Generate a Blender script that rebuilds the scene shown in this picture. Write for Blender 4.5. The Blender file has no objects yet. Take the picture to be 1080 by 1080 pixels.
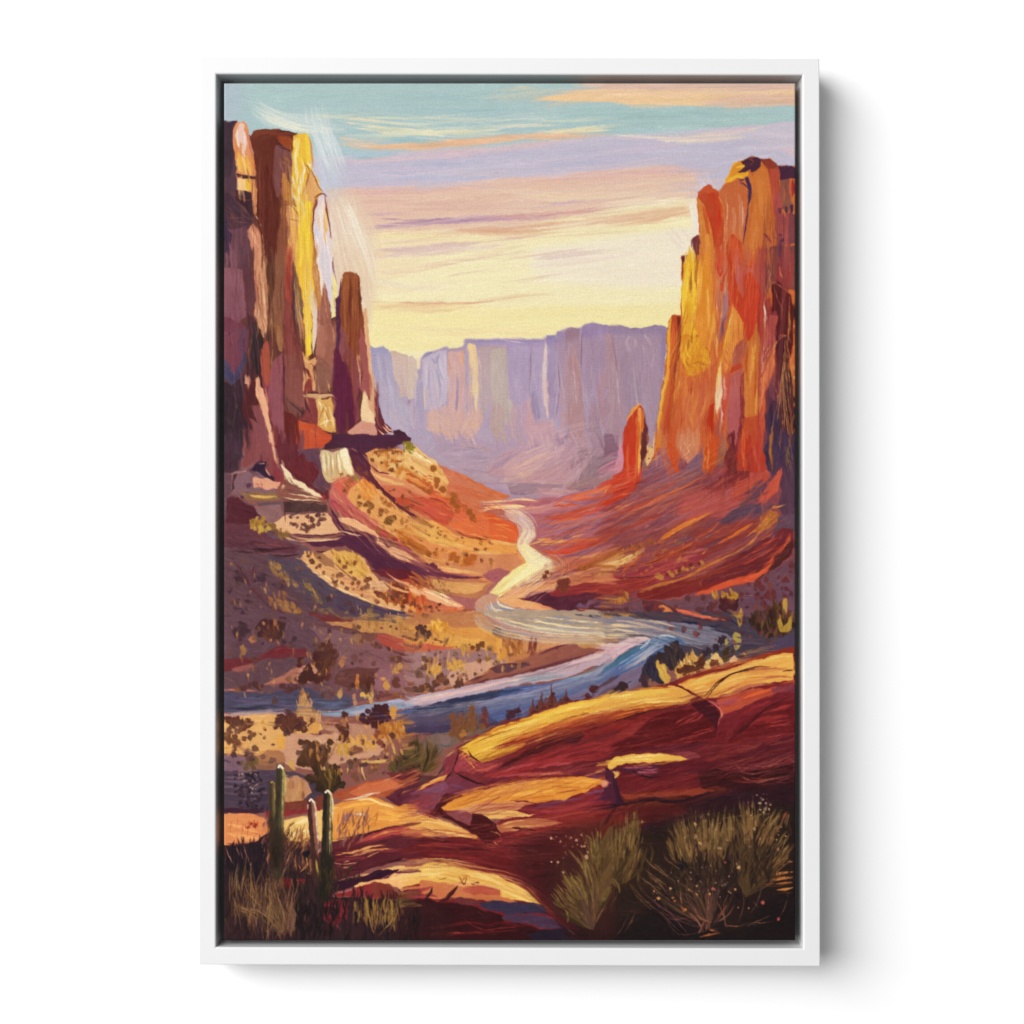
# Framed canvas print on a white wall
import numpy as np, math, time
# ---------------------------------------------------------------- painting engine (procedural brush work)
S = 1.5                                  # raster samples per photo unit
X0, Y0, X1, Y1 = 235.0, 87.0, 840.0, 993.0
W = int((X1-X0)*S); H = int((Y1-Y0)*S)
rng = np.random.default_rng(7)
NT = 512
_tab = rng.random((NT, NT)).astype(np.float32)
def noise(x, y):
    xf = np.floor(x); yf = np.floor(y)
    fx = (x-xf).astype(np.float32); fy = (y-yf).astype(np.float32)
    fx = fx*fx*(3-2*fx); fy = fy*fy*(3-2*fy)
    xi = xf.astype(np.int64) % NT; yi = yf.astype(np.int64) % NT
    x2 = (xi+1) % NT; y2 = (yi+1) % NT
    a = _tab[yi, xi]; b = _tab[yi, x2]; c = _tab[y2, xi]; d = _tab[y2, x2]
    return (a+(b-a)*fx)*(1-fy)+(c+(d-c)*fx)*fy
def hexc(h):
    return np.array([int(h[i:i+2], 16)/255 for i in (0, 2, 4)], dtype=np.float32)
img = np.zeros((H, W, 3), np.float32)
img[:] = hexc('8a5a58')
_t = (0.0, 0.0, 1.0)
def T(x0, y0, size):
    global _t
    _t = (x0, y0, size/1080.0)
def _pts(s):
    v = np.array(s.split(), float) if isinstance(s, str) else np.array(s, float).ravel()
    p = v.reshape(-1, 2)*_t[2] + np.array(_t[:2])
    return (p-np.array([X0, Y0]))*S
def catmull(p, n=6, closed=False):
    if len(p) < 3 and not closed: 
        k = np.linspace(0, 1, n+1)[:, None]
        return p[0]+(p[-1]-p[0])*k
    if closed: q = np.vstack([p[-1:], p, p[:2]])
    else: q = np.vstack([2*p[:1]-p[1:2], p, 2*p[-1:]-p[-2:-1]])
    out = []
    for i in range(1, len(q)-2):
        a, b, c, d = q[i-1], q[i], q[i+1], q[i+2]
        for t in np.arange(n)/n:
            out.append(.5*((2*b)+(-a+c)*t+(2*a-5*b+4*c-d)*t*t+(-a+3*b-3*c+d)*t**3))
    if not closed: out.append(q[-2])
    return np.array(out)
def densify(p, step=3.0):
    out = []
    for i in range(len(p)):
        a = p[i]; b = p[(i+1) % len(p)]
        n = max(1, int(np.hypot(*(b-a))/step))
        for k in range(n): out.append(a+(b-a)*k/n)
    return np.array(out)
def fill(p, x0, y0, x1, y1):
    """coverage of polygon p in the pixel box, 2x2 supersampled"""
    h = (y1-y0)*2; w = (x1-x0)*2
    m = np.zeros((h, w+1), np.int8)
    q = (p-np.array([x0, y0]))*2
    a = q; b = np.roll(q, -1, 0)
    for (ax, ay), (bx, by) in zip(a, b):
        if ay == by: continue
        if ay > by: ax, ay, bx, by = bx, by, ax, ay
        r0 = max(0, int(math.ceil(ay-.5))); r1 = min(h, int(math.ceil(by-.5)))
        if r1 <= r0: continue
        r = np.arange(r0, r1)
        xs = ax+(r+.5-ay)*(bx-ax)/(by-ay)
        xi = np.clip(np.ceil(xs-.5), 0, w).astype(int)
        m[r, xi] ^= 1
    m = np.bitwise_xor.accumulate(m, axis=1)[:, :w].astype(np.float32)
    return (m[0::2, 0::2]+m[1::2, 0::2]+m[0::2, 1::2]+m[1::2, 1::2])*.25
def blur(m, r):
    r = int(round(r))
    if r < 1: return m
    for ax in (0, 1):
        for _ in (0, 1):
            pad = [(0, 0), (0, 0)]; pad[ax] = (r+1, r)
            c = np.cumsum(np.pad(m, pad, mode='edge'), axis=ax)
            n = m.shape[ax]
            m = (np.take(c, np.arange(2*r+1, 2*r+1+n), axis=ax)-np.take(c, np.arange(n), axis=ax))/(2*r+1)
    return m
_seed = [0]
def streak(X, Y, ang, fine=.55, lng=.02, seed=0):
    a = math.radians(ang); u = X*math.cos(a)+Y*math.sin(a); v = -X*math.sin(a)+Y*math.cos(a)
    return .6*noise(u*lng+seed*17.3, v*fine+seed*5.1)+.4*noise(u*lng*3+seed, v*fine*2.1)
def box(p, pad):
    x0 = max(0, int(p[:, 0].min()-pad)); x1 = min(W, int(p[:, 0].max()+pad)+2)
    y0 = max(0, int(p[:, 1].min()-pad)); y1 = min(H, int(p[:, 1].max()+pad)+2)
    return x0, y0, x1, y1
def P(c, pts, e=.9, t=.05, a=90, b=0, k=0, o=1, c2=None, g=90, sm=0, fine=.55):
    """filled shape: e edge wobble, t bristle tone, a bristle angle, b soft edge, k dry-brush edge, c2 second colour along g"""
    _seed[0] += 1; sd = _seed[0]
    p = _pts(pts)
    if sm: p = catmull(p, 6, True)
    p = densify(p)
    if e:
        p = p+(np.stack([noise(p[:, 0]*.12+sd, p[:, 1]*.12), noise(p[:, 0]*.12, p[:, 1]*.12+sd+50)], 1)-.5)*2*e*1.6
    x0, y0, x1, y1 = box(p, b*2+2)
    if x1 <= x0 or y1 <= y0: return
    m = fill(p, x0, y0, x1, y1)
    if b: m = blur(m, b)
    Y, X = np.mgrid[y0:y1, x0:x1].astype(np.float32)
    st = streak(X, Y, a, fine, seed=sd)
    if k: m = np.clip((m-.5)*2.2+(st-.5)*k*2+.5, 0, 1)*np.minimum(1, m*6)
    col = hexc(c)
    if c2:
        ga = math.radians(g); d = X*math.cos(ga)+Y*math.sin(ga)
        pd = p[:, 0]*math.cos(ga)+p[:, 1]*math.sin(ga)
        f = np.clip((d-pd.min())/(np.ptp(pd)+1e-6)+(st-.5)*.3, 0, 1)[..., None]
        col = col*(1-f)+hexc(c2)*f
    if t:
        mt = noise(X*.045+sd*3.1, Y*.045+sd)*.6+noise(X*.16, Y*.16+sd)*.4
        col = col+(((st-.5)*.9+(mt-.5)*1.1)*t)[..., None]*np.array([1, 1, .95], np.float32)
    m = (m*o)[..., None]
    img[y0:y1, x0:x1] = img[y0:y1, x0:x1]*(1-m)+col*m
def _stroke(p, w, col, tp, t, k, o, col2=None, sd=0):
    L = np.concatenate([[0], np.cumsum(np.hypot(*(np.diff(p, axis=0).T)))])
    if L[-1] < .5: return
    x0, y0, x1, y1 = box(p, w+2)
    if x1 <= x0 or y1 <= y0: return
    Y, X = np.mgrid[y0:y1, x0:x1].astype(np.float32)
    X += 0; best = np.full(X.shape, 1e9, np.float32); U = np.zeros_like(X); V = np.zeros_like(X)
    for i in range(len(p)-1):
        a = p[i]; d = p[i+1]-a; l2 = d@d
        if l2 < 1e-6: continue
        # local window
        wx0 = max(x0, int(min(a[0], p[i+1][0])-w-2)); wx1 = min(x1, int(max(a[0], p[i+1][0])+w+3))
        wy0 = max(y0, int(min(a[1], p[i+1][1])-w-2)); wy1 = min(y1, int(max(a[1], p[i+1][1])+w+3))
        if wx1 <= wx0 or wy1 <= wy0: continue
        sl = (slice(wy0-y0, wy1-y0), slice(wx0-x0, wx1-x0))
        rx = X[sl]-a[0]; ry = Y[sl]-a[1]
        tt = np.clip((rx*d[0]+ry*d[1])/l2, 0, 1)
        dx = rx-tt*d[0]; dy = ry-tt*d[1]; dd = dx*dx+dy*dy
        m = dd < best[sl]
        l = math.sqrt(l2)
        cr = (d[0]*ry-d[1]*rx)/l
        best[sl] = np.where(m, dd, best[sl]); U[sl] = np.where(m, L[i]+tt*l, U[sl]); V[sl] = np.where(m, cr, V[sl])
    un = U/L[-1]; dist = np.sqrt(best)
    prof = np.ones_like(un)
    if tp & 1: prof = prof*np.clip(un*2.6, 0, 1)**.6
    if tp & 2: prof = prof*np.clip((1-un)*2.6, 0, 1)**.6
    hw = w*.5*prof
    br = noise(V*.9+sd*3.7, U*.02+sd*1.3) if w > 3 else noise(U*.2+sd, U*0+sd)
    al = np.clip(hw-dist+.5+(br-.5)*k*min(w, 8)*.6, 0, 1)*np.clip(prof*3, 0, 1)
    if k: al = al*np.clip(1-k*(.9-br*1.6)*np.clip(un*1.2, .2, 1), 0, 1)
    al = (al*o)[..., None]
    c = col
    if col2 is not None: c = col*(1-un[..., None])+col2*un[..., None]
    if t: c = c+((br-.5)*2*t)[..., None]
    img[y0:y1, x0:x1] = img[y0:y1, x0:x1]*(1-al)+c*al
def L(c, w, pts, tp=3, t=.05, k=.25, o=1, c2=None):
    """brush stroke(s) through points; several strokes separated by '/'; w in tile units"""
    for s in pts.split('/'):
        _seed[0] += 1
        p = catmull(_pts(s), 6)
        _stroke(p, max(1.0, w*_t[2]*S), hexc(c), tp, t, k, o, hexc(c2) if c2 else None, _seed[0])
def D(c, pts, t=.04, o=1, asp=1.0, e=.22):
    """dabs: x y r triples"""
    v = np.array(pts.split(), float).reshape(-1, 3)
    sc = _t[2]*S
    for x, y, r in v:
        _seed[0] += 1
        an = np.linspace(0, 2*math.pi, 14, endpoint=False)
        rr = r*(1+(rng.random(14)-.5)*2*e)
        q = np.stack([x+np.cos(an)*rr, y+np.sin(an)*rr*asp], 1)
        P(c, q, e=.5, t=t, o=o, sm=1)
def inpoly(px, py, poly):
    ins = np.zeros(len(px), bool); j = len(poly)-1
    for i in range(len(poly)):
        xi, yi = poly[i]; xj, yj = poly[j]
        cnd = ((yi > py) != (yj > py)) & (px < (xj-xi)*(py-yi)/(yj-yi+1e-9)+xi)
        ins ^= cnd; j = i
    return ins
def _rand_in(poly, n):
    x0, y0 = poly.min(0); x1, y1 = poly.max(0)
    out = []
    while len(out) < n:
        x = x0+rng.random(n*2)*(x1-x0); y = y0+rng.random(n*2)*(y1-y0)
        m = inpoly(x, y, poly); out += list(zip(x[m], y[m]))
        if not m.any(): break
    return np.array(out[:n])
def smear(pts, n, ang, ln, w, j=.03, aj=6, o=.6, curve=.1, k=.4):
    """strokes that pick up the colour already there, nudge it and drag it along ang (deg or callable)"""
    poly = _pts(pts); q = _rand_in(poly, n); sc = _t[2]*S
    for x, y in q:
        _seed[0] += 1
        ix = int(np.clip(x, 0, W-1)); iy = int(np.clip(y, 0, H-1))
        col = img[iy, ix]+(rng.random()-.5)*2*j+(rng.random(3)-.5)*j
        a = math.radians((ang(x/S+X0, y/S+Y0) if callable(ang) else ang)+(rng.random()-.5)*2*aj)
        l = ln*sc*(.5+rng.random()); d = np.array([math.cos(a), math.sin(a)])
        nn = np.array([-d[1], d[0]])*l*curve*(rng.random()-.5)*2
        c = np.array([x, y]); p = catmull(np.array([c-d*l/2, c+nn, c+d*l/2]), 2)
        _stroke(p, max(1.0, w*sc*(.5+rng.random())), col.astype(np.float32), 3, .02, k, o, None, _seed[0])
def scat(cols, pts, n, ang, ln, w, aj=15, o=.9, k=.2, tp=3, curve=.1):
    """random strokes of given colours inside region"""
    poly = _pts(pts); q = _rand_in(poly, n); sc = _t[2]*S; cols = cols.split()
    for x, y in q:
        _seed[0] += 1
        a = math.radians((ang(x/S+X0, y/S+Y0) if callable(ang) else ang)+(rng.random()-.5)*2*aj)
        l = ln*sc*(.5+rng.random()); d = np.array([math.cos(a), math.sin(a)])
        nn = np.array([-d[1], d[0]])*l*curve*(rng.random()-.5)*2
        c = np.array([x, y]); p = catmull(np.array([c-d*l/2, c+nn, c+d*l/2]), 2)
        _stroke(p, max(1.0, w*sc*(.5+rng.random())), hexc(cols[rng.integers(len(cols))]), tp, .03, k, o, None, _seed[0])
def dots(cols, pts, n, r, o=.9, asp=1.0):
    poly = _pts(pts); q = _rand_in(poly, n); cols = cols.split(); sc = _t[2]*S
    for x, y in q:
        rr = r*sc*(.45+rng.random()); an = np.linspace(0, 2*math.pi, 9, endpoint=False)
        r9 = rr*(1+(rng.random(9)-.5)*.8)
        pp = np.stack([x+np.cos(an)*r9, y+np.sin(an)*r9*asp], 1)
        pp = catmull(pp, 3, True); x0, y0, x1, y1 = box(pp, 2)
        if x1 <= x0 or y1 <= y0: continue
        m = (fill(pp, x0, y0, x1, y1)*o)[..., None]
        img[y0:y1, x0:x1] = img[y0:y1, x0:x1]*(1-m)+hexc(cols[rng.integers(len(cols))])*m
def bush(cols, x, y, r, h, n=24, w=7, a0=-150, a1=-30, o=.9, inner=0, curve=.12, k=.15):
    """twigs fanning from (x, y): radius r across, h high"""
    sc = _t[2]*S; cols = cols.split(); c = (np.array([x, y])*_t[2]+np.array(_t[:2])-np.array([X0, Y0]))*S
    for i in range(n):
        _seed[0] += 1
        a = math.radians(a0+(a1-a0)*rng.random()); f = .55+.45*rng.random()
        d = np.array([math.cos(a)*r, math.sin(a)*h])*sc*f
        st = d*inner*rng.random(); nn = np.array([-d[1], d[0]])*curve*(rng.random()-.5)*2
        p = catmull(np.array([c+st, c+d*.55+nn, c+d]), 4)
        _stroke(p, max(1.0, w*sc*(.5+rng.random())), hexc(cols[rng.integers(len(cols))]), 3, .03, k, o, None, _seed[0])
def grass(cols, pts, n, ln, w, aj=22, o=.9, ang=-90):
    scat(cols, pts, n, ang, ln, w, aj=aj, o=o, k=.1, curve=.15)

def sweep(cols,pth,n,wd,w,o,ln=.5):
    base=catmull(_pts(pth),8); N=len(base); cols=cols.split()
    for i in range(n):
        _seed[0]+=1
        a=int(rng.random()*N*(1-ln)); b=min(N,a+max(4,int(N*ln*(.5+.7*rng.random()))))
        seg=base[a:b]; d=np.gradient(seg,axis=0); nn=np.stack([-d[:,1],d[:,0]],1)/(np.hypot(d[:,0],d[:,1])[:,None]+1e-6)
        off=(rng.random()-.5)*wd*S; off2=(rng.random()-.5)*wd*.4*S
        seg=seg+nn*(off+off2*np.linspace(0,1,len(seg))[:,None])
        _stroke(seg,max(1.,w*S*(.5+rng.random())),hexc(cols[rng.integers(len(cols))]),3,.02,.2,o*(.5+.5*rng.random()),None,_seed[0])
def flow_strokes(n, ln, w, o, j=.02, region=None, sg=3):
    """small strokes laid along the edges already in the painting, coloured from what lies under them"""
    g = blur(img.mean(2), 1); gy, gx = np.gradient(g)
    jxx = blur(gx*gx, sg); jyy = blur(gy*gy, sg); jxy = blur(gx*gy, sg)
    ang = .5*np.arctan2(2*jxy, jxx-jyy)+math.pi/2
    src = blur(img[..., 0], 0), 
    if region is None: xs = rng.random(n)*W; ys = rng.random(n)*H
    else:
        q = _rand_in(_pts(region), n); xs = q[:, 0]; ys = q[:, 1]
    for x, y in zip(xs, ys):
        _seed[0] += 1
        ix = int(np.clip(x, 0, W-1)); iy = int(np.clip(y, 0, H-1))
        a = ang[iy, ix]+(rng.random()-.5)*.35; d = np.array([math.cos(a), math.sin(a)])*ln*S*(.5+rng.random())
        c = np.array([x, y]); sh = d*.3*(rng.random()-.5)
        sx = int(np.clip(x+sh[0], 0, W-1)); sy = int(np.clip(y+sh[1], 0, H-1))
        col = img[sy, sx]+(rng.random()-.5)*2*j+(rng.random(3)-.5)*j
        nn = np.array([-d[1], d[0]])*.12*(rng.random()-.5)
        _stroke(np.array([c-d/2, c+nn, c+d/2]), w*S*(.5+rng.random()), col.astype(np.float32), 3, .03, .45, o, None, _seed[0])
def finish():
    """wobble, slight softness, printed-ink grade"""
    global img
    Y, X = np.mgrid[0:H, 0:W].astype(np.float32)
    wx = (noise(X*.13, Y*.13+9)-.5)*1.1+(noise(X*.33+5, Y*.33)-.5)*.5
    wy = (noise(X*.13+70, Y*.13)-.5)*1.1+(noise(X*.33, Y*.33+31)-.5)*.5
    xs = np.clip(X+wx, 0, W-1.01); ys = np.clip(Y+wy, 0, H-1.01)
    xi = xs.astype(int); yi = ys.astype(int); fx = (xs-xi)[..., None]; fy = (ys-yi)[..., None]
    img = (img[yi, xi]*(1-fx)+img[yi, xi+1]*fx)*(1-fy)+(img[yi+1, xi]*(1-fx)+img[yi+1, xi+1]*fx)*fy
    k = np.array([.07, .86, .07], np.float32)
    p = np.pad(img, ((1, 1), (1, 1), (0, 0)), mode='edge')
    p = p[:-2]*k[0]+p[1:-1]*k[1]+p[2:]*k[2]; img = p[:, :-2]*k[0]+p[:, 1:-1]*k[1]+p[:, 2:]*k[2]
    lum = (img@np.array([.3, .59, .11], np.float32))[..., None]
    purple = np.clip((img[..., 2:3]-img[..., 1:2])*3, 0, 1)
    img = lum+(img-lum)*(.92-.32*purple)
    img = img*np.array([1.0, .99, .985], np.float32)
    wl = np.clip((Y/S+Y0-455)/60, 0, 1)*np.clip(1.15-(X/S+X0-600)/500, .55, 1)
    wl = wl[..., None]; blue = np.clip((img[..., 2:3]-img[..., 0:1])*6, 0, 1)
    img = img*(1+wl*(1-.6*blue)*(np.array([1.02, .972, .90], np.float32)-1))
    yl = np.clip((img[..., 1:2]-img[..., 2:3]-.28)*3, 0, 1)*np.clip((Y/S+Y0-455)/60, 0, 1)[..., None]
    img = img+yl*np.array([0, -.012, .075], np.float32)
    img = img+.30*(img-.46)*img*(1-img)*2
    img = np.clip(img, 0, 1)
# ================================================================= SKY
T(0,0,1080)
P('a4bfbd','230 80 850 80 850 180 230 180',c2='a4bfc4',g=90,e=0,t=.02,a=0)
P('a9b6c2','220 70 256 70 250 110 256 150 220 150',b=16,e=0,t=.02,a=0,o=.8)
P('e6c2a0','230 200 850 230 850 400 230 400',c2='f0dfa6',g=90,e=0,t=.02,a=-3)
P('c3bac8','340 162 430 158 530 152 640 141 720 137 850 125 850 210 230 230 230 160',b=2,k=.5,t=.02,a=-3)
P('bcb6ca','345 170 520 158 640 146 800 146 850 170 850 200 760 210 700 176 560 190 345 196',b=3,k=.5,t=.02,a=-4)
P('ddb5a6','340 199 430 194 560 184 640 178 690 172 718 172 735 180 738 300 340 300',b=2,k=.4,t=.025,a=-4,c2='e6c6a6',g=90)
P('e0b9a4','340 205 520 195 640 185 728 178 736 205 640 214 520 222 430 228 340 236',b=2,k=.5,t=.02,a=-4)
P('efd9ae','372 244 500 238 600 232 640 222 738 206 738 380 372 380',b=2,k=.4,t=.02,a=-4)
P('f3e6b4','470 262 560 250 640 236 735 222 735 380 400 380 400 300',b=8,k=.3,t=.015,a=-3)
P('f3e2a2','380 318 560 322 720 318 725 370 380 370',b=7,k=.2,t=.015,a=-3)
P('f1e3cc','560 262 640 250 735 238 735 300 640 302 560 290',b=8,k=.2,t=.015,a=-5,o=.8)
# upper teal details
L('f0c392',14,'560 102 600 101 660 100 720 102 790 104 850 98',tp=1,k=.3,t=.03)
L('eec49a',10,'590 94 650 95 720 96 850 92',tp=1,k=.3)
L('d8b3a2',11,'600 89 660 88 740 88 850 88',tp=1,k=.3)
L('dcb49c',12,'740 108 790 104 850 103',tp=1,k=.3)
L('d9c7a8',2,'520 98 545 92 570 90/522 102 548 96 580 95/530 105 560 99 590 99/515 96 545 90 560 88',o=.6)
L('a0bdbb',10,'600 114 680 116 760 117 850 121',k=.2,o=.8)
L('a6c2bd',8,'640 128 720 130 800 124 850 118',k=.3,o=.8)
L('98b9bb',5,'430 112 500 116 560 112/450 100 500 104/560 124 640 120 700 121',k=.4,o=.6)
L('d4d6b8',3,'355 118 400 122 460 122 520 124/300 118 350 121 420 128 500 129/560 126 640 124',k=.3,o=.7)
L('e6dcb2',4.5,'355 126 400 132 450 137 510 136/430 134 470 138 530 134/370 132 420 138 470 141',k=.5,o=.85)
L('ecdcae',3,'565 137 600 135 640 131 672 129/560 140 610 137 650 134',k=.3,o=.9)
L('dfd3b4',3,'520 133 560 130 600 130/330 118 380 124 440 131',k=.4,o=.7)
L('94babf',3,'370 140 410 146 470 146 520 144/430 126 480 129 540 128',k=.4,o=.8)
L('e8b48e',8,'357 149 380 154 430 152 480 149 520 146 560 143',k=.3,o=.95)
L('e6b08c',5,'430 150 480 146 540 142 600 141 650 139',k=.4,o=.9)
L('e8c09c',6,'355 143 375 148 400 152',k=.4,o=.8)
L('9fbcc6',7,'362 158 390 163 420 160/365 164 395 165',k=.4,o=.9)
L('ddb8b8',5,'430 160 500 156 560 150 620 145/440 164 480 162 520 157/360 170 400 166 450 165',k=.4,o=.75)
L('b0b4cf',5,'430 172 480 170 520 168/372 180 430 184 480 182/431 186 470 186 520 184/430 196 450 195 470 193',k=.4,o=.8)
L('cdbac6',3,'440 180 500 176 560 170 640 160/540 186 600 180 660 172 720 166/620 160 700 152 760 148',k=.4,o=.6)
L('aeaecb',4,'560 176 620 170 680 160/450 168 520 162 600 158',k=.5,o=.5)
L('d9bccb',3,'365 193 400 196 440 193/700 200 725 184 745 190/380 201 430 199 480 196',k=.3,o=.7)
L('ecd7bb',3,'690 146 720 147 760 145 790 142/720 143 770 139 800 133 815 130/640 139 700 144 740 145',k=.3,o=.8)
L('dcb6b8',3,'735 139 770 137 800 132/830 150 835 158 840 165',k=.3,o=.8)
L('cfc4d2',4,'760 160 800 152 840 154/740 176 780 168 820 160/790 138 820 140 840 144',k=.5,o=.6)
# middle peach band
L('e9caaa',7,'505 197 560 201 620 200 690 190/540 205 600 208 660 203 720 196',k=.4,o=.85)
L('ebd0b0',4,'640 197 690 190 735 186/645 212 700 204 732 199',k=.3,o=.8)
L('dba9a0',7,'350 203 400 201 450 199 500 195/560 190 620 183 680 180 725 184/645 186 690 178 720 178',k=.3,o=.6)
L('d8ac9e',5,'360 214 400 211 450 213 500 210/430 220 480 218 540 214',k=.4,o=.6)
L('b890a8',6,'385 236 430 234 490 230 560 226 600 222',k=.35,o=.9)
L('aa86a6',3,'372 240 420 237 470 232 520 229/400 229 440 231 480 228',k=.3,o=.9)
L('c98e92',5,'500 229 560 225 610 221 660 217 700 212',k=.4,o=.8)
L('c9a4ae',3,'430 239 395 238 370 236/560 218 600 212 640 208/380 226 400 224 440 224',k=.3,o=.7)
L('dba587',9,'470 240 520 241 570 238 630 231 680 226',k=.3,o=.9)
L('e2b391',8,'640 231 690 224 730 216',k=.25,o=.95,tp=2)
L('dca486',5,'645 238 690 230 730 221/560 236 610 228 660 220',k=.3,o=.8)
L('f3e4b6',3.5,'560 233 620 228 680 216 732 207/590 230 660 217 730 205/640 222 690 213 730 208',k=.2,o=.95)
L('f6ecc6',2.5,'640 220 680 214 729 204/560 240 600 236 650 228',k=.2,o=.95)
L('e3bb9c',4,'520 249 560 249 600 246/380 250 420 246 470 246',k=.4,o=.7)
L('f2e0a8',9,'380 249 430 246 480 250 530 252',k=.3,o=.9)
L('f4e6b0',8,'540 252 600 246 660 240 730 232',k=.3,o=.8)
L('d8b8b4',9,'392 262 430 262 470 258 510 253',k=.3,o=.85)
L('d9bdb6',6,'395 269 440 267 490 261 530 256/560 272 610 266 640 262',k=.5,o=.7)
L('e2bf9f',9,'345 258 380 264 410 272',k=.4,o=.6)
L('e5c4a6',6,'430 280 480 274 520 264 560 256/385 286 430 284 480 276',k=.4,o=.6)
L('d6aea0',1.6,'445 283 500 272 560 262/550 294 600 286 640 280/520 275 570 267 630 258/470 290 520 282/410 254 450 252',k=.2,o=.8)
L('e8d0c0',7,'560 280 620 273 680 262/430 300 450 302 470 298',k=.5,o=.5)
L('d9a083',2.6,'384 317 420 318 460 319 500 318 540 313 560 310',k=.1,o=.95)
L('e4b48f',5,'384 321 430 322 480 321/430 326 460 326 500 322',k=.4,o=.6)
L('ecd2a2',5,'384 300 420 304 450 303/390 340 440 345 500 348 560 344',k=.4,o=.6)
L('e9d6c0',6,'388 292 420 300 450 305',k=.4,o=.8)
L('eed49c',3,'450 352 500 350 540 346/520 350 570 351 560 350',k=.4,o=.7)
smear('345 200 738 175 735 365 385 365 345 240',750,-4,330/5,9/3,j=.014,aj=4,o=.45,curve=.03)
smear('240 90 838 90 838 170 740 205 345 200',700,-3,60,3.2,j=.014,aj=4,o=.45,curve=.03)
# white sweeps near left cliff
L('c9d8d2',3,'268 116 285 124 300 130 320 134 340 136/266 120 282 130 305 136/275 112 300 118 330 122/330 112 336 125 345 140 352 152/325 115 330 130 338 148 350 170',o=.3,k=.5)
L('dfe0c4',2.2,'272 122 285 129 305 134 325 138/280 120 300 128 320 131 345 134/268 116 282 121 296 128',o=.45,k=.4)
L('c4d0d6',4,'330 140 338 160 345 175 352 195/336 135 345 155 352 172 358 190/340 130 352 150 362 175/328 130 332 148 336 165',o=.6,k=.6)
L('d7dfdd',1.5,'332 128 340 150 348 172 354 190/338 126 348 146 356 166/344 130 354 150 362 172/326 120 330 135 336 152/334 150 342 170 350 184/350 140 358 158 364 176',o=.4,k=.3)
L('b5bdd2',4,'335 168 340 185 345 200/345 172 350 190 356 200/352 180 352 196',o=.6,k=.5)
P('dfc2a8','340 205 375 202 392 235 394 300 388 350 372 350 340 300',b=12,k=.15,a=75,o=.75,t=.02)
L('e8d3b4',4,'352 210 360 240 368 270 378 290/360 208 372 235 382 260/350 240 356 270 362 300/372 240 384 270 392 300',o=.6,k=.5)
L('ebe0c8',1.8,'362 206 375 235 385 262 392 285/350 212 348 240 352 270/366 212 378 240 386 272/358 250 364 280 370 300/372 290 384 330 388 350',o=.5,k=.3)
L('e0c4a4',6,'380 262 384 290 388 320/385 225 395 245 400 262',o=.5,k=.6)
L('f2e6d2',3.4,'731 207 735 222 737 236 736 250/729 212 731 225 734 240',o=.9,k=.2)
L('e4cfc0',2.5,'733 246 731 262 729 274/706 236 714 246 724 258/702 240 712 252 722 262/728 262 724 290 721 310',o=.7,k=.4)
L('c9c0cc',4,'738 186 742 192 748 196/746 190 756 200 762 196',o=.7,k=.4)
L('e0d2e0',1.2,'738 190 736 205 738 215/742 188 746 196 754 200',o=.7)
P('bccad0','326 112 345 130 362 200 350 215 340 205 330 160',b=9,e=0,t=0,o=.4)
P('bcccca','262 104 300 118 345 128 345 142 300 136 268 122',b=8,e=0,t=0,o=.35)
sweep('c4d4d2 cfdad2 dfe2c8 b8c8cc','262 108 290 122 330 132 380 136',90,16,.8,.55)
sweep('e4e4ca dfe2c8 f0ead0','268 112 292 126 325 135 365 138',30,8,.8,.6)
sweep('c4d4d6 d4dcd8 e0e4d6 bcc8d2','328 108 336 138 346 168 358 204',100,24,.8,.4)
sweep('e4e8e4 dce4e0','330 122 340 148 350 172 360 192',30,16,.7,.6)
sweep('b8c0d4 c4c8d8','336 150 342 175 346 200 350 215',24,18,1.6,.4)
sweep('e6d6bc ecdfc6 e0ccb4 f0e8d4','356 200 368 235 382 268 392 310',90,26,.8,.4)
sweep('f4ecda f0e4cc','360 205 372 238 384 268 393 300',22,12,.8,.65)
sweep('e8dcc8 f0e6d4 d8c8c8','352 205 350 235 356 270 362 300',24,14,1.0,.4)
sweep('efe3d4 e6d4c8 f4ecdc','728 200 735 225 736 245 733 262',34,9,1.0,.6)
sweep('e4d2c4 eeddc8 dccbc4','700 232 714 246 726 262 732 276',26,22,.9,.35)
sweep('cdc4d4 d8ccd8','736 176 744 190 750 200 760 204',24,14,1.2,.4)
sweep('d8dccc e4e0c4 b8cccc','360 122 430 130 500 132 570 128 650 128',60,26,.9,.45,.3)
sweep('e8cdb0 dcb49c c8b8c8 e4d4bc','350 208 450 206 560 198 680 190 735 186',90,44,.9,.35,.3)
sweep('f4e6c0 dcb49c ecd0ac c8a0a4','380 250 470 244 560 236 650 228 735 214',90,30,.9,.4,.3)
sweep('f6ecc4 ecd4b0 e4c8b0','390 300 480 292 560 280 640 268 730 262',60,60,.9,.3,.3)
sweep('f6eab8 ecd8a4 e8cca4','390 340 480 338 560 335 640 330 720 328',40,40,.9,.3,.3)
sweep('c8c0d4 b0b0cc d4bccc','350 180 450 178 560 170 680 160 830 155',90,36,.9,.4,.3)
sweep('f0cca0 e0b898 d4b8a8','560 104 640 98 720 98 838 96',50,18,.9,.4,.3)
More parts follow.
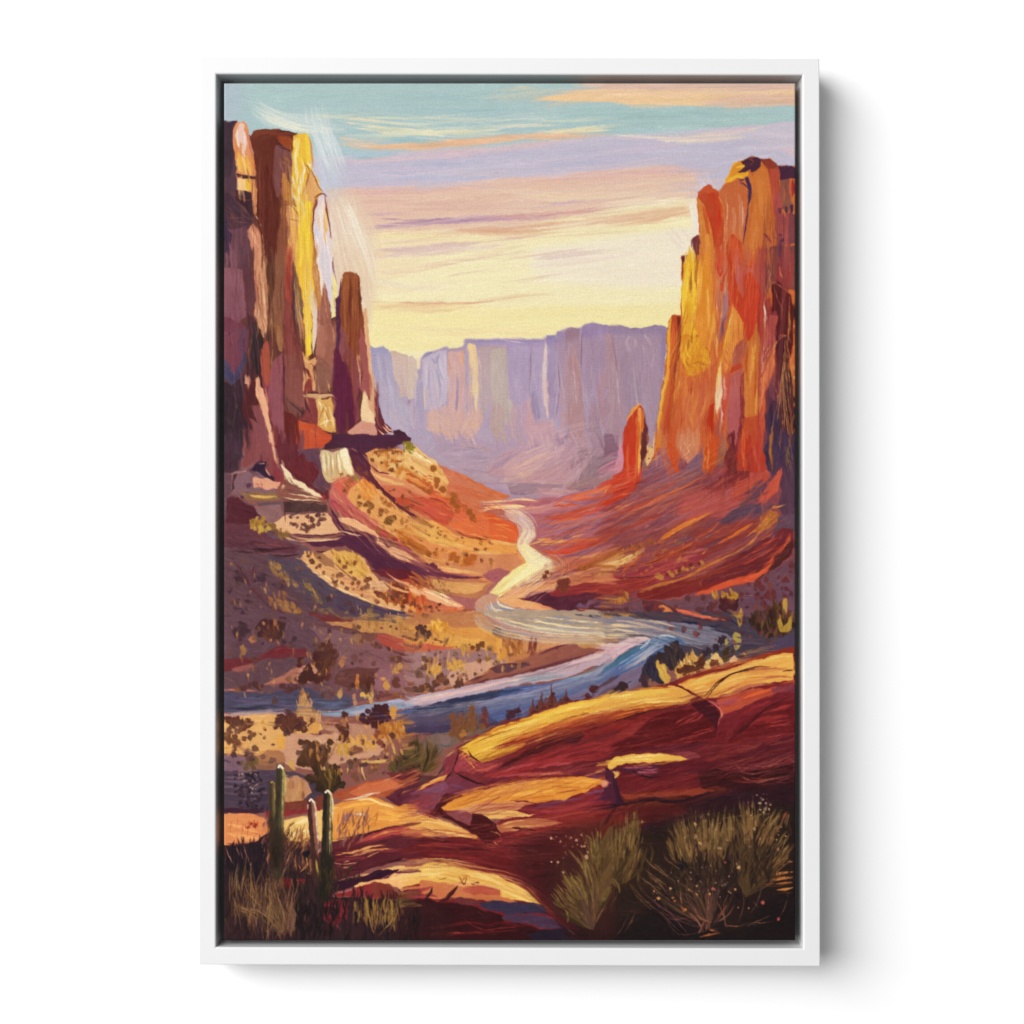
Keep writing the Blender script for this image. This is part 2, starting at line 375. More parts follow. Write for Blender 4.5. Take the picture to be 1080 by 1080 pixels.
# ================================================================= FAR MESAS
T(430,270,210)
P('a58cae','-40 900 1000 900 1090 1100 1090 1400 400 1400 -60 1050',t=.04,a=20,b=3)
P('a792b2','70 545 85 530 205 485 225 500 300 488 302 446 500 444 740 446 752 424 800 430 808 405 888 381 940 388 962 366 1000 358 1090 370 1090 1180 1000 1120 900 1080 820 1040 600 1060 520 1000 300 985 120 960 20 930 -40 900 40 700',t=.04,k=.2,b=2)
T(230,270,200)
P('9c95b8','860 500 880 515 930 508 965 530 985 580 1000 680 1080 720 1080 1080 930 1040 880 800 862 640',t=.04)
P('c9ac9a','968 545 1000 540 1080 560 1090 790 1040 800 1000 700 990 600',t=.05,k=.2)
P('a79dba','905 700 960 690 1010 800 1080 860 1090 1080 940 990',t=.06,k=.4,b=2)
L('8f86ae',22,'880 540 890 640 910 760/930 560 940 660 960 760',k=.4,o=.6)
L('a9a3c2',16,'900 540 910 620 930 720/950 640 975 760 1000 880/1010 780 1040 880 1060 960',k=.4,o=.8)
L('b4a3b0',20,'1000 720 1030 820 1080 900/960 860 1020 960 1080 1010/1000 900 1080 960',k=.5,o=.7)
L('8c8cae',2.5,'955 870 965 920 975 960/990 800 1000 860/930 600 935 700',o=.7)
L('c6b0ac',12,'1020 580 1025 660 1030 760/1050 600 1052 700 1054 780',k=.5,o=.6)
L('97a0b8',10,'1010 800 1040 860 1070 960/985 740 1000 800 1030 900',k=.5,o=.6)
T(430,270,210)
P('ccb49e','-5 545 20 535 42 560 48 620 44 770 -5 775',t=.05,k=.2)
L('b8a9bc',26,'55 620 45 720 40 800 60 900/20 780 10 860 30 940',k=.4,o=.8)
P('9a8eb4','50 610 72 600 90 830 60 930 40 800',t=.04)
P('b8a8c2','78 560 100 538 150 520 208 505 212 600 210 780 160 830 90 835 72 640',t=.04)
L('8f88b2',20,'120 545 145 570 165 525/70 550 85 535 130 515',k=.1,o=.9)
L('c6bacf',22,'95 570 95 640 105 740/165 540 175 620 185 740/130 600 150 680 158 770/195 520 200 600 200 740',k=.3,o=.85)
L('8c8ab2',9,'105 600 108 680 98 740/140 600 170 690 168 790/155 540 160 600 190 680/60 640 66 740 80 820',k=.2,o=.85)
L('d8bd9c',12,'86 700 84 760 88 830',k=.2,o=.9)
L('a78c9c',14,'214 510 214 640 216 780/225 505 300 500 302 520',k=.2,o=.9,tp=0)
P('cf9c94','216 520 300 512 312 600 316 820 270 930 216 930',t=.06,k=.2)
L('e09a72',18,'285 515 292 560 300 600',k=.1,tp=2)
L('d88f6c',8,'222 540 224 600 226 660/300 600 310 700 320 780/232 700 236 780',k=.3,o=.8)
L('c59ba0',16,'238 560 238 700 230 900/290 640 298 760 300 860',k=.4,o=.8)
L('8a6f9a',13,'260 620 264 720 260 820 258 930',k=.1)
L('dca284',14,'275 660 282 760 274 880/320 620 330 740 330 860',k=.4,o=.8)
L('f2cd86',28,'332 482 345 560 352 640',k=.1,tp=0)
L('f0c888',34,'350 490 362 600 366 740 368 860',k=.15,tp=2)
L('e8b480',12,'330 500 332 640 345 760 350 880',k=.3,o=.8)
L('f6dca0',8,'345 500 358 580 366 680 372 800',k=.2,o=.9)
L('9c8cae',14,'316 455 318 600 322 720',k=.2,o=.9)
P('ae9598','382 488 535 488 542 700 560 800 570 830 440 800 400 900 385 760',t=.05,k=.15)
P('b4a598','450 500 530 498 540 640 545 760 600 860 580 960 520 900 470 800 440 700',t=.05,k=.3,b=2)
L('c4a99a',9,'378 490 386 560 392 680 400 800',k=.3,o=.8)
P('b0948c','455 800 500 795 522 830 522 990 465 995 440 900',t=.05,k=.2)
P('a08bb6','532 470 640 450 738 452 728 620 722 760 735 870 660 880 600 850 560 790 545 680',t=.05,k=.2)
L('9385b0',12,'545 480 550 600 560 720/600 500 620 520 700 520/640 700 650 760 660 860',k=.4,o=.6)
L('a892ba',30,'590 620 600 720 610 800/680 560 690 660 700 760',k=.4,o=.6)
L('9a88b4',14,'310 460 500 456 640 462 735 456',k=.2,o=.9)
L('d8b8c4',6,'500 448 560 458 640 468/440 440 540 442 640 450',k=.2,o=.85)
P('8b78a4','665 740 690 720 705 780 720 880 690 890 675 860 655 790',t=.05,k=.1)
P('c08e98','640 780 660 770 680 880 700 895 780 885 800 930 850 960 860 1080 600 1080 630 980',t=.05,k=.1)
P('b28a9c','570 800 640 790 640 900 625 1000 560 1060 510 990 540 900',t=.05,k=.3,b=2,o=.7)
L('dcc4bc',20,'748 455 746 540 742 620 740 720',k=.1)
L('e2b8ac',24,'745 640 746 720 752 800 762 880',k=.2)
L('e4ccc0',6,'742 470 738 560 732 660 732 780',k=.1)
P('957fae','752 425 800 432 812 470 806 560 800 700 788 880 766 880 760 700 762 560',t=.05)
L('8d8fb4',6,'800 430 806 445 812 400/752 425 800 430',k=0)
L('8a6f8f',9,'822 600 800 740 790 880/770 640 768 760 772 860',k=.2)
P('a288ae','812 405 852 395 850 600 835 800 830 900 800 890 806 740 815 560',t=.05)
P('a07e8e','852 398 888 383 938 392 940 600 920 540 890 470 870 470 862 540 850 560',t=.05)
P('b98a92','850 560 865 500 875 560 862 760 870 900 850 960 826 930 840 760',t=.06,k=.2)
P('b07a74','880 480 900 520 920 600 945 700 955 860 980 1080 870 1080 868 900 870 700',t=.06,k=.2)
L('c07c5a',13,'888 470 905 540 925 610 938 680',k=.1)
L('8a6a88',7,'858 440 862 500 864 540/943 400 940 500 942 600',k=.1)
L('c98f88',10,'905 620 925 740 940 860/880 760 890 880 900 980',k=.5,o=.8)
P('9b7fa8','948 385 962 366 1000 358 1090 372 1090 700 1050 760 1010 700 975 760 955 700 944 560',t=.05)
L('ab90b8',14,'960 400 955 520 960 640 975 760/1015 620 1010 700 1000 780',k=.2,o=.8)
L('8c7298',26,'990 420 1000 520 1010 640/1050 440 1055 560 1060 640',k=.5,o=.5)
P('92707f','980 870 1010 780 1035 880 1060 1000 1090 1080 1090 1200 990 1150 985 1000',t=.05)
P('ab7886','1040 640 1090 600 1090 960 1050 900 1030 780',t=.07,k=.3)
L('b88488',8,'1055 620 1062 760 1070 900/1040 700 1048 800',k=.5,o=.8)
L('a07890',16,'955 800 965 920 975 1060',k=.3)
P('d3a08e','95 850 200 810 300 850 400 820 410 900 360 970 200 985 110 960',t=.08,k=.6,b=3,o=.9)
L('e0ac82',12,'110 880 160 940 240 960/340 880 350 940 320 1000/120 840 180 870 250 930/260 960 300 940 330 870',k=.4,o=.8)
L('b89aa8',14,'200 840 240 880 220 940/150 820 190 860 170 900',k=.4,o=.7)
L('dcae88',8,'90 920 160 980 260 985 350 965/380 860 370 920 340 960',k=.3,o=.8)
smear('90 600 540 540 600 880 120 980',380,88,70,8,j=.03,aj=8,o=.6)
smear('560 540 1080 440 1080 1000 600 900',420,90,80,8,j=.03,aj=8,o=.5)
T(640,270,210)
P('98809f','-5 372 60 368 130 385 200 385 290 368 345 390 330 500 320 640 290 760 260 950 230 960 140 880 100 980 60 1100 -5 1100',t=.05)
P('a88088','-5 420 30 420 60 560 80 700 90 860 60 1090 -5 1090',t=.07,k=.3)
L('b8818c',8,'20 420 40 500 60 600/45 560 60 700 66 860/15 640 24 800 20 960',k=.3,o=.8)
P('8f7894','70 480 110 520 150 540 190 620 200 760 180 820 110 870 80 760',t=.05,k=.3)
L('bca2b4',16,'128 425 110 460 130 530/150 440 160 470 150 500/205 420 225 450 245 485/195 470 215 540 240 600/270 520 250 560 245 620',k=.15)
L('a993ab',24,'140 540 150 600 160 680/205 500 215 640 225 780 240 940',k=.3,o=.8)
L('8f8099',10,'230 560 240 680 255 800 268 920/215 620 215 740 225 880',k=.2)
L('a86e68',5,'228 640 236 740 245 840 255 940/290 650 296 700',k=.1)
L('8870a0',26,'310 400 305 520 300 640',k=.4,o=.6)
L('8a7494',5,'-5 372 60 368 110 384 150 390 200 385 240 376 290 372/250 385 290 392 305 380/240 380 260 372 290 374',k=.1,o=.9)
P('9a7888','60 560 80 640 100 900 60 980 20 800',o=.35,k=.4,b=3)
smear('0 480 310 480 280 900 40 1070 0 1070',330,91,110,9,j=.03,aj=6,o=.5)
# base of far mesas / slopes (tile H)
T(430,460,210)
P('a58cae','0 -10 120 20 300 30 500 30 640 -10 700 20 660 200 600 330 300 300 100 140 0 40',t=.04,a=20,b=3,k=.3)
P('9f92b4','-10 -10 60 -40 200 -10 120 60 240 160 330 220 420 250 380 260 240 170 90 90',t=.03,k=.2,b=2,a=35)
L('8f7a98',12,'160 40 260 48 360 60 440 72/160 50 230 70 330 68',k=.2)
L('c08f84',9,'250 48 340 52 420 66 470 72/330 18 300 20 270 14',k=.2,o=.9)
L('8d7aa2',26,'290 110 380 110 440 120/270 170 360 190 420 190',k=.4,o=.6)
P('b489a0','480 120 620 30 690 -20 800 -20 860 20 1000 -20 1000 100 960 180 870 260 620 260 440 210 430 160',t=.05,a=-30)
P('9c7aa4','440 190 470 140 560 100 620 80 680 45 715 42 700 80 640 120 560 150 500 165',t=.05,a=-30,k=.1)
P('c698a0','520 140 640 80 760 30 880 60 850 110 700 160 600 200 520 220',t=.05,a=-25,k=.3)
L('d7a6a0',16,'560 180 660 130 760 80/500 240 640 190 740 150/600 235 700 190 800 130',k=.3)
L('d8b08c',10,'510 240 600 220 700 185 780 155/560 222 640 190',k=.3,o=.9)
L('a282b0',16,'430 215 520 220 620 210/720 200 800 190 850 150',k=.3,o=.8)
P('b48298','640 230 740 150 860 60 930 60 950 90 890 180 840 250 640 252',t=.04,a=-30,k=.15)
P('8e6478','860 170 900 110 950 60 980 60 980 100 930 150 870 185',t=.04,a=-40)
P('8c6a92','790 10 830 20 870 -20 850 40 800 70',t=.03)
P('a87c94','1000 90 1090 -40 1090 230 1000 250 950 300 850 290 900 240 960 170',t=.04,a=-40,c2='8c6880',g=45)
P('7d6078','900 260 960 180 1010 110 1090 100 1090 240 1020 270 940 305 850 300',t=.05,a=-30,k=.1)
L('b890a8',14,'890 150 930 110 990 110/640 244 760 240 860 200',k=.2)
P('a690bc','370 255 540 255 560 330 640 340 560 350 480 310',t=.03,a=10)
P('8c7092','540 258 720 262 850 262 840 290 720 300 640 320 560 315',t=.04,a=0,k=.2)
L('6f5878',3,'390 254 540 254 700 257 850 262',k=.1,o=.8)
P('b489a6','700 280 850 285 940 300 860 330 740 350 700 330 720 300',t=.04,a=-10,k=.2)
L('c8a0b4',14,'720 300 780 310 850 310',k=.2,o=.7)
smear('100 60 640 0 860 60 820 250 450 240',260,-24,70,9,j=.03,aj=12,o=.5)

T(0,0,1080)
P('ccb4b4','392 372 440 376 490 366 580 362 640 352 700 352 700 470 640 520 540 520 430 480 392 440',b=4,e=0,t=0,o=.30)
P('a08090','585 358 700 352 700 470 650 510 600 470',b=5,e=0,t=0,o=.42)
smear('585 420 660 420 650 500 585 500',110,88,16,3,j=.02,aj=10,o=.6)
sweep('b89cac a888a0 c4a8b0 8c7488','640 440 620 470 590 500 560 520',50,30,.9,.4,.5)
L('c4b0b8',1.4,'603 372 606 400 608 430/650 380 652 410 655 440/668 385 672 420 676 448',k=.2,o=.6)
L('7c5c6c',1.2,'588 380 590 410 586 440/614 350 613 380 614 400/560 362 559 390 558 420/645 350 650 380 652 400',k=.1,o=.6)
# ================================================================= LEFT CLIFF
T(0,0,1080)
P('6a3c32','236 128 248 128 262 142 275 138 300 140 320 144 326 180 338 210 344 260 354 340 364 345 366 292 376 292 388 400 396 455 400 470 236 470',t=.06,e=.3)
P('c88a4a','300 150 322 146 326 176 338 202 344 250 346 320 330 330 305 330',t=.06,e=.3)
T(230,80,200)
P('5a3a46','-10 245 60 243 100 248 85 300 75 400 90 520 110 640 180 660 190 760 200 820 160 850 170 1000 200 1100 -10 1100',t=.05,a=85)
P('47303c','-10 245 100 248 70 280 68 340 80 430 60 560 -10 600',t=.04)
P('d98e62','100 252 140 246 158 280 165 350 188 420 200 520 205 600 212 700 205 780 190 790 180 740 175 650 100 635 92 560 88 460 70 380 68 300 85 265',t=.06,k=.1)
L('e8bfae',34,'118 275 112 330 122 380',k=.3,tp=2)
L('e9c8bc',22,'135 300 140 360 138 420/100 290 95 340 105 400',k=.3)
L('c7785c',16,'150 290 160 350 175 410 190 480',k=.2)
L('e8a848',26,'100 420 110 480 125 550/150 440 160 500 170 560',k=.3)
L('f0bc62',18,'120 440 140 500 155 560/95 440 100 500 108 540',k=.3)
L('d9823c',12,'170 420 185 480 192 550/85 330 90 400 95 470',k=.3)
L('e8c4ac',14,'125 380 130 420 140 460',k=.4)
P('4e2a2a','92 545 150 558 205 562 205 578 150 580 98 572',e=.5)
P('edbc7c','100 580 150 578 160 650 175 650 100 638 98 610',t=.06)
P('e2ac34','148 580 172 580 172 640 160 650 145 630',t=.05)
L('e8a864',20,'192 580 198 660 202 740 196 790',k=.2)
L('d9865c',8,'205 600 210 680 205 760',k=.2)
P('452631','85 642 175 652 180 700 188 760 195 800 150 780 100 740 90 700',e=.6)
P('4a2e3c','-10 650 60 660 100 700 170 780 190 830 150 840 90 870 60 900 -10 860',e=.6,a=30)
L('8a5630',5,'35 655 70 680 100 720 160 780 180 815/90 660 110 690 160 700 175 690/35 760 60 780 90 820 170 830/40 800 80 800 140 800',k=.2,o=.8)
L('7a4a30',4,'60 650 100 670 130 700/100 720 130 740 150 760/30 720 60 760 80 800 70 860/40 820 60 850 80 870/100 760 150 800 190 810',k=.3,o=.8)
P('6b4450','30 860 80 870 150 850 165 900 175 1000 200 1100 -10 1100 -10 980 20 920',t=.05)
P('3e2a48','-10 700 30 760 40 860 70 900 50 960 30 1010 -10 1040',t=.04,o=.9)
# tall dark column
P('6b3020','190 300 260 295 340 298 415 310 445 320 420 330 425 400 400 450 320 440 300 560 330 680 340 760 330 900 320 1100 250 1100 240 960 215 830 205 770 212 700 205 560 195 420 168 345',t=.05,c2='562018',g=90)
P('7a3a26','200 298 330 298 400 310 410 325 320 330 260 325 195 330 180 340',t=.04,a=5)
P('873c1e','320 330 350 330 410 345 418 420 360 395 330 360',t=.05,a=40)
P('9a4a22','330 330 400 340 412 370 405 410 350 380',t=.05,a=30,o=.7)
L('4a1f18',6,'320 310 380 305 440 322/310 350 350 385 400 420/405 325 430 345 460 362',k=.1)
P('7a4a48','318 385 360 395 412 425 416 480 405 560 408 640 360 650 330 690 305 600 298 540 306 470',t=.06,a=70)
L('4f2838',8,'316 355 320 372 350 390/330 390 380 410 410 430/405 570 412 620 420 650',k=.1)
L('9c6040',6,'330 460 370 490 415 520/350 440 390 470 415 490/340 450 350 520 390 560',k=.2)
L('4e2838',14,'395 530 385 560 400 600 410 640',k=.1,o=.8)
L('5c2018',22,'240 560 230 640 240 740 260 880/270 480 260 560 250 640',k=.4,o=.8)
L('6e3424',14,'290 480 280 600 300 740 310 880/225 480 220 560 226 640/300 420 290 500 284 560',k=.4,o=.7)
P('8a5238','345 760 360 640 370 540 400 600 420 680 440 760 400 740 385 780 390 940 400 1000 390 1100 320 1100 330 900 345 830',t=.05)
P('c0803e','358 545 375 545 385 590 410 640 425 680 390 720 360 720 355 640',t=.06,a=75)
P('a0643c','350 700 385 700 385 860 350 850',t=.05)
# golden face
P('e9b43c','415 330 470 318 500 325 512 400 520 460 522 530 560 590 580 650 545 680 530 720 530 860 540 1000 545 1100 425 1100 400 1000 385 960 388 860 380 780 400 730 440 740 420 690 405 630 412 560 418 450',t=.05,c2='e6b02e',g=90)
L('f0c23c',30,'490 330 495 400 500 470/440 380 450 430 470 470',k=.2,tp=0)
L('f2d070',20,'430 330 428 370 424 400/450 340 440 400 430 460',k=.2)
L('f4e0a0',16,'440 400 425 440 430 500 425 560/480 500 470 560 460 620 460 680/410 560 420 600 430 640/500 480 508 500 512 520',k=.3)
L('f6ead0',10,'460 540 455 600 450 660 460 720/430 500 440 540 435 600/470 480 480 520 475 560',k=.3)
L('d98a3c',12,'505 330 520 400 525 460 530 520',k=.2)
P('dfa366','515 525 548 590 572 650 560 665 540 680 530 715 480 720 465 680 480 620 500 570',t=.05)
L('7a4028',5,'480 495 495 500 505 520 510 535/512 520 540 570 562 620 590 655/510 530 500 580 485 630 465 655',k=.05)
L('9a6030',4,'500 530 498 580 480 620',k=.1)
P('e0a070','385 730 420 730 445 780 455 830 460 880 450 960 430 990 400 970 385 900 382 820',t=.05)
P('d88c5c','400 830 455 850 460 900 440 980 410 970 390 900',t=.05,o=.6)
L('6b3a28',4.5,'345 730 375 725 405 730 430 760 450 800/390 805 420 812 450 820/350 840 375 850 395 862/380 860 376 890 372 900',k=.05)
P('c8724a','372 1000 390 940 405 990 425 1030 425 1100 370 1100',t=.05,o=.9)
L('f4cc3c',34,'470 800 460 900 450 1000 450 1090/500 720 500 800 495 900 490 1000',k=.25,tp=0)
L('eccf70',20,'430 660 440 720 445 780/470 700 475 760 470 820',k=.3,o=.9)
L('efd9b0',14,'440 680 455 700 470 740/405 640 420 680 440 700',k=.4)
L('d99a30',14,'515 740 520 840 530 940 540 1060/480 940 490 1020 500 1080',k=.3,o=.8)
L('8a4c34',7,'530 720 532 800 528 880 540 960 550 1040 560 1100',k=.2)
P('dccaca','545 740 570 680 585 664 600 700 605 760 620 840 628 920 636 1000 645 1100 560 1100 550 1000 535 900 530 820',t=.05)
L('e9c4a4',16,'560 700 575 720 575 780/550 760 560 820 565 880',k=.3)
L('f2dcc8',14,'590 690 580 760 575 840 575 900',k=.2)
L('e6a860',18,'600 720 598 800 600 880 600 960',k=.3)
L('e3b030',9,'605 760 606 820 612 880',k=.2)
L('ecdfdc',14,'550 880 560 960 580 1060/610 960 620 1040 630 1100',k=.2)
L('c8cbe4',16,'595 980 600 1040 605 1100/545 840 552 880 560 920',k=.2,o=.9)
L('7a3238',8,'535 690 555 675 580 662 600 670 606 685/535 690 545 710 535 760 530 830 526 900/595 665 605 720 608 760 625 850 630 920',k=.1)
L('8c4a48',12,'548 690 550 720 542 750',k=.1)
# peach ridge between
P('d08a6c','150 870 190 830 215 870 235 920 245 1000 255 1100 190 1100 180 1000 175 950 155 910',t=.06,a=80)
L('e3a67e',18,'165 870 190 900 205 960/215 940 225 1020 235 1090',k=.3)
L('b86a50',8,'195 840 215 880 230 900/185 960 190 1020 200 1090',k=.3)
L('e8b890',5,'225 830 232 850/238 890 245 960 252 1030/200 790 220 812',k=.1)
# ---- lower half of the left cliff (tile D)
T(230,270,200)
P('6b3a34','-10 -10 430 -10 480 600 480 800 700 1000 420 1090 -10 1090',t=.05)
P('8f5a66','-10 65 60 60 120 68 140 200 150 340 100 380 60 350 -10 340',t=.05,c2='85505e')
P('5a3a44','-10 -10 150 -10 160 100 120 70 60 60 -10 65',t=.04)
P('683a40','120 60 165 50 195 120 200 260 160 330 140 300 145 200',t=.05)
P('7a3c4c','-10 345 40 345 100 375 150 400 150 520 110 600 80 680 40 600 -10 570',t=.06)
P('6e4258','100 420 135 400 160 420 150 540 120 600 105 540',t=.05)
P('474060','-10 565 40 600 75 680 110 620 150 540 140 640 90 720 60 740 30 700 -10 720',t=.07,k=.2,a=50)
L('3d4a8a',12,'40 620 60 660 85 670 110 620 135 570/70 700 75 760 80 800',k=.3,o=.8)
L('4a3650',4,'30 455 55 435 80 415 100 405/160 310 150 400 130 500',k=.1)
P('4a2428','150 320 200 360 230 430 240 500 230 560 235 680 240 780 215 720 205 700 200 800 140 720 135 640 160 540 165 430',t=.05)
P('2f2226','180 370 220 400 245 480 240 560 225 640 215 690 190 640 175 540 175 450',t=.04)
P('3c2430','-10 740 30 710 60 740 110 700 140 660 150 720 180 760 200 800 165 850 180 920 190 1000 150 980 125 1000 120 1090 -10 1090',t=.05)
L('6a6a48',5,'170 380 180 460 160 560 175 640/180 330 165 330 175 440',k=.2,o=.7)
L('52483c',5,'30 800 50 840 40 920 45 1040/80 760 90 860 70 960 80 1070/60 700 75 780 90 800',k=.3,o=.8)
P('5a2428','150 720 200 690 215 760 200 800 225 840 165 850 200 900 215 950 180 920 190 1000 160 960 140 900 150 840 120 960 130 800',t=.05)
# peach strip
P('d69a74','185 -10 255 -10 262 80 270 160 275 300 268 400 258 470 245 460 235 420 200 360 190 330 205 260 195 160 195 80',t=.06)
L('e8b48c',14,'235 20 245 120 250 240 255 360/215 300 230 360 245 420',k=.2)
L('b86c4e',10,'195 40 200 120 210 220 205 280/265 120 270 200',k=.3)
L('5c3020',7,'245 -10 262 60 268 110 275 200',k=.1)
L('c2805c',10,'225 60 230 160 235 280',k=.4)
P('5c3a28','262 -10 330 -10 310 120 300 230 290 300 275 240 270 120',t=.05)
P('4c3028','250 440 270 400 285 440 290 480 262 490 250 520',t=.04)
P('8a5c44','325 -10 375 -10 372 120 365 300 360 440 350 540 330 520 310 440 295 380 300 240 312 120',t=.06)
P('9a6a44','300 380 340 400 360 460 355 540 330 530 310 470',t=.06,k=.2)
L('a88850',7,'285 250 290 340 296 440 300 520/275 320 285 380 282 420/300 520 292 620 298 720',k=.2,o=.85)
L('c89a70',5,'290 260 285 340 280 420/250 480 262 410 270 360',k=.2,o=.8)
L('4a2c28',5,'300 60 300 160 298 250/318 40 308 120 304 200/350 100 345 200 350 300',k=.2,o=.7)
P('a8483a','378 -10 400 -10 412 60 410 160 412 260 405 380 395 440 380 340 370 200 372 80',t=.05)
P('8a4440','370 220 410 280 420 380 430 470 480 590 480 780 365 560 360 440',t=.06,o=.9)
P('8c4048','262 480 280 500 285 600 300 740 355 700 362 560 360 800 365 1010 310 1005 280 900 240 720 228 600 235 530',t=.05)
P('a8523e','240 510 275 480 285 580 288 700 270 740 240 680 228 590',t=.06,k=.1)
P('92505a','300 600 355 540 360 700 362 980 345 1010 310 1000 290 880 270 780',t=.05)
P('8a5048','365 560 440 555 475 600 482 780 485 880 440 850 370 800',t=.05)
P('7a4c44','370 790 440 850 490 900 440 920 400 890 365 880',t=.05,o=.9)
P('6a2420','310 1005 365 1010 370 880 400 890 440 920 438 1090 310 1090',t=.05)
L('582030',6,'360 540 362 700 364 860/360 600 366 640 360 700',k=.1)
L('3e2028',6,'370 800 410 840 470 890 510 915/430 900 470 925 520 945',k=.1)
P('e9a882','205 690 220 685 235 740 250 790 270 860 285 960 305 1050 310 1090 290 1090 270 1000 240 900 205 800 200 770',t=.04,a=75)
P('d99a78','140 660 165 720 160 728 135 725',t=.03)
P('8a4c50','180 850 215 845 240 880 270 1000 295 1090 120 1090 125 990 150 985 185 1010 195 1000 160 920 210 950',t=.05)
# grey brown + yellow strip
P('5a3a40','415 -10 430 0 440 60 470 180 475 300 470 380 440 430 425 360 412 240 410 100',t=.05)
L('b87850',12,'430 200 440 300 455 400 465 480/450 300 470 380 480 470',k=.2)
L('8a8470',5,'425 240 432 340 436 400/420 140 424 200',k=.2,o=.9)
L('5a4c5c',14,'460 200 464 280 470 360',k=.2,o=.9)
P('eeb83c','425 -10 520 -10 530 60 540 160 520 300 525 420 520 560 490 590 484 480 478 340 470 240 450 140 430 90',t=.05)
L('f0c860',14,'500 200 500 320 506 440/490 340 495 460 500 540',k=.2)
L('f4cc30',18,'510 400 506 480 510 560',k=.2)
L('e6cfb8',12,'515 170 525 280 540 400/545 230 550 330 545 440 535 520',k=.2)
P('dcc8b8','510 160 528 165 540 240 555 320 550 440 535 560 525 480 530 340 520 260',t=.05)
P('c08048','520 -10 550 -10 560 60 575 200 575 300 560 300 545 220 530 100',t=.06,k=.1)
L('d8a070',7,'540 20 555 140 565 260/528 60 545 170',k=.3)
P('9a6050','555 330 575 260 585 160 600 140 625 260 640 380 660 360 665 480 650 560 640 700 600 780 550 760 545 620 550 480',t=.06)
P('a86c58','550 380 600 400 610 500 590 580 550 560',t=.05,k=.3)
L('b87c60',8,'590 160 600 260 615 360/570 260 565 360 560 460/640 400 650 460 640 520',k=.3)
P('d8ccd0','555 -10 640 -10 645 60 640 160 645 240 635 330 625 250 605 160 590 120 570 60',t=.04)
L('ecd8c8',12,'560 30 575 120 580 230/575 60 580 150 575 220',k=.2)
L('dcb03c',10,'645 80 655 160 650 240 645 330',k=.2)
P('e6d490','640 100 665 130 668 240 660 340 635 352 638 260 642 180',t=.06)
L('f2dc70',9,'650 100 655 200 645 300',k=.2)
L('5a3038',5,'640 -10 650 60 660 120 668 160/635 355 655 345 665 350',k=.1)
L('7a4438',10,'640 20 645 60 650 90/640 360 650 400',k=.2)
# ledge lower
L('7a5038',4.5,'530 572 560 575 600 600 630 640 640 700/600 690 605 740 600 780/605 700 630 680',k=.05)
P('d89a68','470 540 500 590 540 570 550 600 530 640 540 700 540 770 475 770 480 700 490 640 475 600',t=.07,a=80)
P('8a3c34','485 730 505 690 530 700 530 770 480 775',t=.05)
P('8a1f24','488 632 510 650 522 680 518 705 505 680',e=.3)
L('5a2828',6,'505 600 525 615 538 635/485 635 500 655 508 690',k=.05)
L('e8b078',7,'480 580 500 600 520 600/540 640 545 700 542 760/475 640 478 700 480 740',k=.2)
P('8c5c4c','550 600 600 600 630 650 635 740 600 780 545 770 545 680',t=.05)
L('c89060',10,'610 700 620 740 625 770',k=.2)
P('cc9c70','465 788 540 780 640 785 645 795 560 810 480 800',t=.04,a=5)
L('6a3434',6,'480 772 560 776 645 780',k=.1)
P('8a4040','480 805 550 810 560 870 560 960 500 940 445 920 480 900 505 870',t=.05)
P('d8a058','545 812 620 815 640 800 650 860 660 920 668 1000 600 998 555 970 560 900',t=.07,a=60)
L('f0d090',12,'580 830 600 870 590 930 610 980/620 850 640 920 650 980/560 960 600 940 640 930',k=.3)
L('f4e0a8',7,'560 820 575 850 572 880/600 900 610 940 600 970',k=.3)
L('a06a38',5,'590 860 610 900 630 950/600 840 560 940/575 975 620 1000 665 1005',k=.2)
L('4a2028',8,'580 990 620 1005 665 1008/484 800 490 850 510 880 500 900',k=.1)
P('c4542c','445 930 540 960 600 1000 650 1015 640 1090 430 1090',t=.06,c2='b84c30',g=0)
L('d86c3c',14,'460 980 520 990 580 1020/450 1040 500 1050 560 1060',k=.4)
# brown spire
P('5e2a4a','660 240 680 220 690 120 710 300 720 500 700 600 680 700 680 1000 650 900 645 760 645 640 655 560 668 480 662 340',t=.05)
P('8e4e28','700 105 715 88 740 82 785 88 795 110 802 200 815 300 830 420 850 560 870 720 860 760 820 760 800 700 780 600 700 600 690 480 688 340 690 200',t=.06,c2='803c28')
L('9c5a30',26,'720 110 716 220 720 340/770 110 772 220 778 340',k=.3,tp=2)
L('6e3426',16,'745 110 742 220 740 340 745 460/790 120 796 220 800 340',k=.3)
L('a86038',12,'710 260 712 380 718 480/730 300 735 400 730 500/760 220 760 340 768 440',k=.3)
L('8a3c1c',16,'750 400 750 480 745 560/770 400 775 500',k=.3)
P('8a4c50','690 380 716 420 740 520 740 620 700 640 680 560',t=.05,k=.2)
P('6c1c40','650 560 665 520 690 560 700 600 720 600 745 660 770 780 780 860 770 970 740 990 730 900 720 880 720 1010 680 1010 655 900 645 760',t=.05)
P('8a4448','740 520 790 560 800 700 790 860 800 920 775 960 765 800 745 680',t=.05)
P('9c5450','800 400 830 460 850 560 870 700 870 800 820 780 800 760 790 640',t=.06)
L('6a2038',10,'700 560 730 640 750 740 760 840/810 640 800 740 780 840',k=.2)
L('dfae88',10,'780 540 790 620 800 700 800 760/790 560 798 590',k=.1)
L('ecc8a0',8,'825 290 832 380 848 500 862 620 875 740',k=.2)
P('dca478','820 290 840 300 850 420 860 560 880 700 888 820 886 960 860 980 810 950 815 850 825 760 865 830 862 760 850 640 836 500 825 400',t=.06)
L('b8684c',8,'850 640 860 700 868 760 850 800/880 780 884 860 884 930',k=.2)
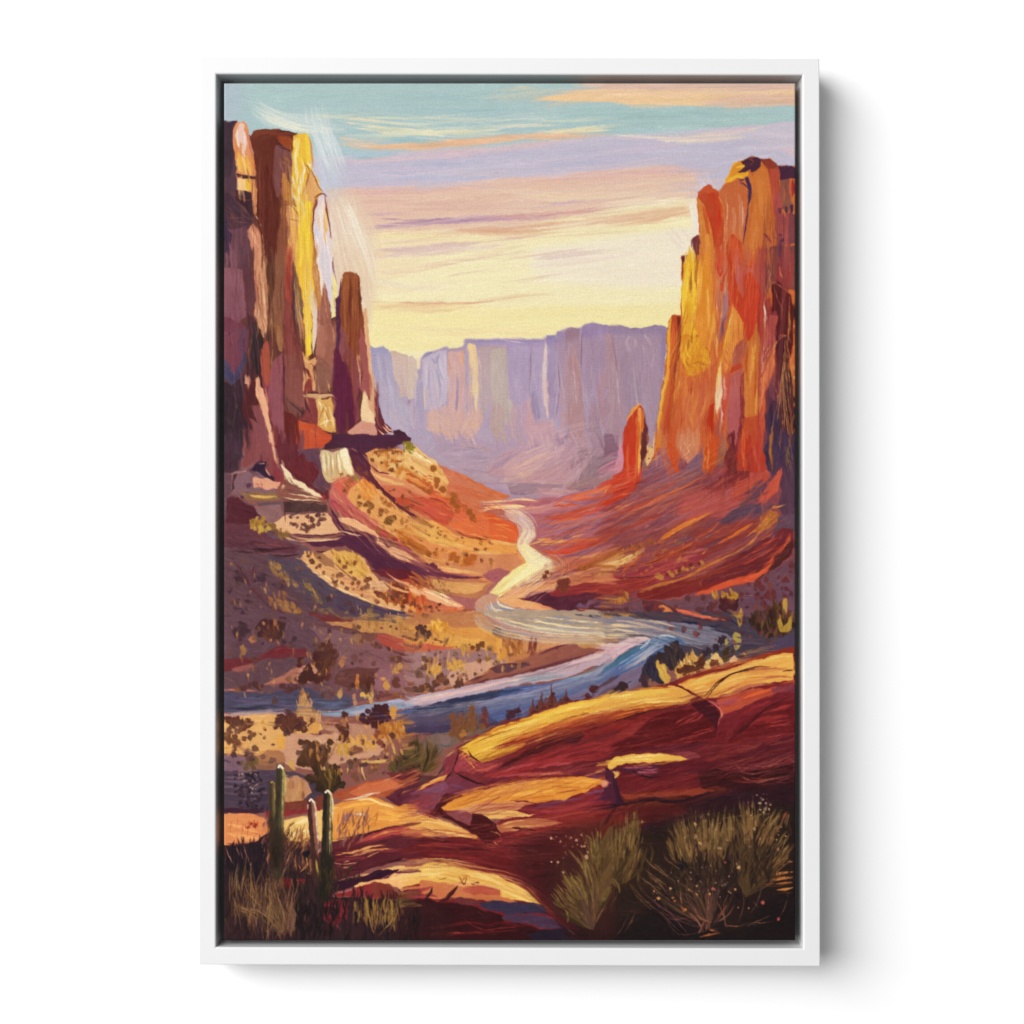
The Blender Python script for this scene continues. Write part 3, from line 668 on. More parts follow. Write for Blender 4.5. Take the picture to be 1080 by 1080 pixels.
P('f0c898','820 770 840 800 855 860 880 900 885 960 810 950 808 880',t=.04,k=.1)
P('d0907c','725 1000 780 960 815 935 885 955 900 1000 920 1035 820 1030 735 1015',t=.05,a=10)
P('6a2a34','880 740 905 790 915 860 940 950 990 985 1000 1000 960 1000 930 1030 905 1030 888 960 886 820',t=.05,a=70)
L('e0a888',8,'925 965 950 990 985 1010/900 980 930 1010 980 1030/935 950 960 980 1000 1000',k=.1)
L('a8604c',5,'895 900 905 950 925 985/890 840 900 900',k=.2)
P('4e2438','640 1015 720 1010 780 1020 900 1032 1000 1040 990 990 1020 985 1060 1004 1075 1020 1070 1050 1000 1080 590 1100 600 1060 640 1050',t=.04,a=20)
# ================================================================= RIGHT CLIFF
T(640,80,210)
P('c86a34','612 618 650 575 690 490 720 455 800 430 860 440 900 440 940 478 1050 480 1050 1090 430 1090 470 950 510 850 505 780 495 655 498 630 560 582',t=.05)
P('c4542c','494 622 515 605 560 578 600 615 560 630 500 655',t=.04,a=-20)
P('bf4420','500 655 560 632 605 618 640 690 645 760 640 900 610 1090 590 1090 600 960 570 840 540 740',t=.05,k=.1)
P('b84a26','500 640 545 620 560 650 600 760 560 720 520 690',t=.05)
P('d07c38','500 655 540 700 570 800 585 900 600 1000 600 1090 520 1090 512 960 515 860 505 760',t=.07,k=.1)
L('c45a24',20,'525 690 545 780 560 880/610 640 630 700 632 780',k=.3)
L('c83a1c',22,'610 700 615 780 620 860',k=.3)
P('c4683a','612 618 650 580 740 545 755 560 765 640 760 760 745 900 720 960 680 1000 650 1090 620 1090 640 960 650 800 648 700 630 650',t=.05,k=.1)
L('c87e5c',22,'720 620 735 700 730 800 735 880/690 700 700 780 690 860',k=.4,o=.8)
L('d89a80',7,'740 660 745 740 742 820/655 640 660 740 650 860/625 900 630 980 615 1060',k=.2)
L('d8855c',5,'640 720 645 820 635 940/650 760 655 860 640 980/610 640 630 680 640 720',k=.2)
P('c24420','670 860 700 850 720 880 740 900 745 940 700 1000 690 1090 640 1090 650 980',t=.06,k=.3)
L('d05028',9,'680 850 690 920 680 1000/720 870 715 920 700 980/660 900 662 980 650 1060',k=.2)
P('c87030','770 530 840 460 880 480 895 600 905 720 920 800 905 895 870 920 850 985 800 1000 720 1000 740 930 755 860 770 760 780 640',t=.04,a=88)
L('b85e28',18,'890 640 905 740 910 820/800 620 790 720 780 820',k=.3,o=.6)
L('cf7c3c',30,'830 520 840 640 850 760/820 800 800 880 780 960',k=.4,o=.6)
P('e9a026','645 575 670 525 690 485 700 465 750 448 740 480 780 480 780 530 770 545 720 548 680 565',t=.06,a=-20)
P('d88428','690 490 720 455 760 450 740 500 700 540 670 540',t=.05,a=-30,o=.8)
L('e8b030',12,'660 560 700 540 750 540/700 490 740 480 780 470',k=.2)
P('50263a','735 455 790 432 830 430 848 450 838 490 800 520 785 515 790 500 745 510 715 518 740 495 760 480',t=.03,a=-30)
L('8a4030',5,'760 440 800 450 780 480/790 520 800 530',k=.1)
L('4e2838',7,'720 550 740 555 755 548/715 515 750 510 780 500/735 565 755 580 775 600',k=.05)
L('50305a',20,'765 545 780 590 782 650 770 700',k=.05,tp=2)
L('50305a',9,'775 680 766 760 755 840 745 910',k=.05)
L('7a4a50',6,'728 550 735 570 750 580',k=.1)
P('a8482c','842 445 880 440 930 465 942 500 945 600 950 625 905 640 895 560 880 500 860 470',t=.05)
P('8f3c2c','842 442 890 438 935 470 940 495 880 495',t=.04,a=20)
P('b8503c','890 500 935 490 945 620 900 640',t=.05,o=.7)
P('4f2440','942 480 1010 478 1030 500 1030 550 980 555 950 560 944 520',t=.03,a=5)
P('8a5444','950 560 1000 550 1010 640 1010 700 990 740 950 700 948 620',t=.06)
L('b85a3a',12,'965 590 970 640 960 700/1000 560 1005 640',k=.2)
L('a02c2c',16,'1015 550 1018 600 1016 650',k=.2)
P('b04e48','905 640 948 620 960 700 940 740 930 780 915 760',t=.05)
P('9a4a48','930 740 990 740 1030 740 1030 900 960 920 930 900 925 820',t=.05)
P('7a4048','1000 740 1030 740 1030 900 1000 900',t=.05,o=.8)
P('4e2a48','938 708 960 708 958 738 940 738',e=.4);P('4e2a48','978 702 988 702 988 738 978 736',e=.3);P('4e2a48','1002 690 1020 690 1020 735 1004 738',e=.4)
L('4e2a48',9,'938 852 955 855 970 852/955 880 970 880/940 888 960 890 966 870',k=.1)
L('c85c4c',10,'960 780 962 840 960 880/930 800 925 850/980 780 985 830 985 880',k=.3,o=.7)
L('8a3430',13,'855 848 880 870 900 895',k=.05)
L('6a3a58',8,'915 760 925 830 915 880',k=.2,o=.8)
P('7a4440','870 930 920 920 1030 915 1030 1090 870 1090 872 1000',t=.07)
L('4c2844',12,'880 930 920 920 960 918/1010 930 1015 970 1020 1010/985 925 1000 960',k=.2)
L('b0503c',18,'930 960 920 1020 900 1080/960 1000 970 1040 960 1080/1000 980 1005 1040',k=.3)
P('b8485a','965 960 1000 940 1010 1010 1000 1090 950 1090 975 1020',t=.05,o=.8)
L('8a7040',5,'900 950 905 1000 890 1060/890 980 885 1020 882 1060/940 920 930 1000 905 1080',k=.2,o=.8)
L('c43c24',7,'690 995 730 1015 790 1030 840 1010 865 1000/700 998 760 998 810 998 865 1002/750 1020 790 1035 830 1015',k=.1)
P('c06058','700 1035 790 1035 850 1010 868 1010 870 1090 700 1090',t=.04,o=.9)
P('b8503c','845 940 870 930 870 1000 850 990',t=.05)
P('6a2a30','410 980 440 970 435 1000 425 1050 412 1060 415 1020',t=.04)
P('7a3a3c','467 880 510 850 512 920 500 1000 480 960 465 920',t=.05)
P('e2a024','440 1000 462 930 490 970 500 1000 520 900 530 1000 540 1090 425 1090 430 1040',t=.07,k=.1)
L('f0b82c',14,'465 930 450 1000 435 1085/510 900 512 980 510 1060',k=.2)
L('9a5a38',9,'490 900 490 980 500 1080/505 940 500 1010',k=.3)
L('e08c3c',24,'550 860 560 960 560 1080',k=.3,tp=2)
# tile F
T(640,270,210)
P('c8642c','412 -10 1030 -10 1030 1100 240 1100 270 1000 300 760 330 520 330 420 350 340 370 312 405 320 410 200',t=.06)
P('6a2830','412 0 440 -10 430 60 415 110 418 50',t=.04)
P('e6a828','425 30 440 -10 500 -10 490 100 480 200 485 320 500 420 480 440 440 420 410 430 412 300 408 230',t=.07)
L('f2c23a',18,'445 20 435 140 425 260/425 120 420 220 418 330/470 60 480 200 475 330',k=.2)
L('a86c2c',9,'465 60 462 140 466 220/490 20 486 100 480 150/455 100 455 200',k=.3)
P('e08a2c','500 -10 580 -10 590 100 600 300 595 420 570 520 500 440 480 380 490 200',t=.06)
L('e8a040',16,'520 40 510 160 500 260/550 160 555 300 560 420',k=.3)
L('f0b840',8,'510 20 500 120 490 240 482 340/485 300 475 380',k=.2)
P('d67a3c','560 -10 590 -10 610 120 600 240 590 320 580 200 575 100',t=.05,k=.2)
P('e09820','412 420 470 440 500 430 560 520 570 570 540 620 480 650 440 640 410 560 400 500',t=.08,k=.2)
L('a86a1c',9,'450 440 445 480 440 510/470 410 465 460 480 470/500 560 520 580 560 590/470 580 500 570 540 575/430 560 450 590 480 600',k=.3)
L('d07020',14,'400 560 420 620 460 650/395 640 400 700 395 740/420 650 430 720 450 760',k=.3)
L('f0b030',10,'430 460 440 520 470 560/490 460 520 510 550 540/420 500 425 560 440 600',k=.3)
P('c45c34','400 640 470 650 540 640 600 560 600 700 570 780 550 900 540 1010 520 1080 340 1080 345 960 380 800',t=.05,a=80)
P('c8663c','420 740 560 700 600 640 590 740 540 860 460 980 380 940 400 820',t=.06,a=110,k=.2)
L('d0783c',16,'430 820 470 900 450 980/500 740 480 820 450 900/560 720 540 800 510 880',k=.4)
L('b84c2c',14,'400 760 410 860 400 940/470 670 460 720 450 750',k=.3)
L('b4481c',10,'460 690 470 710 455 755',k=.2)
L('d89860',4,'380 960 430 1010 480 1060/400 940 450 990 490 1030/540 920 500 980 460 1050/390 980 430 1040 470 1075/520 900 480 960 440 1010',k=.2)
P('c4302c','590 20 600 60 620 80 640 20 670 0 680 -10 590 -10',t=.05,k=.2)
P('c07458','590 -10 640 20 660 60 665 160 650 280 620 300 600 240 612 120',t=.07,k=.2)
L('c83820',12,'600 20 620 100 640 40/625 120 625 180 640 120 660 60/610 -10 618 60',k=.2)
L('e0a080',10,'600 240 605 300 610 360/640 220 630 300 620 360/655 140 640 200',k=.3)
P('a07078','640 200 665 180 670 260 655 340 635 440 618 470 615 400 630 320',t=.06)
P('7a4a64','640 340 655 320 640 420 625 470 618 460 622 400',t=.04)
L('e8a850',18,'585 300 590 380 600 480 605 560',k=.2)
P('c83c20','665 -10 700 -10 700 60 710 120 720 180 750 240 770 300 760 380 740 440 730 360 720 340 690 290 670 260 668 120',t=.06)
P('c46058','700 40 800 50 870 20 870 230 860 260 830 160 780 80 760 100 750 200 745 220 720 160 705 110',t=.04)
P('b04a3c','790 50 860 10 870 10 868 220 850 240 820 150',t=.04,o=.8)
L('c03c24',8,'680 20 740 40 800 50 860 20/690 15 760 20 800 45',k=.1)
L('d87050',4,'780 90 820 150 840 190 855 250/865 120 868 200',k=.1)
P('c43c22','755 100 790 80 830 150 860 230 870 300 860 440 840 460 800 470 770 450 760 340 740 240 750 200',t=.05)
P('e08c38','685 260 720 300 745 360 750 440 720 470 690 520 670 580 650 640 635 560 640 500 655 440 680 340',t=.06,a=105)
L('f0b030',16,'690 270 670 380 650 460 635 520/640 470 625 560 610 640 600 700',k=.1)
L('f6d060',8,'685 290 665 390 645 470/630 540 615 620 605 690',k=.1)
L('c8642c',6,'650 500 670 540 690 570/640 530 655 570 670 600/655 480 680 520 700 540',k=.1)
P('a8584c','700 490 740 450 765 460 760 560 700 600 680 580 690 530',t=.05)
P('b83c24','690 590 755 565 760 590 700 625 670 635',t=.05,a=-20)
P('b25c5c','680 640 750 600 765 640 745 720 740 830 720 950 690 960 670 1000 655 900 665 760',t=.05)
P('c0503c','600 700 660 620 680 640 670 760 650 880 640 960 600 900 585 820',t=.05,k=.2)
P('efd8b4','604 700 614 640 628 625 632 700 636 760 618 800 606 840 600 890 590 820 592 760',t=.05,k=.5,b=2,o=.9)
L('f8ecd0',12,'615 660 605 740 598 820/630 740 610 790 600 860',k=.2)
L('e0a090',10,'640 640 645 720 640 780/620 790 630 860 620 940',k=.2)
L('f0c060',9,'612 600 605 660 598 710',k=.2)
P('b83410','560 810 585 790 590 900 600 960 605 1090 540 1090 545 960',t=.05)
P('ac5040','590 900 610 880 650 960 660 1090 600 1090',t=.06)
L('b8784c',16,'620 880 625 960 630 1060/640 940 645 1020',k=.3)
P('7c2430','735 650 760 620 765 760 760 880 740 960 720 960 730 860',t=.04)
P('6c2428','690 960 735 950 730 1020 715 1090 650 1090 670 1020',t=.04)
P('c87030','760 480 830 380 840 460 845 620 830 740 840 860 820 900 770 900 750 860 755 700 750 560',t=.06)
L('e0a040',8,'825 340 815 440 805 540 800 640/750 560 755 640 752 720',k=.2)
L('d88c3c',14,'800 480 790 600 780 720/830 620 820 740 815 860',k=.3)
L('b8501c',14,'770 480 765 600 770 700/790 900 780 960 760 1060/820 560 815 680 810 780',k=.3)
P('b84c28','740 880 840 860 860 1000 860 1090 720 1090',t=.06,k=.2)
P('c05038','840 460 870 400 880 440 850 560 845 660 870 600 900 560 915 480 935 430 915 600 905 660 880 720 870 860 850 940 860 1090 830 1090 830 900 830 740',t=.06)
P('e07c48','845 660 880 590 920 480 918 600 900 660 860 760 840 860 830 820',t=.05,a=105)
P('9c3830','870 230 900 220 905 300 930 320 935 430 900 500 870 560 850 600 860 500 868 420 862 330',t=.05)
P('b05048','890 320 930 320 935 430 915 480 880 560 855 620 862 520 870 440 880 380',t=.05)
P('8a4840','870 -10 1030 -10 1030 180 990 180 910 130 880 200 868 140',t=.06)
P('9c3c3c','920 60 960 20 1020 0 1010 130 990 180 920 120',t=.05)
L('9c7848',6,'900 -10 900 60 880 160 872 230/915 0 912 80 895 160 880 220',k=.2)
L('b86a48',10,'880 40 890 120 880 180/940 40 950 90 970 130/1000 20 1000 80',k=.3)
P('5c1c1c','905 150 940 130 985 190 1010 200 1025 300 1020 480 1000 560 980 420 930 440 935 320 900 300 908 220',t=.04)
L('c87c58',3,'905 130 940 150 985 190/915 160 935 230 960 290 930 330',k=.1)
P('8c3840','905 300 930 295 932 320 905 320',e=.3)
P('4a1a24','930 430 985 430 1000 600 1025 700 1025 1090 960 1090 890 1080 880 900 910 780 930 600 925 500',t=.05)
P('6a3848','880 720 910 660 930 720 940 800 900 900 880 1000 870 1090 850 1090 870 880',t=.05)
P('7c4050','900 660 930 560 935 660 960 700 940 800 900 760 880 720',t=.05,o=.7)
P('4a2c48','870 860 910 780 945 800 930 960 900 1090 860 1090',t=.05)
L('3c3050',16,'905 800 900 900 885 1000/950 760 940 860 930 940',k=.3,o=.8)
L('8c4a34',9,'1000 200 1000 300 1005 420/985 440 990 520 1000 600',k=.2)
L('a87038',8,'975 440 975 560 965 640 960 740/1000 260 995 400 990 480',k=.2)
L('b88a50',4.5,'840 640 880 540 920 470 960 435 980 440/975 430 970 520 960 620 940 760 910 900 895 1040/980 450 1000 540 1015 640 1020 760/960 640 950 760 930 900/960 660 980 800 1000 960 1010 1080/965 700 970 840 975 960/985 520 1000 700 1010 880/970 560 990 740 1005 900/955 760 960 900 970 1020/1000 800 1015 950 1020 1080/960 740 985 900 1000 1040',k=.15)
L('d89858',3,'900 520 940 450 985 425 1010 470/930 440 960 420 985 440/910 680 930 740 940 790/850 560 880 500 910 470',k=.1)
L('6a5a40',4,'980 480 985 640 990 800/970 600 975 740 965 900/945 800 950 920 940 1060/1005 600 1015 760 1020 900',k=.2)
L('4a2848',12,'950 900 960 1000 950 1080/1000 960 1010 1040',k=.3)
L('f2dcc0',10,'858 240 866 290 866 340 862 400',k=.1)
L('e8b0a0',5,'862 340 865 420 858 500 850 600/858 560 850 640',k=.1)
L('d88058',6,'850 640 870 560 900 500/845 660 850 600',k=.1)
# slender pinnacle on the left of it
P('b84c24','330 420 345 350 362 315 400 318 408 400 405 480 395 560 385 640 370 720 345 900 335 1040 340 1100 240 1100 262 1000 285 880 310 740 335 600 330 500',t=.05,a=97)
P('e8a030','330 440 345 360 358 325 362 340 352 400 345 460 355 540 340 640 318 760 296 880 272 960 300 760 325 620 335 540',t=.05,a=100)
L('7c2c20',20,'395 330 398 430 388 520 376 600 368 680',k=.2,tp=2)
L('d0602c',22,'365 350 362 440 350 560',k=.3)
L('c86430',26,'350 620 325 780 300 920 280 1080',k=.2)
L('e08c34',8,'330 680 300 840 275 1000 262 1080/345 600 330 700',k=.2)
L('8a3418',5,'375 660 360 780 345 900 338 980',k=.1)
L('c87838',9,'390 540 378 680 365 800/405 560 400 660 390 760',k=.3)
L('f4b850',4,'335 600 315 700 295 820 278 920',k=.05)
# short spur
P('c03c1c','112 880 140 830 182 800 200 830 205 900 215 980 220 1090 60 1090 90 980 100 940',t=.05)
P('e8963c','112 870 135 830 175 800 190 802 160 830 130 860 118 900',t=.04,a=-50)
L('ec9440',22,'180 830 180 900 178 980 180 1070',k=.2,tp=2)
L('e07030',14,'195 830 200 900 195 960/165 860 160 960 170 1070',k=.2)
L('c05a24',5,'178 860 176 940 186 1020',k=.1)
P('6c2c2c','205 830 215 900 232 960 250 1000 245 1090 212 1090 210 980',t=.04)
P('dcac80','232 960 268 955 265 1010 258 1090 235 1090 240 1010 225 970',t=.04)
D('7a4040','245 980 4 250 1015 6 238 1000 3 255 1040 4')
P('d08898','60 1090 75 1010 95 980 90 1090',t=.04)
# ================================================================= VALLEY (tile H)
T(430,460,210)
P('a8686c','-10 380 420 380 600 345 1090 345 1090 1090 -10 1090',t=.04,b=3)
P('c4755a','-20 60 60 80 180 165 300 210 420 270 560 328 500 350 380 360 420 420 600 500 600 620 640 680 520 780 300 860 -20 860',t=.05,a=25)
P('cc7860','190 170 300 215 420 280 540 330 400 350 360 380 260 330 200 260',t=.05,a=25,c2='c47a5c',g=60,k=.1)
L('d9703c',9,'180 170 280 210 380 262 470 300 560 328/420 290 480 320 540 332',k=.2)
P('d8684a','-20 260 80 290 180 320 280 380 380 420 340 470 200 440 60 400 -20 360',t=.05,a=20,k=.1)
P('bf4f3c','-20 340 60 330 150 338 210 370 240 410 215 480 170 490 110 440 50 400 -20 380',t=.06,a=25)
P('c9584a','20 380 80 350 160 370 215 420 200 460 120 440 50 410',t=.05,a=20,k=.2)
P('e2764a','215 470 300 460 400 420 500 440 600 500 598 560 520 590 440 560 320 540 250 510',t=.06,a=18,k=.1)
P('d85a30','395 405 450 420 540 460 595 490 600 540 560 540 500 500 440 460',t=.07,a=25,k=.15)
P('e0683c','440 470 520 500 590 520 598 575 520 580 440 550',t=.06,a=20,k=.3)
P('e8a45c','-20 440 60 460 130 460 200 490 260 540 440 560 600 600 590 640 520 640 300 620 120 560 -20 520',t=.06,a=12,k=.2)
P('e3b060','20 450 110 455 150 500 260 560 300 600 180 600 60 560 10 500',t=.07,a=20,k=.3,b=1)
P('e0905a','-20 520 60 560 200 600 420 630 620 650 640 690 560 760 420 790 300 740 160 700 -20 690',t=.06,a=5,k=.2)
P('c88868','180 640 360 640 560 640 630 680 540 780 430 770 250 740',t=.06,a=0,k=.3,o=.8)
L('e8b878',16,'440 560 520 580 600 590/300 600 400 630 520 640/130 700 260 730 400 745',k=.3)
L('b8603c',10,'250 510 320 545 420 560 460 552/300 530 380 552 440 556',k=.3)
L('8f4a2c',7,'260 515 300 535/330 545 390 552/430 572 460 588/390 540 440 552',k=.2)
P('6d2c4a','-20 682 60 684 150 690 162 715 200 740 300 762 420 770 380 778 240 775 150 765 60 750 -20 740',t=.05,a=5)
L('8a4a56',8,'180 740 260 752 330 764 400 770',k=.2)
P('a8606c','400 760 440 725 500 715 560 740 520 790 460 800',t=.04,a=-20,k=.2,b=1)
L('e8a878',10,'150 715 260 735 400 748/170 728 300 742',k=.2)
P('b87c58','-20 755 150 770 300 780 460 790 420 850 380 880 300 880 160 850 -20 840',t=.07,a=5,k=.2)
P('d8a068','130 780 260 790 420 800 400 840 300 860 200 840 130 810',t=.07,a=8,k=.4)
L('d89870',14,'-10 780 60 800 150 830/300 800 380 800 440 800',k=.4)
P('a05c4a','-20 850 60 870 160 880 300 930 360 940 380 980 500 1020 500 1090 -20 1090',t=.06,a=10)
P('eeb28c','-20 830 100 830 200 880 300 920 290 940 220 930 140 900 40 870 -20 860',t=.05,a=20,k=.1)
P('c87050','-20 860 60 880 160 915 300 935 240 975 160 985 60 970 -20 960',t=.08,a=10,k=.3)
# deep right side
P('b06a7c','560 350 700 345 860 320 960 300 1000 280 1090 260 1090 700 940 720 820 700 760 640 700 540 640 450 540 400 480 380',t=.06,a=-18)
P('c0848c','560 380 700 380 860 340 960 320 860 380 720 420 620 420 540 400',t=.05,a=-10,k=.3)
L('e0a08c',10,'370 352 480 352 600 345 700 348/400 370 520 370 640 375/540 390 640 392 740 380',k=.2)
L('f2c090',12,'390 400 480 388 560 382 640 378',k=.2)
L('f8dca0',9,'395 388 470 382 540 378/500 375 600 378 650 376/500 395 560 388 640 380',k=.2)
L('f0c49c',12,'560 342 640 342 710 350/400 356 480 352 540 350',k=.3)
L('e87040',14,'790 370 860 335 960 310 1020 290 1085 262/1000 310 1085 280/860 350 940 335 1010 320',k=.2)
L('c84a2c',18,'780 380 880 370 980 345 1085 320/740 440 840 430 940 400 1085 350/1000 380 1085 360',k=.25)
L('c4524a',26,'760 450 860 440 960 420 1085 380/720 620 820 625 940 590 1085 540',k=.3)
L('9a6890',18,'680 500 800 480 920 450 1085 410/760 520 880 500 1000 470 1085 460/840 350 940 360 1040 340',k=.35)
L('b87090',16,'700 420 800 400 900 380/700 550 800 530 900 510 1000 500/900 470 1000 440 1085 430',k=.4,o=.8)
L('e09c5c',12,'700 590 800 580 900 545 960 530/720 575 800 570 860 555/700 560 780 560',k=.3)
L('d8683c',18,'760 480 860 450 960 440/800 600 900 570 1000 560 1085 530/960 600 1030 580 1085 550',k=.3)
L('cc4a30',20,'730 630 830 635 930 610 1020 580 1085 560',k=.25)
L('8c5a80',14,'820 660 920 640 1000 610 1085 590/960 520 1030 490 1085 480/840 560 900 540',k=.3)
P('c0705c','760 640 860 660 980 650 1090 610 1090 700 1000 700 900 730 820 760 800 700',t=.06,a=-12,k=.2)
P('cc9478','760 660 800 680 840 720 760 770 700 790 640 830 600 830 700 740',t=.05,a=-30,k=.4,b=2,o=.8)
L('e8a070',14,'900 660 1000 650 1085 620/880 750 980 730 1085 690/840 770 940 750 1040 730',k=.2)
L('c8803c',20,'920 720 980 705 1050 680/980 700 1040 680 1085 650/1020 660 1085 630',k=.5)
D('a86428','940 715 16 975 705 14 1005 695 15 1035 685 14 1062 660 16 1080 632 14 1080 676 14 1025 662 10 965 722 12')
D('8a4a24','955 722 8 1000 705 8 1045 690 9 1072 668 8')
P('dc9470','560 830 700 800 860 760 1000 740 1090 720 1090 800 900 810 800 830 660 850 620 880 700 900 760 930 860 950 700 950 560 930 480 900',t=.06,a=-8,k=.1)
P('e8a878','480 880 600 860 640 880 720 930 840 950 700 945 540 920',t=.04,a=5,k=.2)
L('6a2c3c',4,'600 812 700 790 780 765 860 750/580 830 640 810 700 795',k=.1)
L('c07a5c',12,'820 800 940 780 1085 750/700 810 760 800 820 790',k=.3)
P('5f2440','600 888 660 870 740 850 820 850 880 830 960 820 1090 790 1090 970 960 965 860 958 780 940 720 910 660 895',t=.06,a=-8)
P('8c2c38','760 850 860 820 960 800 1090 785 1090 850 980 850 860 870 780 870',t=.06,a=-6,k=.3)
P('6c4a70','1000 880 1090 860 1090 950 960 940 900 930',t=.05,k=.3,a=0,b=1)
D('7a3c38','830 800 24 860 795 24 845 825 24 815 825 14 870 820 14')
L('5a2030',8,'820 785 822 830/840 780 842 830/860 785 860 830',k=.1)
D('58243a','740 900 16 800 920 18 900 940 22 960 900 20 1040 890 14 1000 930 16 1060 940 14 860 900 14 1000 880 12')
L('e08858',8,'920 938 1000 946 1085 958',k=.1)
D('7a3828','755 740 14 740 765 18 775 748 10 730 775 10')
# river
P('c9a0a0','520 410 580 400 640 450 665 500 700 545 640 600 590 610 600 540 590 480 540 440',t=.05,a=45,k=.2)
L('bda0c4',34,'600 440 650 480 630 540',k=.3,tp=0,o=.85)
L('e8c4b8',12,'560 410 610 430 650 465/600 420 640 470 660 500/610 560 630 520 640 480/520 400 600 412 640 440',k=.2)
L('f0d8c8',6,'540 410 600 425 640 460/600 540 640 510 660 490/610 570 660 540 700 520/640 560 680 540 695 530',k=.2)
L('a884b4',8,'620 440 650 470/630 500 650 490/590 470 620 500',k=.2)
L('f2d088',8,'640 585 620 600 600 620/650 590 690 580 740 560',k=.2,o=.8)
P('f2ecac','600 600 640 580 700 620 760 680 730 720 660 770 560 830 500 875 460 870 440 850 520 770 600 710 640 690 620 650',t=.03,a=-38,c2='f0e29c',g=120)
P('f6f2bc','630 600 680 620 740 680 700 730 600 790 520 850 490 860 560 780 640 720 670 690',t=.02,a=-38,b=2,k=.2)
L('d88c54',3.5,'650 585 700 630 756 682/640 580 690 625 750 672/670 590 730 640 764 680/480 866 560 820 640 770 700 735',k=.1,o=.9)
L('d8c084',5,'440 850 500 820 580 770/450 870 520 850 560 830/590 620 610 660 640 685',k=.2,o=.9)
P('c99a88','360 910 400 870 440 850 500 870 480 900 520 930 600 950 640 990 500 985 400 970 365 945',t=.08,a=30,k=.4)
P('a89ca8','420 930 480 900 600 940 760 950 900 965 1090 975 1090 1035 860 1050 700 1030 520 990 440 970',t=.08,a=8,k=.3)
L('e8d4b4',12,'400 900 440 950 520 980 640 1005/440 890 470 940 560 960 680 980/480 880 500 920 580 940',k=.4)
L('e0c8b0',14,'420 960 540 1000 700 1030 900 1050 1085 1070/520 990 640 1020 760 1040',k=.3)
L('f0dcac',14,'700 1000 820 1010 960 1035 1085 1045/760 975 900 995 1085 1020',k=.35)
L('8088b0',12,'560 950 700 970 860 985 1000 1000/640 985 780 1010 900 1025/760 960 900 965 1085 985/470 930 560 945 620 960',k=.4)
L('4c4468',10,'900 955 980 968 1085 985/840 950 920 960 1000 968',k=.2)
L('b0b4c0',8,'520 970 640 1000 780 1020 1000 1045/420 900 470 960 520 975',k=.4)
L('a88c98',5,'370 900 380 940 440 975/400 880 420 930 480 970/380 930 440 970 520 995',k=.3)
# ================================================================= LEFT HILLS (tile G)
T(230,460,210)
P('4c3040','-10 -10 130 -10 120 100 110 180 60 200 -10 200',t=.05)
P('6a2a34','300 -10 420 -10 420 80 500 110 560 200 600 260 590 340 420 330 350 200 320 150',t=.05)
P('8a4c50','118 -10 262 -10 290 90 300 180 300 240 240 180 180 140 110 180 130 100',t=.05)
L('dc9c80',12,'265 -10 290 80 300 160 310 240',k=.1,tp=2)
P('8c3c48','290 120 340 200 350 240 320 290 290 240',t=.05)
P('c4502c','412 -10 610 -10 600 30 540 60 480 72 440 65 415 40',t=.06,k=.1,a=0)
P('6a4458','430 75 540 60 560 160 600 280 560 310 500 270 440 200 420 120',t=.05)
P('6c2430','450 90 470 130 520 150 540 200 500 260 440 220 380 180 400 130',t=.05,k=.1)
P('562440','610 -10 1000 -10 1042 8 1036 34 990 40 940 60 860 80 800 110 760 90 720 60 680 55 610 40',t=.04,a=10)
P('5e2440','700 60 760 90 810 130 860 210 940 300 1040 400 1090 450 1090 500 980 420 900 330 830 260 760 220 720 180',t=.04,a=40)
L('4a1c34',4,'750 20 752 60 748 90',k=.1)
P('cdb48a','545 95 560 72 585 72 612 84 640 80 660 66 685 62 698 85 715 150 736 205 700 218 650 225 600 255 572 230 552 165',t=.07,a=80,k=.15,sm=1)
L('d0b48c',10,'580 90 580 160 590 240/620 100 620 160 630 220/600 90 605 180 610 250',k=.3)
P('f6ecc4','654 84 668 66 686 66 698 100 716 165 728 200 704 206 680 186 660 130',t=.03,sm=1,k=.2,b=1)
L('f0e0b4',9,'560 90 562 140 568 190/580 84 590 130 588 180/610 94 612 150 618 200',k=.3)
L('9c7c60',4,'575 90 576 150 584 220/600 90 602 160 606 230/632 90 634 150 642 210',k=.3)
L('d88868',10,'590 240 640 225 700 222/610 250 660 235 720 230',k=.4)
L('f4e8c0',12,'560 90 565 150 575 200/640 90 650 150 660 220',k=.2)
P('c0646c','610 260 660 230 720 220 760 260 800 300 860 340 900 370 980 440 1090 500 1090 690 1000 640 940 560 860 520 760 460 660 400 590 350',t=.05,a=35,k=.1)
P('cc6058','620 250 680 220 740 240 780 290 740 340 690 330 640 300',t=.06,a=30,k=.3)
P('aa4a5a','600 340 700 380 800 450 860 500 840 520 720 460 600 390',t=.05,a=30,k=.1)
P('9c3040','840 490 960 510 1000 580 920 570 860 530',t=.05,a=20,k=.2)
P('dfa466','700 300 780 230 860 290 920 340 960 380 1090 480 1090 620 1000 580 930 530 860 470 790 420 720 370 690 330',t=.06,a=38,k=.2)
L('e08838',16,'740 220 780 280 830 310 860 320/770 240 800 270/780 300 800 330 850 340',k=.3)
scat('d87828 e89840 e8b060 cc6a30','730 220 860 260 880 340 760 330',26,60,40,11,aj=30,o=.8)
P('d89858','790 90 850 70 900 65 980 70 1030 110 1090 190 1090 290 1000 240 920 220 860 200 820 160',t=.06,a=30,k=.2)
P('d4906c','820 120 880 180 960 220 1090 270 1090 340 960 320 900 290 850 240 820 190',t=.05,a=30,k=.2)
P('c87058','880 260 960 270 1060 290 1090 290 1090 440 1020 400 960 340 900 300',t=.05,a=30)
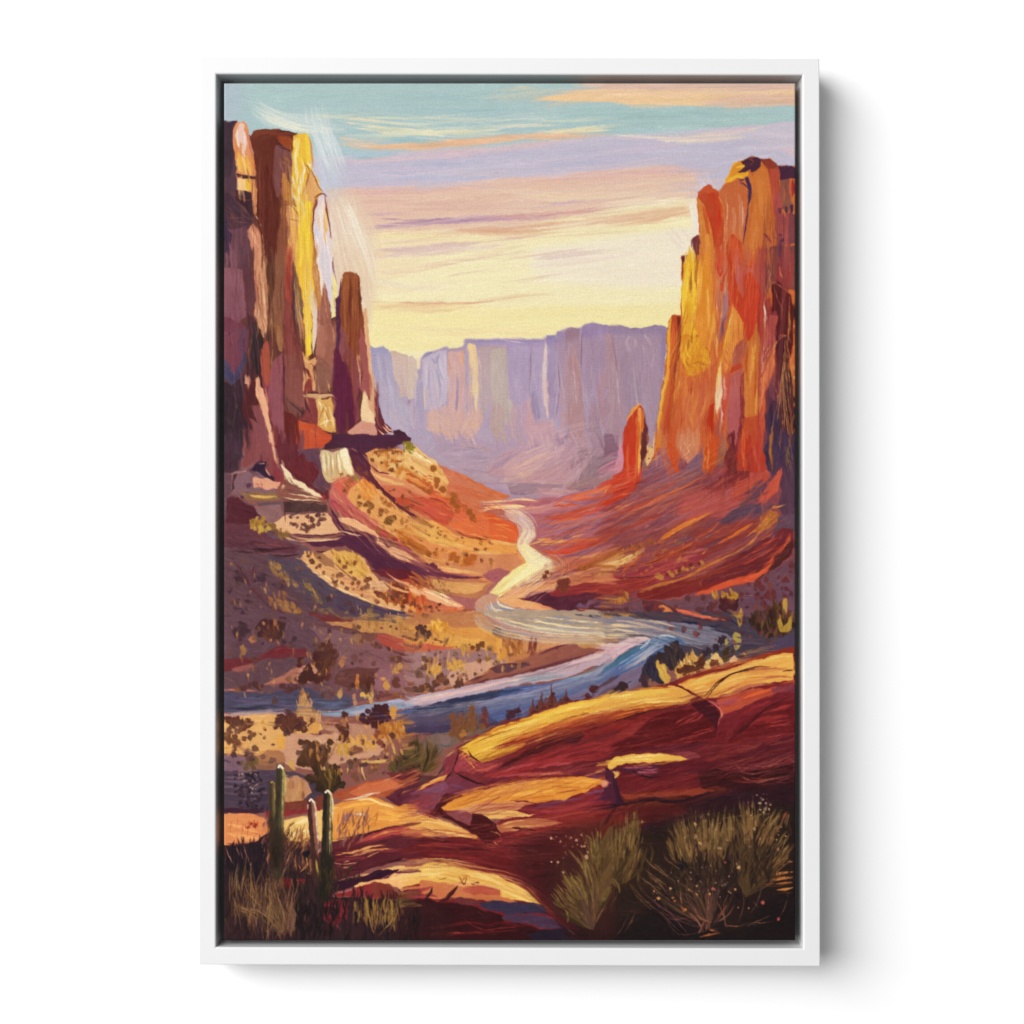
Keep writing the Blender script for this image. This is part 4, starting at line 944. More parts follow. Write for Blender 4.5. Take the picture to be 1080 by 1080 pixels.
P('b84c38','950 340 1040 330 1090 340 1090 440 1030 400 980 370',t=.05,a=10)
P('e8b87c','820 190 860 230 940 260 1040 270 940 240 860 210',e=.3)
L('5c2430',8,'820 160 860 190 900 200 940 205/850 250 900 310 960 370',k=.1)
L('8a4430',6,'960 380 1000 420/930 360 960 400',k=.1)
dots('a85c28 b86c30 8a4c24 c88038','840 70 1000 80 1080 180 1080 230 940 190 860 150',60,15,o=.85)
dots('e8b878 e8c488 dca868','800 90 1000 80 1080 200 1080 270 900 210',50,12,o=.7)
L('f4e4b4',10,'1000 80 1030 130 1060 180 1085 220/1020 70 1060 120 1085 150',k=.2)
D('7a7028','1030 60 30 1045 85 20 1010 40 16')
L('8c8038',12,'1010 40 1040 70 1070 110/1030 30 1050 60',k=.3)
D('6a4a20','810 370 20 825 380 18 790 375 12 930 450 22 915 465 20 950 440 14 875 430 8 760 330 10')
D('9a6030','880 340 10 900 360 12 920 375 12 1020 460 9 1030 440 7 960 360 8')
L('a86c38',9,'870 320 880 360/900 330 905 380/930 350 930 385/960 380 1000 415',k=.1)
P('cf8a4c','960 510 1040 490 1090 520 1090 600 1030 590 970 570',t=.06,k=.2)
D('b86a28','1000 560 24 1030 580 26 1055 590 20 985 530 16')
P('8a8040','725 210 745 215 748 245 730 245',e=.4)
P('e8b090','630 445 700 440 760 470 850 520 862 530 865 570 900 580 980 620 1090 650 1090 690 1000 680 940 650 880 600 855 580 850 540 780 520 700 480 640 465',t=.04,a=30)
P('4c1c38','880 575 920 590 940 605 910 605',e=.3)
L('f8dcb8',6,'850 530 860 545 855 580 880 610 940 655/640 450 720 450 780 490 850 525',k=.05)
P('5c2448','590 380 640 440 680 510 780 520 850 540 850 580 900 620 960 670 1000 690 1090 690 1090 810 980 790 880 760 820 700 760 640 680 600 580 600 500 600 400 540 560 560 680 540 640 480',t=.04,a=30)
P('6a2030','820 730 900 720 980 720 1090 730 1090 800 1000 790 900 770',t=.05,a=8,k=.3)
P('a84838','960 780 1040 770 1090 770 1090 830 1020 820',t=.05,a=8,k=.3)
# shadow plain base
P('6a4a5c','-10 190 60 210 60 320 100 340 200 380 300 480 440 580 500 620 440 670 560 780 700 870 900 940 1090 960 1090 1100 -10 1100',t=.05,a=20)
P('5c2436','30 340 90 330 150 370 200 390 220 430 170 450 150 480 30 470',t=.05,a=20)
P('6a3a4c','-10 470 150 480 300 560 440 600 400 640 200 620 -10 600',t=.05,a=0)
L('4c2434',12,'120 600 260 615 400 605 450 620/40 620 160 630 300 625/100 590 200 580 300 600',k=.2)
L('3c1c2c',9,'240 640 340 650 440 640/160 615 300 615/520 622 560 628 610 618',k=.1)
L('8a4a4c',4,'130 625 250 635 430 635/150 580 260 590 380 600/400 600 440 610',k=.2)
P('5a4c66','240 640 400 680 440 670 560 780 680 870 800 930 620 960 480 900 360 800 280 720',t=.05,a=30,k=.2)
P('5a4868','640 830 780 900 900 940 1090 970 1090 1000 900 1010 720 980 560 930',t=.05,a=15,k=.2)
L('4c3c64',18,'820 920 900 950 1000 965 1085 975',k=.3)
# ledges
P('806070','60 200 120 180 200 150 280 240 300 300 330 330 200 340 100 330 60 310 75 250',t=.05,a=0)
P('4a3040','70 205 90 200 70 250 78 280 60 310 65 250',e=.3)
P('3c2040','105 190 160 180 210 135 250 140 240 170 260 200 300 230 290 245 240 220 200 190 150 190',e=.5)
L('dca898',8,'200 146 240 146/240 170 260 200 275 215',k=.1)
L('dc9c88',5,'60 205 120 190 170 182',k=.1)
P('dca088','175 230 200 225 240 225 280 240 330 250 310 290 240 290 185 280',t=.06,e=1.2)
L('9a6060',4,'190 250 210 270/220 240 230 280/180 270 230 280',k=.1)
D('5a3850','155 270 14 150 310 10 120 330 10')
P('8a6a50','100 310 180 300 300 310 340 340 300 350 200 350 130 340',t=.05,a=0)
L('e0b868',16,'155 318 200 325 260 328 310 325',k=.4)
P('8c5850','310 280 350 240 340 180 370 190 420 240 480 290 540 310 570 340 560 355 480 345 400 340 340 330 315 310',t=.05,a=20)
P('ecd8b8','330 150 370 180 400 230 440 245 480 280 540 310 560 330 500 320 440 290 380 250 350 210',t=.06,e=1.4,a=35)
L('6c4c50',7,'350 250 400 270 460 290/370 220 400 260 430 270/320 290 380 290 440 300 500 320/360 300 420 310 480 315',k=.1)
L('e8c8a8',8,'340 330 420 345 500 345 560 355/370 310 440 320 540 335/330 280 350 260',k=.1)
L('c8b090',7,'345 230 400 230/380 250 430 265/430 290 500 310',k=.2)
L('4c2c3c',6,'330 340 420 352 500 352 580 362/350 240 350 280',k=.05)
D('b82c48','565 325 8 560 340 6')
P('6a5060','190 360 340 350 340 420 480 420 580 380 590 400 480 440 400 430 380 460 330 480 300 440 240 400',t=.04,a=0)
P('543a3c','345 355 480 360 580 370 590 410 560 415 480 410 420 420 345 410',t=.08,k=.3,b=1)
P('8c6870','180 380 330 370 350 440 350 500 280 480 240 450 200 420',t=.05,a=30,k=.2)
P('dfb08c','280 480 360 430 440 425 590 420 620 460 670 520 620 530 500 540 400 530 330 530 290 500',t=.05,a=5,k=.1)
L('c8a07c',14,'380 540 480 560 600 560 670 545/330 520 360 550 420 570',k=.2)
L('e8c8a0',8,'420 570 520 568 620 560/660 515 720 530 770 540',k=.2)
L('5c3040',8,'390 530 500 540 600 535 680 520',k=.05)
L('4a2c34',4,'350 360 352 430 350 470',k=.05)
dots('6a4440 7c544c 58383c','370 435 580 425 600 460 500 500 460 530 380 480',36,9,o=.9)
D('6a4440','475 500 14 470 520 10 400 480 12 550 450 13 500 460 12 450 480 9')
P('6c3c48','590 420 610 430 640 480 670 515 650 515 610 460',e=.3)
dots('b0943c a88038 8a6a34 c0a048','160 450 240 440 280 500 230 530 180 510',30,13)
dots('7a5a38 8a6a3c','250 470 300 480 400 550 320 550',22,11,o=.8)
# lit slope with shrubs
P('deaa78','440 665 460 640 520 650 600 620 700 640 780 660 830 740 880 800 920 830 900 900 980 910 1090 930 1090 960 960 950 860 920 760 880 660 840 560 780 500 730',t=.06,a=30,k=.1)
L('f0c894',12,'445 670 520 740 620 815 720 860 860 915 1000 955/520 720 600 780 700 830',k=.1)
L('d8946c',30,'600 740 700 790 820 830/700 820 800 860 880 900',k=.4,o=.6)
P('9c7050','500 640 560 640 620 690 620 720 560 700 520 670',t=.06,a=40)
P('d8a85c','600 630 680 620 760 650 780 710 830 740 760 770 700 760 640 700',t=.08,k=.3)
scat('c89848 b88838 d8a858 a87838 e0b868','590 620 700 625 780 660 830 740 740 760 640 690',60,70,38,12,aj=25,o=.85)
D('8a5434','680 710 13 735 690 14 715 740 10 755 800 12 800 785 16 820 775 12 840 800 12 720 800 12 770 830 11 650 680 10 630 800 8 690 690 8')
L('6a3c34',6,'620 690 680 740 740 790/770 740 800 770 850 790',k=.1)
L('e0b064',10,'460 620 465 650/480 620 485 650/500 620 505 660/540 650 535 680',k=.1)
D('6a4430','480 650 10 500 680 16 525 715 10 540 660 9')
scat('c07028 a85420 d88838 8a4420','830 810 960 810 1080 860 1080 930 960 910 880 880',80,85,42,14,aj=20,o=.9)
D('7a3c24','960 820 24 990 840 22 1020 860 20 940 880 14 1010 900 16 870 860 20 1050 890 14 1000 930 10 1060 920 10 850 850 12')
P('e8b890','790 810 830 780 880 790 920 830 900 850 850 840',t=.05,a=20,k=.2,o=.8)
L('e8a878',12,'880 780 960 830 1085 860/1000 800 1085 830/900 740 980 790 1085 810',k=.3)
# yellow shrubs along shadow
scat('b89048 a88040 c09850','250 690 310 690 370 750 440 810 420 830 330 770 270 720',30,60,36,15,aj=25)
scat('9a8448 a89050 8a7440','440 790 500 800 560 900 530 910 470 830',24,65,44,12,aj=20)
scat('b88444 a87440 c09048 b07038','250 870 340 850 430 950 400 980 330 930 270 920',30,75,40,15,aj=20)
scat('8a7050 9a8050','500 930 600 940 680 1000 620 1010',18,20,40,12,aj=25)
scat('a89050 b89850','800 920 830 910 830 1010 805 1010',8,88,60,14,aj=6)
P('7c2c34','480 960 620 980 740 1020 860 1040 1000 1060 1090 1075 1090 1100 900 1070 700 1040 540 1010',t=.05,a=10)
L('e0a868',10,'550 1010 660 1015 700 1020/560 1015 640 1025 720 1032',k=.1)
P('d8a050','700 1020 800 1010 920 1010 1090 1010 1090 1085 980 1060 860 1045 740 1035',t=.07,k=.2,a=10)
scat('d8a858 c89048 e0b868','700 1000 1080 1000 1080 1060 720 1030',50,88,50,13,aj=10)
D('6a3c3c','1050 985 16 890 1030 8 960 1040 9 1000 1030 8 840 1020 7 1030 1060 8')
L('4a2838',10,'40 645 90 700 140 780 200 860 250 910 300 950',k=.1)
L('70303a',10,'60 660 120 740 180 830 240 900/180 700 165 770/240 910 320 950 400 970',k=.2)
D('4a2c38','100 770 20 90 740 14 120 790 16 230 780 16 235 760 12 90 900 14 150 900 14 60 830 10 190 790 8 150 870 10')
D('4c3048','220 770 22 290 810 10 50 850 12 120 960 14 340 990 14')
smear('40 480 300 560 440 640 640 860 1000 980 1000 1060 40 1060',420,18,70,9,j=.035,aj=14,o=.5)
# ================================================================= shrubs hill H left
T(430,460,210)
P('e8b878','-20 40 20 40 80 90 140 130 190 190 220 250 200 320 120 280 40 220 -20 160',t=.07,k=.2,a=42)
scat('e8c080 d8a058 f0d098 e0a860','0 60 100 110 190 200 200 290 100 250 0 150',60,48,50,9,aj=25)
L('8a5040',5,'20 100 70 140 110 190/30 150 60 190 100 220/70 100 110 130/10 110 40 150',k=.1)
L('f8ecc0',7,'20 60 60 110 90 140/90 120 130 150/40 130 80 170',k=.2)
D('8a7a28','10 60 26 15 85 16 0 40 16')
D('9a5c24','135 175 18 155 240 20 185 290 18 110 300 16 80 240 14 40 200 13 20 230 14 150 270 14 60 270 12 20 170 11 100 260 12')
scat('c8602c b85028 d87838','0 200 120 220 140 290 60 290 0 250',30,30,40,12,aj=40)
D('a85828','250 330 18 265 380 20 330 410 20 350 440 18 240 360 16 215 340 12 360 460 12 300 400 10 270 410 12')
scat('b86030 a85028 c87040','220 320 300 360 380 440 350 460 260 420 220 380',20,50,30,10,aj=40)
D('8a4a20','50 540 22 60 610 26 100 640 24 10 580 20 45 630 16')
D('b86828','240 650 22 265 665 20 320 680 28 350 660 22 300 690 18 150 640 16 230 665 14 190 620 10 10 600 14')
D('c86a24','320 670 22 345 690 16 250 640 12')
D('9a6a30','395 580 12 110 540 8 440 575 5')
scat('d89858 c88848 e8a868','20 600 200 620 300 660 280 700 60 680 0 660',30,80,26,10,aj=25)
scat('b87038 a86034 c88040 8a4c34','0 770 120 770 130 820 100 830 0 820',40,85,30,10,aj=20)
scat('a87c50 8a6440 c09060','130 780 240 790 240 880 150 860',36,70,26,10,aj=30)
scat('c86030 e08840 b85030 e8a050','0 860 90 880 100 950 60 980 0 960',40,85,44,14,aj=20)
L('f8e0b8',9,'80 840 160 870 220 905 290 925/130 840 180 860 240 890',k=.2)
D('6a3424','120 930 12 170 915 10 60 980 12 250 1000 16 220 1010 14 200 990 12 230 985 10')
L('d86838',8,'200 950 260 940 310 920/180 970 230 960',k=.2)
P('e8a878','200 975 280 955 360 950 300 985 230 990',t=.05,a=-5)
P('8a7c98','-10 990 80 980 140 995 120 1020 60 1050 -10 1080',t=.05,k=.2)
D('4c3848','20 980 18 80 1040 24 70 1060 20 15 960 10')
scat('e8a030 d89030 f0b848','110 1000 200 1000 220 1050 130 1060',26,60,40,14,aj=40)
P('d8945c','220 1060 340 1030 440 1010 560 1060 600 1100 200 1100',t=.06,k=.2,o=.9)
# ================================================================= RIGHT SLOPES (tile I)
T(640,460,210)
P('8a4858','-10 340 60 340 150 260 190 200 260 150 300 80 380 120 480 160 540 180 700 140 880 180 1030 200 1030 1000 700 960 400 900 200 880 -10 900',t=.06,a=-20)
P('8a5870','180 220 260 140 300 60 340 120 370 200 430 180 520 110 540 180 440 250 330 310 220 340 120 390 60 380 160 300',t=.06,a=-28)
L('c85028',26,'345 100 380 190',k=.1,tp=2)
L('64486c',16,'510 140 440 200 350 260 260 300 160 340/540 180 470 240 380 280',k=.25)
L('a05058',20,'420 220 320 280 200 330 60 400',k=.3)
P('b85860','400 340 560 260 700 220 880 180 900 200 800 280 720 340 740 400 660 440 560 440 460 460 380 420',t=.06,a=-25)
P('c45044','690 260 780 210 880 190 890 220 800 290 740 350 690 340',t=.06,a=-30)
P('7c2830','520 290 600 240 660 180 710 190 790 185 780 220 700 260 650 300 600 290',t=.06,a=-35,k=.1)
P('7c3434','640 120 700 100 780 100 790 180 700 200 640 170',t=.05)
L('ac5058',14,'680 150 620 190 570 230/690 210 620 250 560 290',k=.2)
L('d86c40',12,'540 210 480 240 430 270 340 310 200 370 60 430 -10 450',k=.2)
L('a86478',16,'420 290 300 370 180 440 60 500/360 350 260 440 120 520 20 580/520 400 400 440 280 510',k=.4)
L('c8909c',9,'380 380 320 430 280 460/250 370 160 400 60 450/240 480 200 500',k=.3)
L('c86850',12,'150 330 80 370 -10 420/340 310 220 370 100 440/120 400 60 430 -10 470',k=.3)
L('d88058',8,'380 300 240 360 100 420 0 450/250 420 120 470 0 520/180 340 60 400 -10 430',k=.2)
L('7c5078',16,'300 400 180 440 60 500 -10 540/400 410 300 450 240 500/160 500 80 540 0 570',k=.35)
L('a83c34',18,'330 420 200 460 80 520 -10 560/260 340 140 390 20 460/100 480 40 510 -10 540',k=.3)
P('c43c24','40 200 90 190 170 215 190 230 150 300 60 350 -10 380 -10 290 20 240',t=.06,a=-50,k=.1)
P('c43c24','90 -10 200 -10 190 220 160 280 90 230',t=.06,k=.1)
L('d8642c',12,'160 -10 165 100 158 200 150 280/120 0 115 140 120 240',k=.3)
L('e8a040',16,'185 -10 182 80 176 160 172 215',k=.1)
L('f0b868',6,'190 0 188 100 178 190',k=.1)
P('6a3034','192 -10 218 -10 215 90 200 150 190 200 188 100',t=.04)
P('e0b070','218 -10 265 -10 262 60 245 130 225 160 212 140 222 80',t=.06)
D('8a5040','235 20 6 240 50 6 228 80 6 250 60 4 232 120 5')
P('d088a0','38 190 60 90 90 0 92 180 60 195',t=.05)
P('8a6478','-10 -10 92 -10 60 90 40 190 -10 230',t=.04)
P('dca478','-10 300 10 230 32 200 30 240 10 290 -10 320',t=.05,a=-70)
# cliff feet
P('b06454','260 -10 340 -10 345 60 330 120 380 200 340 210 300 120 280 60',t=.05,o=.9)
P('d87c28','262 -10 350 -10 345 60 300 60 270 60',t=.06,k=.3,o=.8)
P('c85020','340 20 380 60 400 190 380 205 350 120 335 60',t=.05)
P('c87c58','370 -10 530 -10 520 60 470 150 440 150 390 80',t=.06,k=.2,a=60)
L('e0a880',5,'380 10 420 90 460 140/400 -10 440 60 470 120/520 0 470 60 420 110/500 -10 450 50 400 80',k=.2)
P('7c5c78','440 170 490 100 530 60 525 150 500 200 440 240 400 220',t=.05,a=-40)
P('c8501c','540 -10 610 -10 610 120 590 190 550 205 525 190 545 100',t=.06,k=.1)
L('e07c38',10,'545 100 530 150 530 190/560 0 555 100 552 190',k=.3)
P('98604c','610 -10 660 -10 650 100 620 150 600 140 612 60',t=.05)
P('6c2428','665 -10 720 -10 715 200 690 210 640 140 660 60',t=.05)
P('b83c28','718 -10 840 -10 870 120 875 190 800 200 760 190 740 190 715 190',t=.06)
L('e06828',18,'745 0 745 90 748 170',k=.2)
L('c85848',20,'800 20 820 110 840 190',k=.3)
P('4a3050','845 -10 1030 -10 1030 480 980 440 940 400 960 300 900 200 880 190 865 90',t=.05,a=80,c2='5c4060')
L('b07030',12,'900 -10 895 80 905 150 910 190',k=.2)
L('3c2c4c',14,'870 0 875 100 885 190/920 60 930 160 925 220',k=.2)
L('8a7040',4,'960 0 980 80 1000 160 1015 220/940 0 950 80/990 0 1010 80 1020 150/975 20 1000 110 1015 190/1000 10 1012 60',k=.2)
L('80502c',5,'900 40 910 120 900 200/870 200 840 240 790 270',k=.2)
P('d05a44','955 165 965 200 950 250 940 290 890 340 870 370 830 350 820 335 870 270 910 230',e=1,t=.05,a=-50)
L('5c3c5c',14,'900 220 840 280 790 330 720 380/860 230 800 280 730 330/880 250 850 300 800 350',k=.15)
L('6a4a34',8,'730 370 750 385 735 340/750 350 780 370 800 350/840 380 870 400',k=.2)
P('564468','700 400 760 370 830 360 870 380 850 420 780 430 720 440 660 490 600 500 640 440',t=.05,a=-10,k=.3)
L('d8984c',8,'900 375 930 385 965 370/900 390 940 380',k=.1)
P('b87438','840 430 880 400 930 410 945 440 900 490 840 530 810 520 850 470',t=.07,a=-45,k=.2)
L('c88440',10,'850 500 880 460 930 430/820 540 850 500 900 440/860 480 900 420',k=.3)
P('604866','940 440 1030 420 1030 520 980 520 900 540 930 490',t=.05,a=-20)
L('d87030',18,'575 410 480 450 400 490 330 530 270 580',k=.1)
L('e88c30',14,'420 480 350 530 275 580/560 420 500 440',k=.1)
L('7c4030',6,'430 490 360 540 280 590/560 430 480 480 400 540',k=.1)
P('8c3c3c','300 600 480 500 660 470 840 460 830 500 700 580 560 650 420 720 280 740 200 760',t=.06,a=-28)
L('6a4c70',14,'440 520 400 570 330 600/620 470 560 540 480 570 400 600/480 540 400 580 300 610/660 520 600 570 500 620',k=.25)
L('c86030',16,'500 560 400 620 280 670 160 710/800 470 700 530 600 590/200 630 140 680 80 740/900 530 820 590 720 640',k=.2)
L('e07038',12,'620 460 560 520 480 560/780 490 700 530/230 620 160 670 80 745/440 600 330 650 230 680',k=.2)
L('d88440',9,'200 600 170 640 90 690/560 600 480 680 360 740',k=.2)
P('dcb070','-10 650 60 650 120 640 180 620 215 590 200 630 140 670 60 720 30 750 -10 750',t=.07,a=-20,k=.2)
scat('e8c080 d8a050 c88838 f0d090 a86c30','-5 640 110 640 210 600 150 670 40 740 -5 740',50,-20,34,9,aj=40)
scat('c07830 a86428 d08838','-5 600 80 610 200 570 280 560 200 600 80 640 -5 640',34,-60,30,12,aj=30)
D('7a4424','150 640 8 180 600 10 100 660 8 130 600 9 250 580 10 60 620 8')
P('98304c','-10 800 60 760 200 720 330 680 440 650 560 640 500 690 420 730 300 790 170 840 60 860 -10 870',t=.05,a=-14)
P('8c2c34','-10 780 60 770 200 770 280 760 260 800 160 840 -10 880',t=.05,a=-10)
L('b86070',12,'420 640 500 620 560 610/360 700 440 660 500 640',k=.3)
P('7c2428','170 850 400 790 600 740 760 680 860 640 880 660 800 720 700 770 560 830 400 870 240 890 160 890',t=.05,a=-18)
P('6c2430','560 730 640 690 740 620 860 560 960 500 1020 500 1020 560 940 640 860 720 740 770 620 790 500 810',t=.05,a=-30)
L('c87c38',13,'860 500 760 600 640 660 540 710 420 770 300 810 170 850',k=.1)
L('c8843c',12,'540 700 420 770 300 800 180 840/830 530 780 590 720 620',k=.2)
L('a87038',10,'520 770 510 800 520 820',k=.2)
D('b87c38','280 760 16 300 770 14 345 745 14 385 735 12 420 720 12 440 725 10 520 690 14 470 710 11 360 755 12')
D('6c2c28','400 730 14 460 700 13 510 690 11 335 750 11 430 690 10')
L('6c4a70',10,'860 560 780 600 700 640 600 680/900 560 860 620 780 660/940 520 880 560',k=.25)
L('c8503c',12,'960 540 900 610 820 660 740 700/1010 520 960 600 900 660/920 540 860 600 780 640',k=.25)
L('7a2c28',14,'1020 520 960 620 900 690 800 750 700 790/700 700 600 740 480 790 340 830',k=.2)
P('4c2024','900 690 960 620 1010 560 1025 560 1015 640 960 690 900 740 840 780 780 800 820 740',t=.05,a=-45)
P('e05c38','915 670 880 700 830 740 770 760 680 780 600 810 520 840 480 860 560 860 660 820 740 800 800 790 860 750 900 710',t=.05,a=-20)
L('e87040',6,'915 675 880 710 820 750 740 775/1010 540 970 600 940 640/860 700 900 670 940 600',k=.1)
L('c8582c',8,'560 830 480 870 340 890 240 905/1015 650 980 680 950 710',k=.2)
P('6e4a60','-10 880 60 860 160 880 260 900 400 880 560 860 680 820 800 790 870 750 960 700 1025 650 1030 950 900 1090 600 1090 660 1000 620 990 500 990 380 930 240 960 100 970 -10 950',t=.05,a=0)
P('6c3440','200 890 300 895 330 920 380 940 400 990 300 1000 200 960',t=.05,k=.3)
scat('a87038 c08838 8a5a30','10 860 130 840 130 890 60 920 10 900',22,80,34,14,aj=20)
D('b87838','40 885 16 70 890 16 110 860 12 20 890 10')
D('5c3440','35 940 10 110 940 14 80 950 10 60 940 8 445 880 18 530 880 16 500 950 22 565 940 20 580 920 14 680 970 13 470 975 10 620 970 9 700 990 8')
D('5a2c3c','210 910 16 230 940 20 250 920 14 290 960 10')
P('d88850','285 920 310 915 340 940 370 960 370 990 340 985 310 960',t=.06,k=.2,a=40)
D('7c3038','270 930 14 320 990 18 300 975 12')
P('7a7088','370 980 440 980 520 1000 560 1020 480 1030 400 1020',t=.04,k=.3)
P('ec6c50','378 938 420 945 480 970 560 985 650 990 655 1015 600 1015 520 1005 440 985 400 960',t=.04,a=10)
D('4c2028','660 900 40 690 920 30 640 930 26 650 960 14 700 890 22 640 890 20')
scat('b89030 a88038 c8a040','570 850 720 840 720 880 580 880',20,80,30,14,aj=15)
D('6a3038','740 860 14 820 870 14 830 800 22 850 820 18 780 805 12 890 860 28 910 850 18 860 910 18 850 880 10 980 780 20 1010 700 18 985 830 12 870 780 14 940 770 10 1005 740 9')
D('5c3040','770 930 10 960 830 8 935 810 8 920 880 10 1010 860 12')
D('4c2c24','840 980 30 870 1010 40 920 960 36 940 1000 46 900 1040 44 880 950 24 960 1050 40 840 1040 24')
scat('5a3c24 3c2020 6a4a28 4c3020','810 930 960 900 1020 990 1020 1080 820 1080',70,-80,60,12,aj=25)
P('b89040','960 900 975 865 990 900 985 980 965 980',t=.06)
P('a8883c','935 1000 950 990 960 1040 990 1010 1015 1000 1015 1070 940 1080',t=.07,k=.3)
P('b89048','720 960 735 930 750 960 750 1010 730 1040 712 1000',t=.06)
P('6a5c34','900 1030 960 1060 960 1090 910 1090',t=.06,o=.6)
smear('0 420 500 260 860 250 860 460 500 560 200 640 0 640',520,-24,110,9,j=.035,aj=9,o=.5)
smear('180 860 860 560 1010 540 860 740 560 820',160,-24,120,7,j=.03,aj=6,o=.5)
# ================================================================= LOWER PLAIN (tile J)
T(230,650,210)
P('6c4c60','-10 -10 500 -10 620 60 830 100 960 180 1090 240 1090 450 900 440 700 480 400 480 -10 440',t=.05,a=10)
P('8a6078','600 90 760 100 860 140 960 200 1090 250 1090 420 960 420 860 430 800 330 720 300 640 240 660 160',t=.05,a=10,k=.1)
P('806078','480 60 640 80 740 130 700 260 600 200 540 120',t=.05,k=.2)
P('7c2c38','-10 240 100 230 200 230 260 190 330 160 420 180 460 170 500 210 440 230 340 230 240 240 100 290 -10 310',t=.05,a=-5)
L('8c2434',16,'230 225 300 195 360 190 430 195',k=.2)
P('a86464','60 290 120 270 190 255 170 290 90 310',t=.05,k=.1)
P('6a4c5c','-10 330 80 310 160 290 240 240 300 270 350 320 280 380 180 400 60 400 -10 390',t=.05)
P('c08070','330 330 380 300 430 270 500 260 540 310 500 360 420 370 330 370 230 380 280 355',t=.05,k=.1,a=-10)
P('d8a088','430 290 490 270 530 280 520 320 470 330 420 340',t=.04,k=.2)
L('b87468',12,'250 370 330 360 400 350/-5 400 100 405 200 408/60 300 130 290',k=.3)
P('c45048','830 110 900 100 1000 130 1090 160 1090 215 1000 200 920 180 870 150',t=.05,a=15)
P('d88060','960 150 1060 140 1090 160 1090 190 1040 185',t=.05,k=.3,a=15)
L('5c2830',5,'540 50 640 60 740 75 830 100/860 140 920 180 1000 215 1085 240',k=.05)
P('e0a460','620 45 740 20 840 30 900 50 1000 60 1090 60 1090 160 1000 130 900 100 820 95 720 70',t=.07,k=.1,a=12)
scat('d8a858 e8b868 c89048','720 10 1080 0 1080 120 980 120 860 90 740 60',50,88,54,14,aj=10)
D('6a3840','1025 95 16 1065 120 14 960 70 8 880 70 7 1000 110 9 930 60 7 850 160 18 870 170 14')
# river left part
P('4c4868','-10 415 120 420 260 420 330 410 420 390 520 400 620 420 700 440 740 480 700 510 560 520 380 520 200 530 -10 525',t=.06,a=2)
L('34304e',12,'30 500 140 505 240 490 320 490/100 515 160 510 260 500',k=.2)
L('60507c',14,'0 440 120 440 260 430/60 460 200 470 300 460/300 500 400 490 520 480',k=.35)
L('807890',16,'120 525 260 515 380 505/40 530 140 528 240 522',k=.3)
L('5c688c',20,'480 460 600 480 700 470/520 510 600 500 680 500',k=.3)
P('8a98b8','540 520 640 520 720 500 800 480 900 465 1000 450 1090 440 1090 500 1000 500 940 530 800 545 640 550 560 545',t=.05,a=-6)
L('a8a8cc',22,'700 530 800 510 900 490/900 470 1000 460 1085 452',k=.3)
L('4c5c98',16,'960 560 1020 540 1085 510/940 540 1000 520 1085 490',k=.3)
P('44427c','960 560 1090 490 1090 640 1040 620 990 600',t=.06,k=.2)
L('80a0c0',8,'560 535 640 530 720 510/740 500 820 480',k=.2)
P('c0a8b0','-10 540 100 530 240 520 380 525 420 560 300 620 160 580 60 560',t=.04,o=.7,k=.2,a=0)
# sand
P('e0ae70','-10 560 120 545 280 535 420 560 540 570 560 620 500 640 420 660 350 680 350 730 240 760 100 760 -10 740',t=.07,a=0,k=.1)
P('c89c88','320 640 420 640 540 650 640 640 700 680 900 640 920 700 860 760 700 790 640 820 540 850 420 830 340 800 300 740 340 700',t=.06,a=-10,k=.2)
P('b08478','540 560 640 580 760 590 840 600 860 680 720 680 640 640 560 620',t=.06,k=.2)
L('8a5048',16,'540 570 640 572 760 575/560 590 640 590',k=.3)
L('d89c58',10,'30 740 120 730 150 745/180 760 230 740 330 720/-5 720 80 715',k=.2)
P('a87858','200 760 260 730 340 740 360 790 260 820 180 800',t=.05,k=.2)
P('8a6450','170 800 260 790 360 810 400 850 340 850 200 850',t=.05,o=.7)
P('504058','-10 850 140 840 280 840 400 850 460 870 560 900 600 960 560 1000 340 1040 200 1080 -10 1090',t=.06,a=4)
P('7c6078','-10 760 100 760 180 790 200 850 100 850 -10 845',t=.05,k=.2,a=0)
L('54405c',10,'0 850 100 858 240 850/200 870 300 860 460 875/0 780 60 800',k=.3)
L('6a5470',14,'0 900 120 905 250 900/0 960 120 970 260 960/20 880 140 880/0 930 100 935/120 1000 240 990',k=.35)
P('b8886c','350 880 420 870 470 900 500 960 440 1010 360 1020 340 960',t=.06,k=.1)
scat('c09468 a87850 b88860 8a5c40','350 900 450 900 450 1010 350 1010',34,88,60,12,aj=12)
P('7c4034','340 1020 440 1010 560 980 620 1000 560 1050 340 1060',t=.05)
P('a8583c','600 970 700 940 800 900 920 890 1090 870 1090 980 940 990 800 1000 660 1010',t=.06,a=-12)
P('c8704c','700 960 800 910 920 890 1000 920 900 960 760 1000',t=.06,a=-15,k=.3)
P('702c34','900 860 1000 830 1090 820 1090 920 980 900',t=.06,k=.2)
P('602038','900 990 980 940 1090 920 1090 1090 980 1040',t=.05)
P('e09448','600 1040 700 1010 800 990 870 1000 960 1030 1060 1070 1090 1090 600 1090',t=.06,a=-4)
L('e0d0c4',5,'720 1000 780 990 830 970 872 958',k=.1)
L('d88460',7,'880 900 940 880 1000 860',k=.3)
# shrubs
D('4c2428','230 60 34 270 90 36 310 80 34 330 50 28 290 40 30 250 30 26 310 115 20 260 120 20 340 20 20 220 100 20')

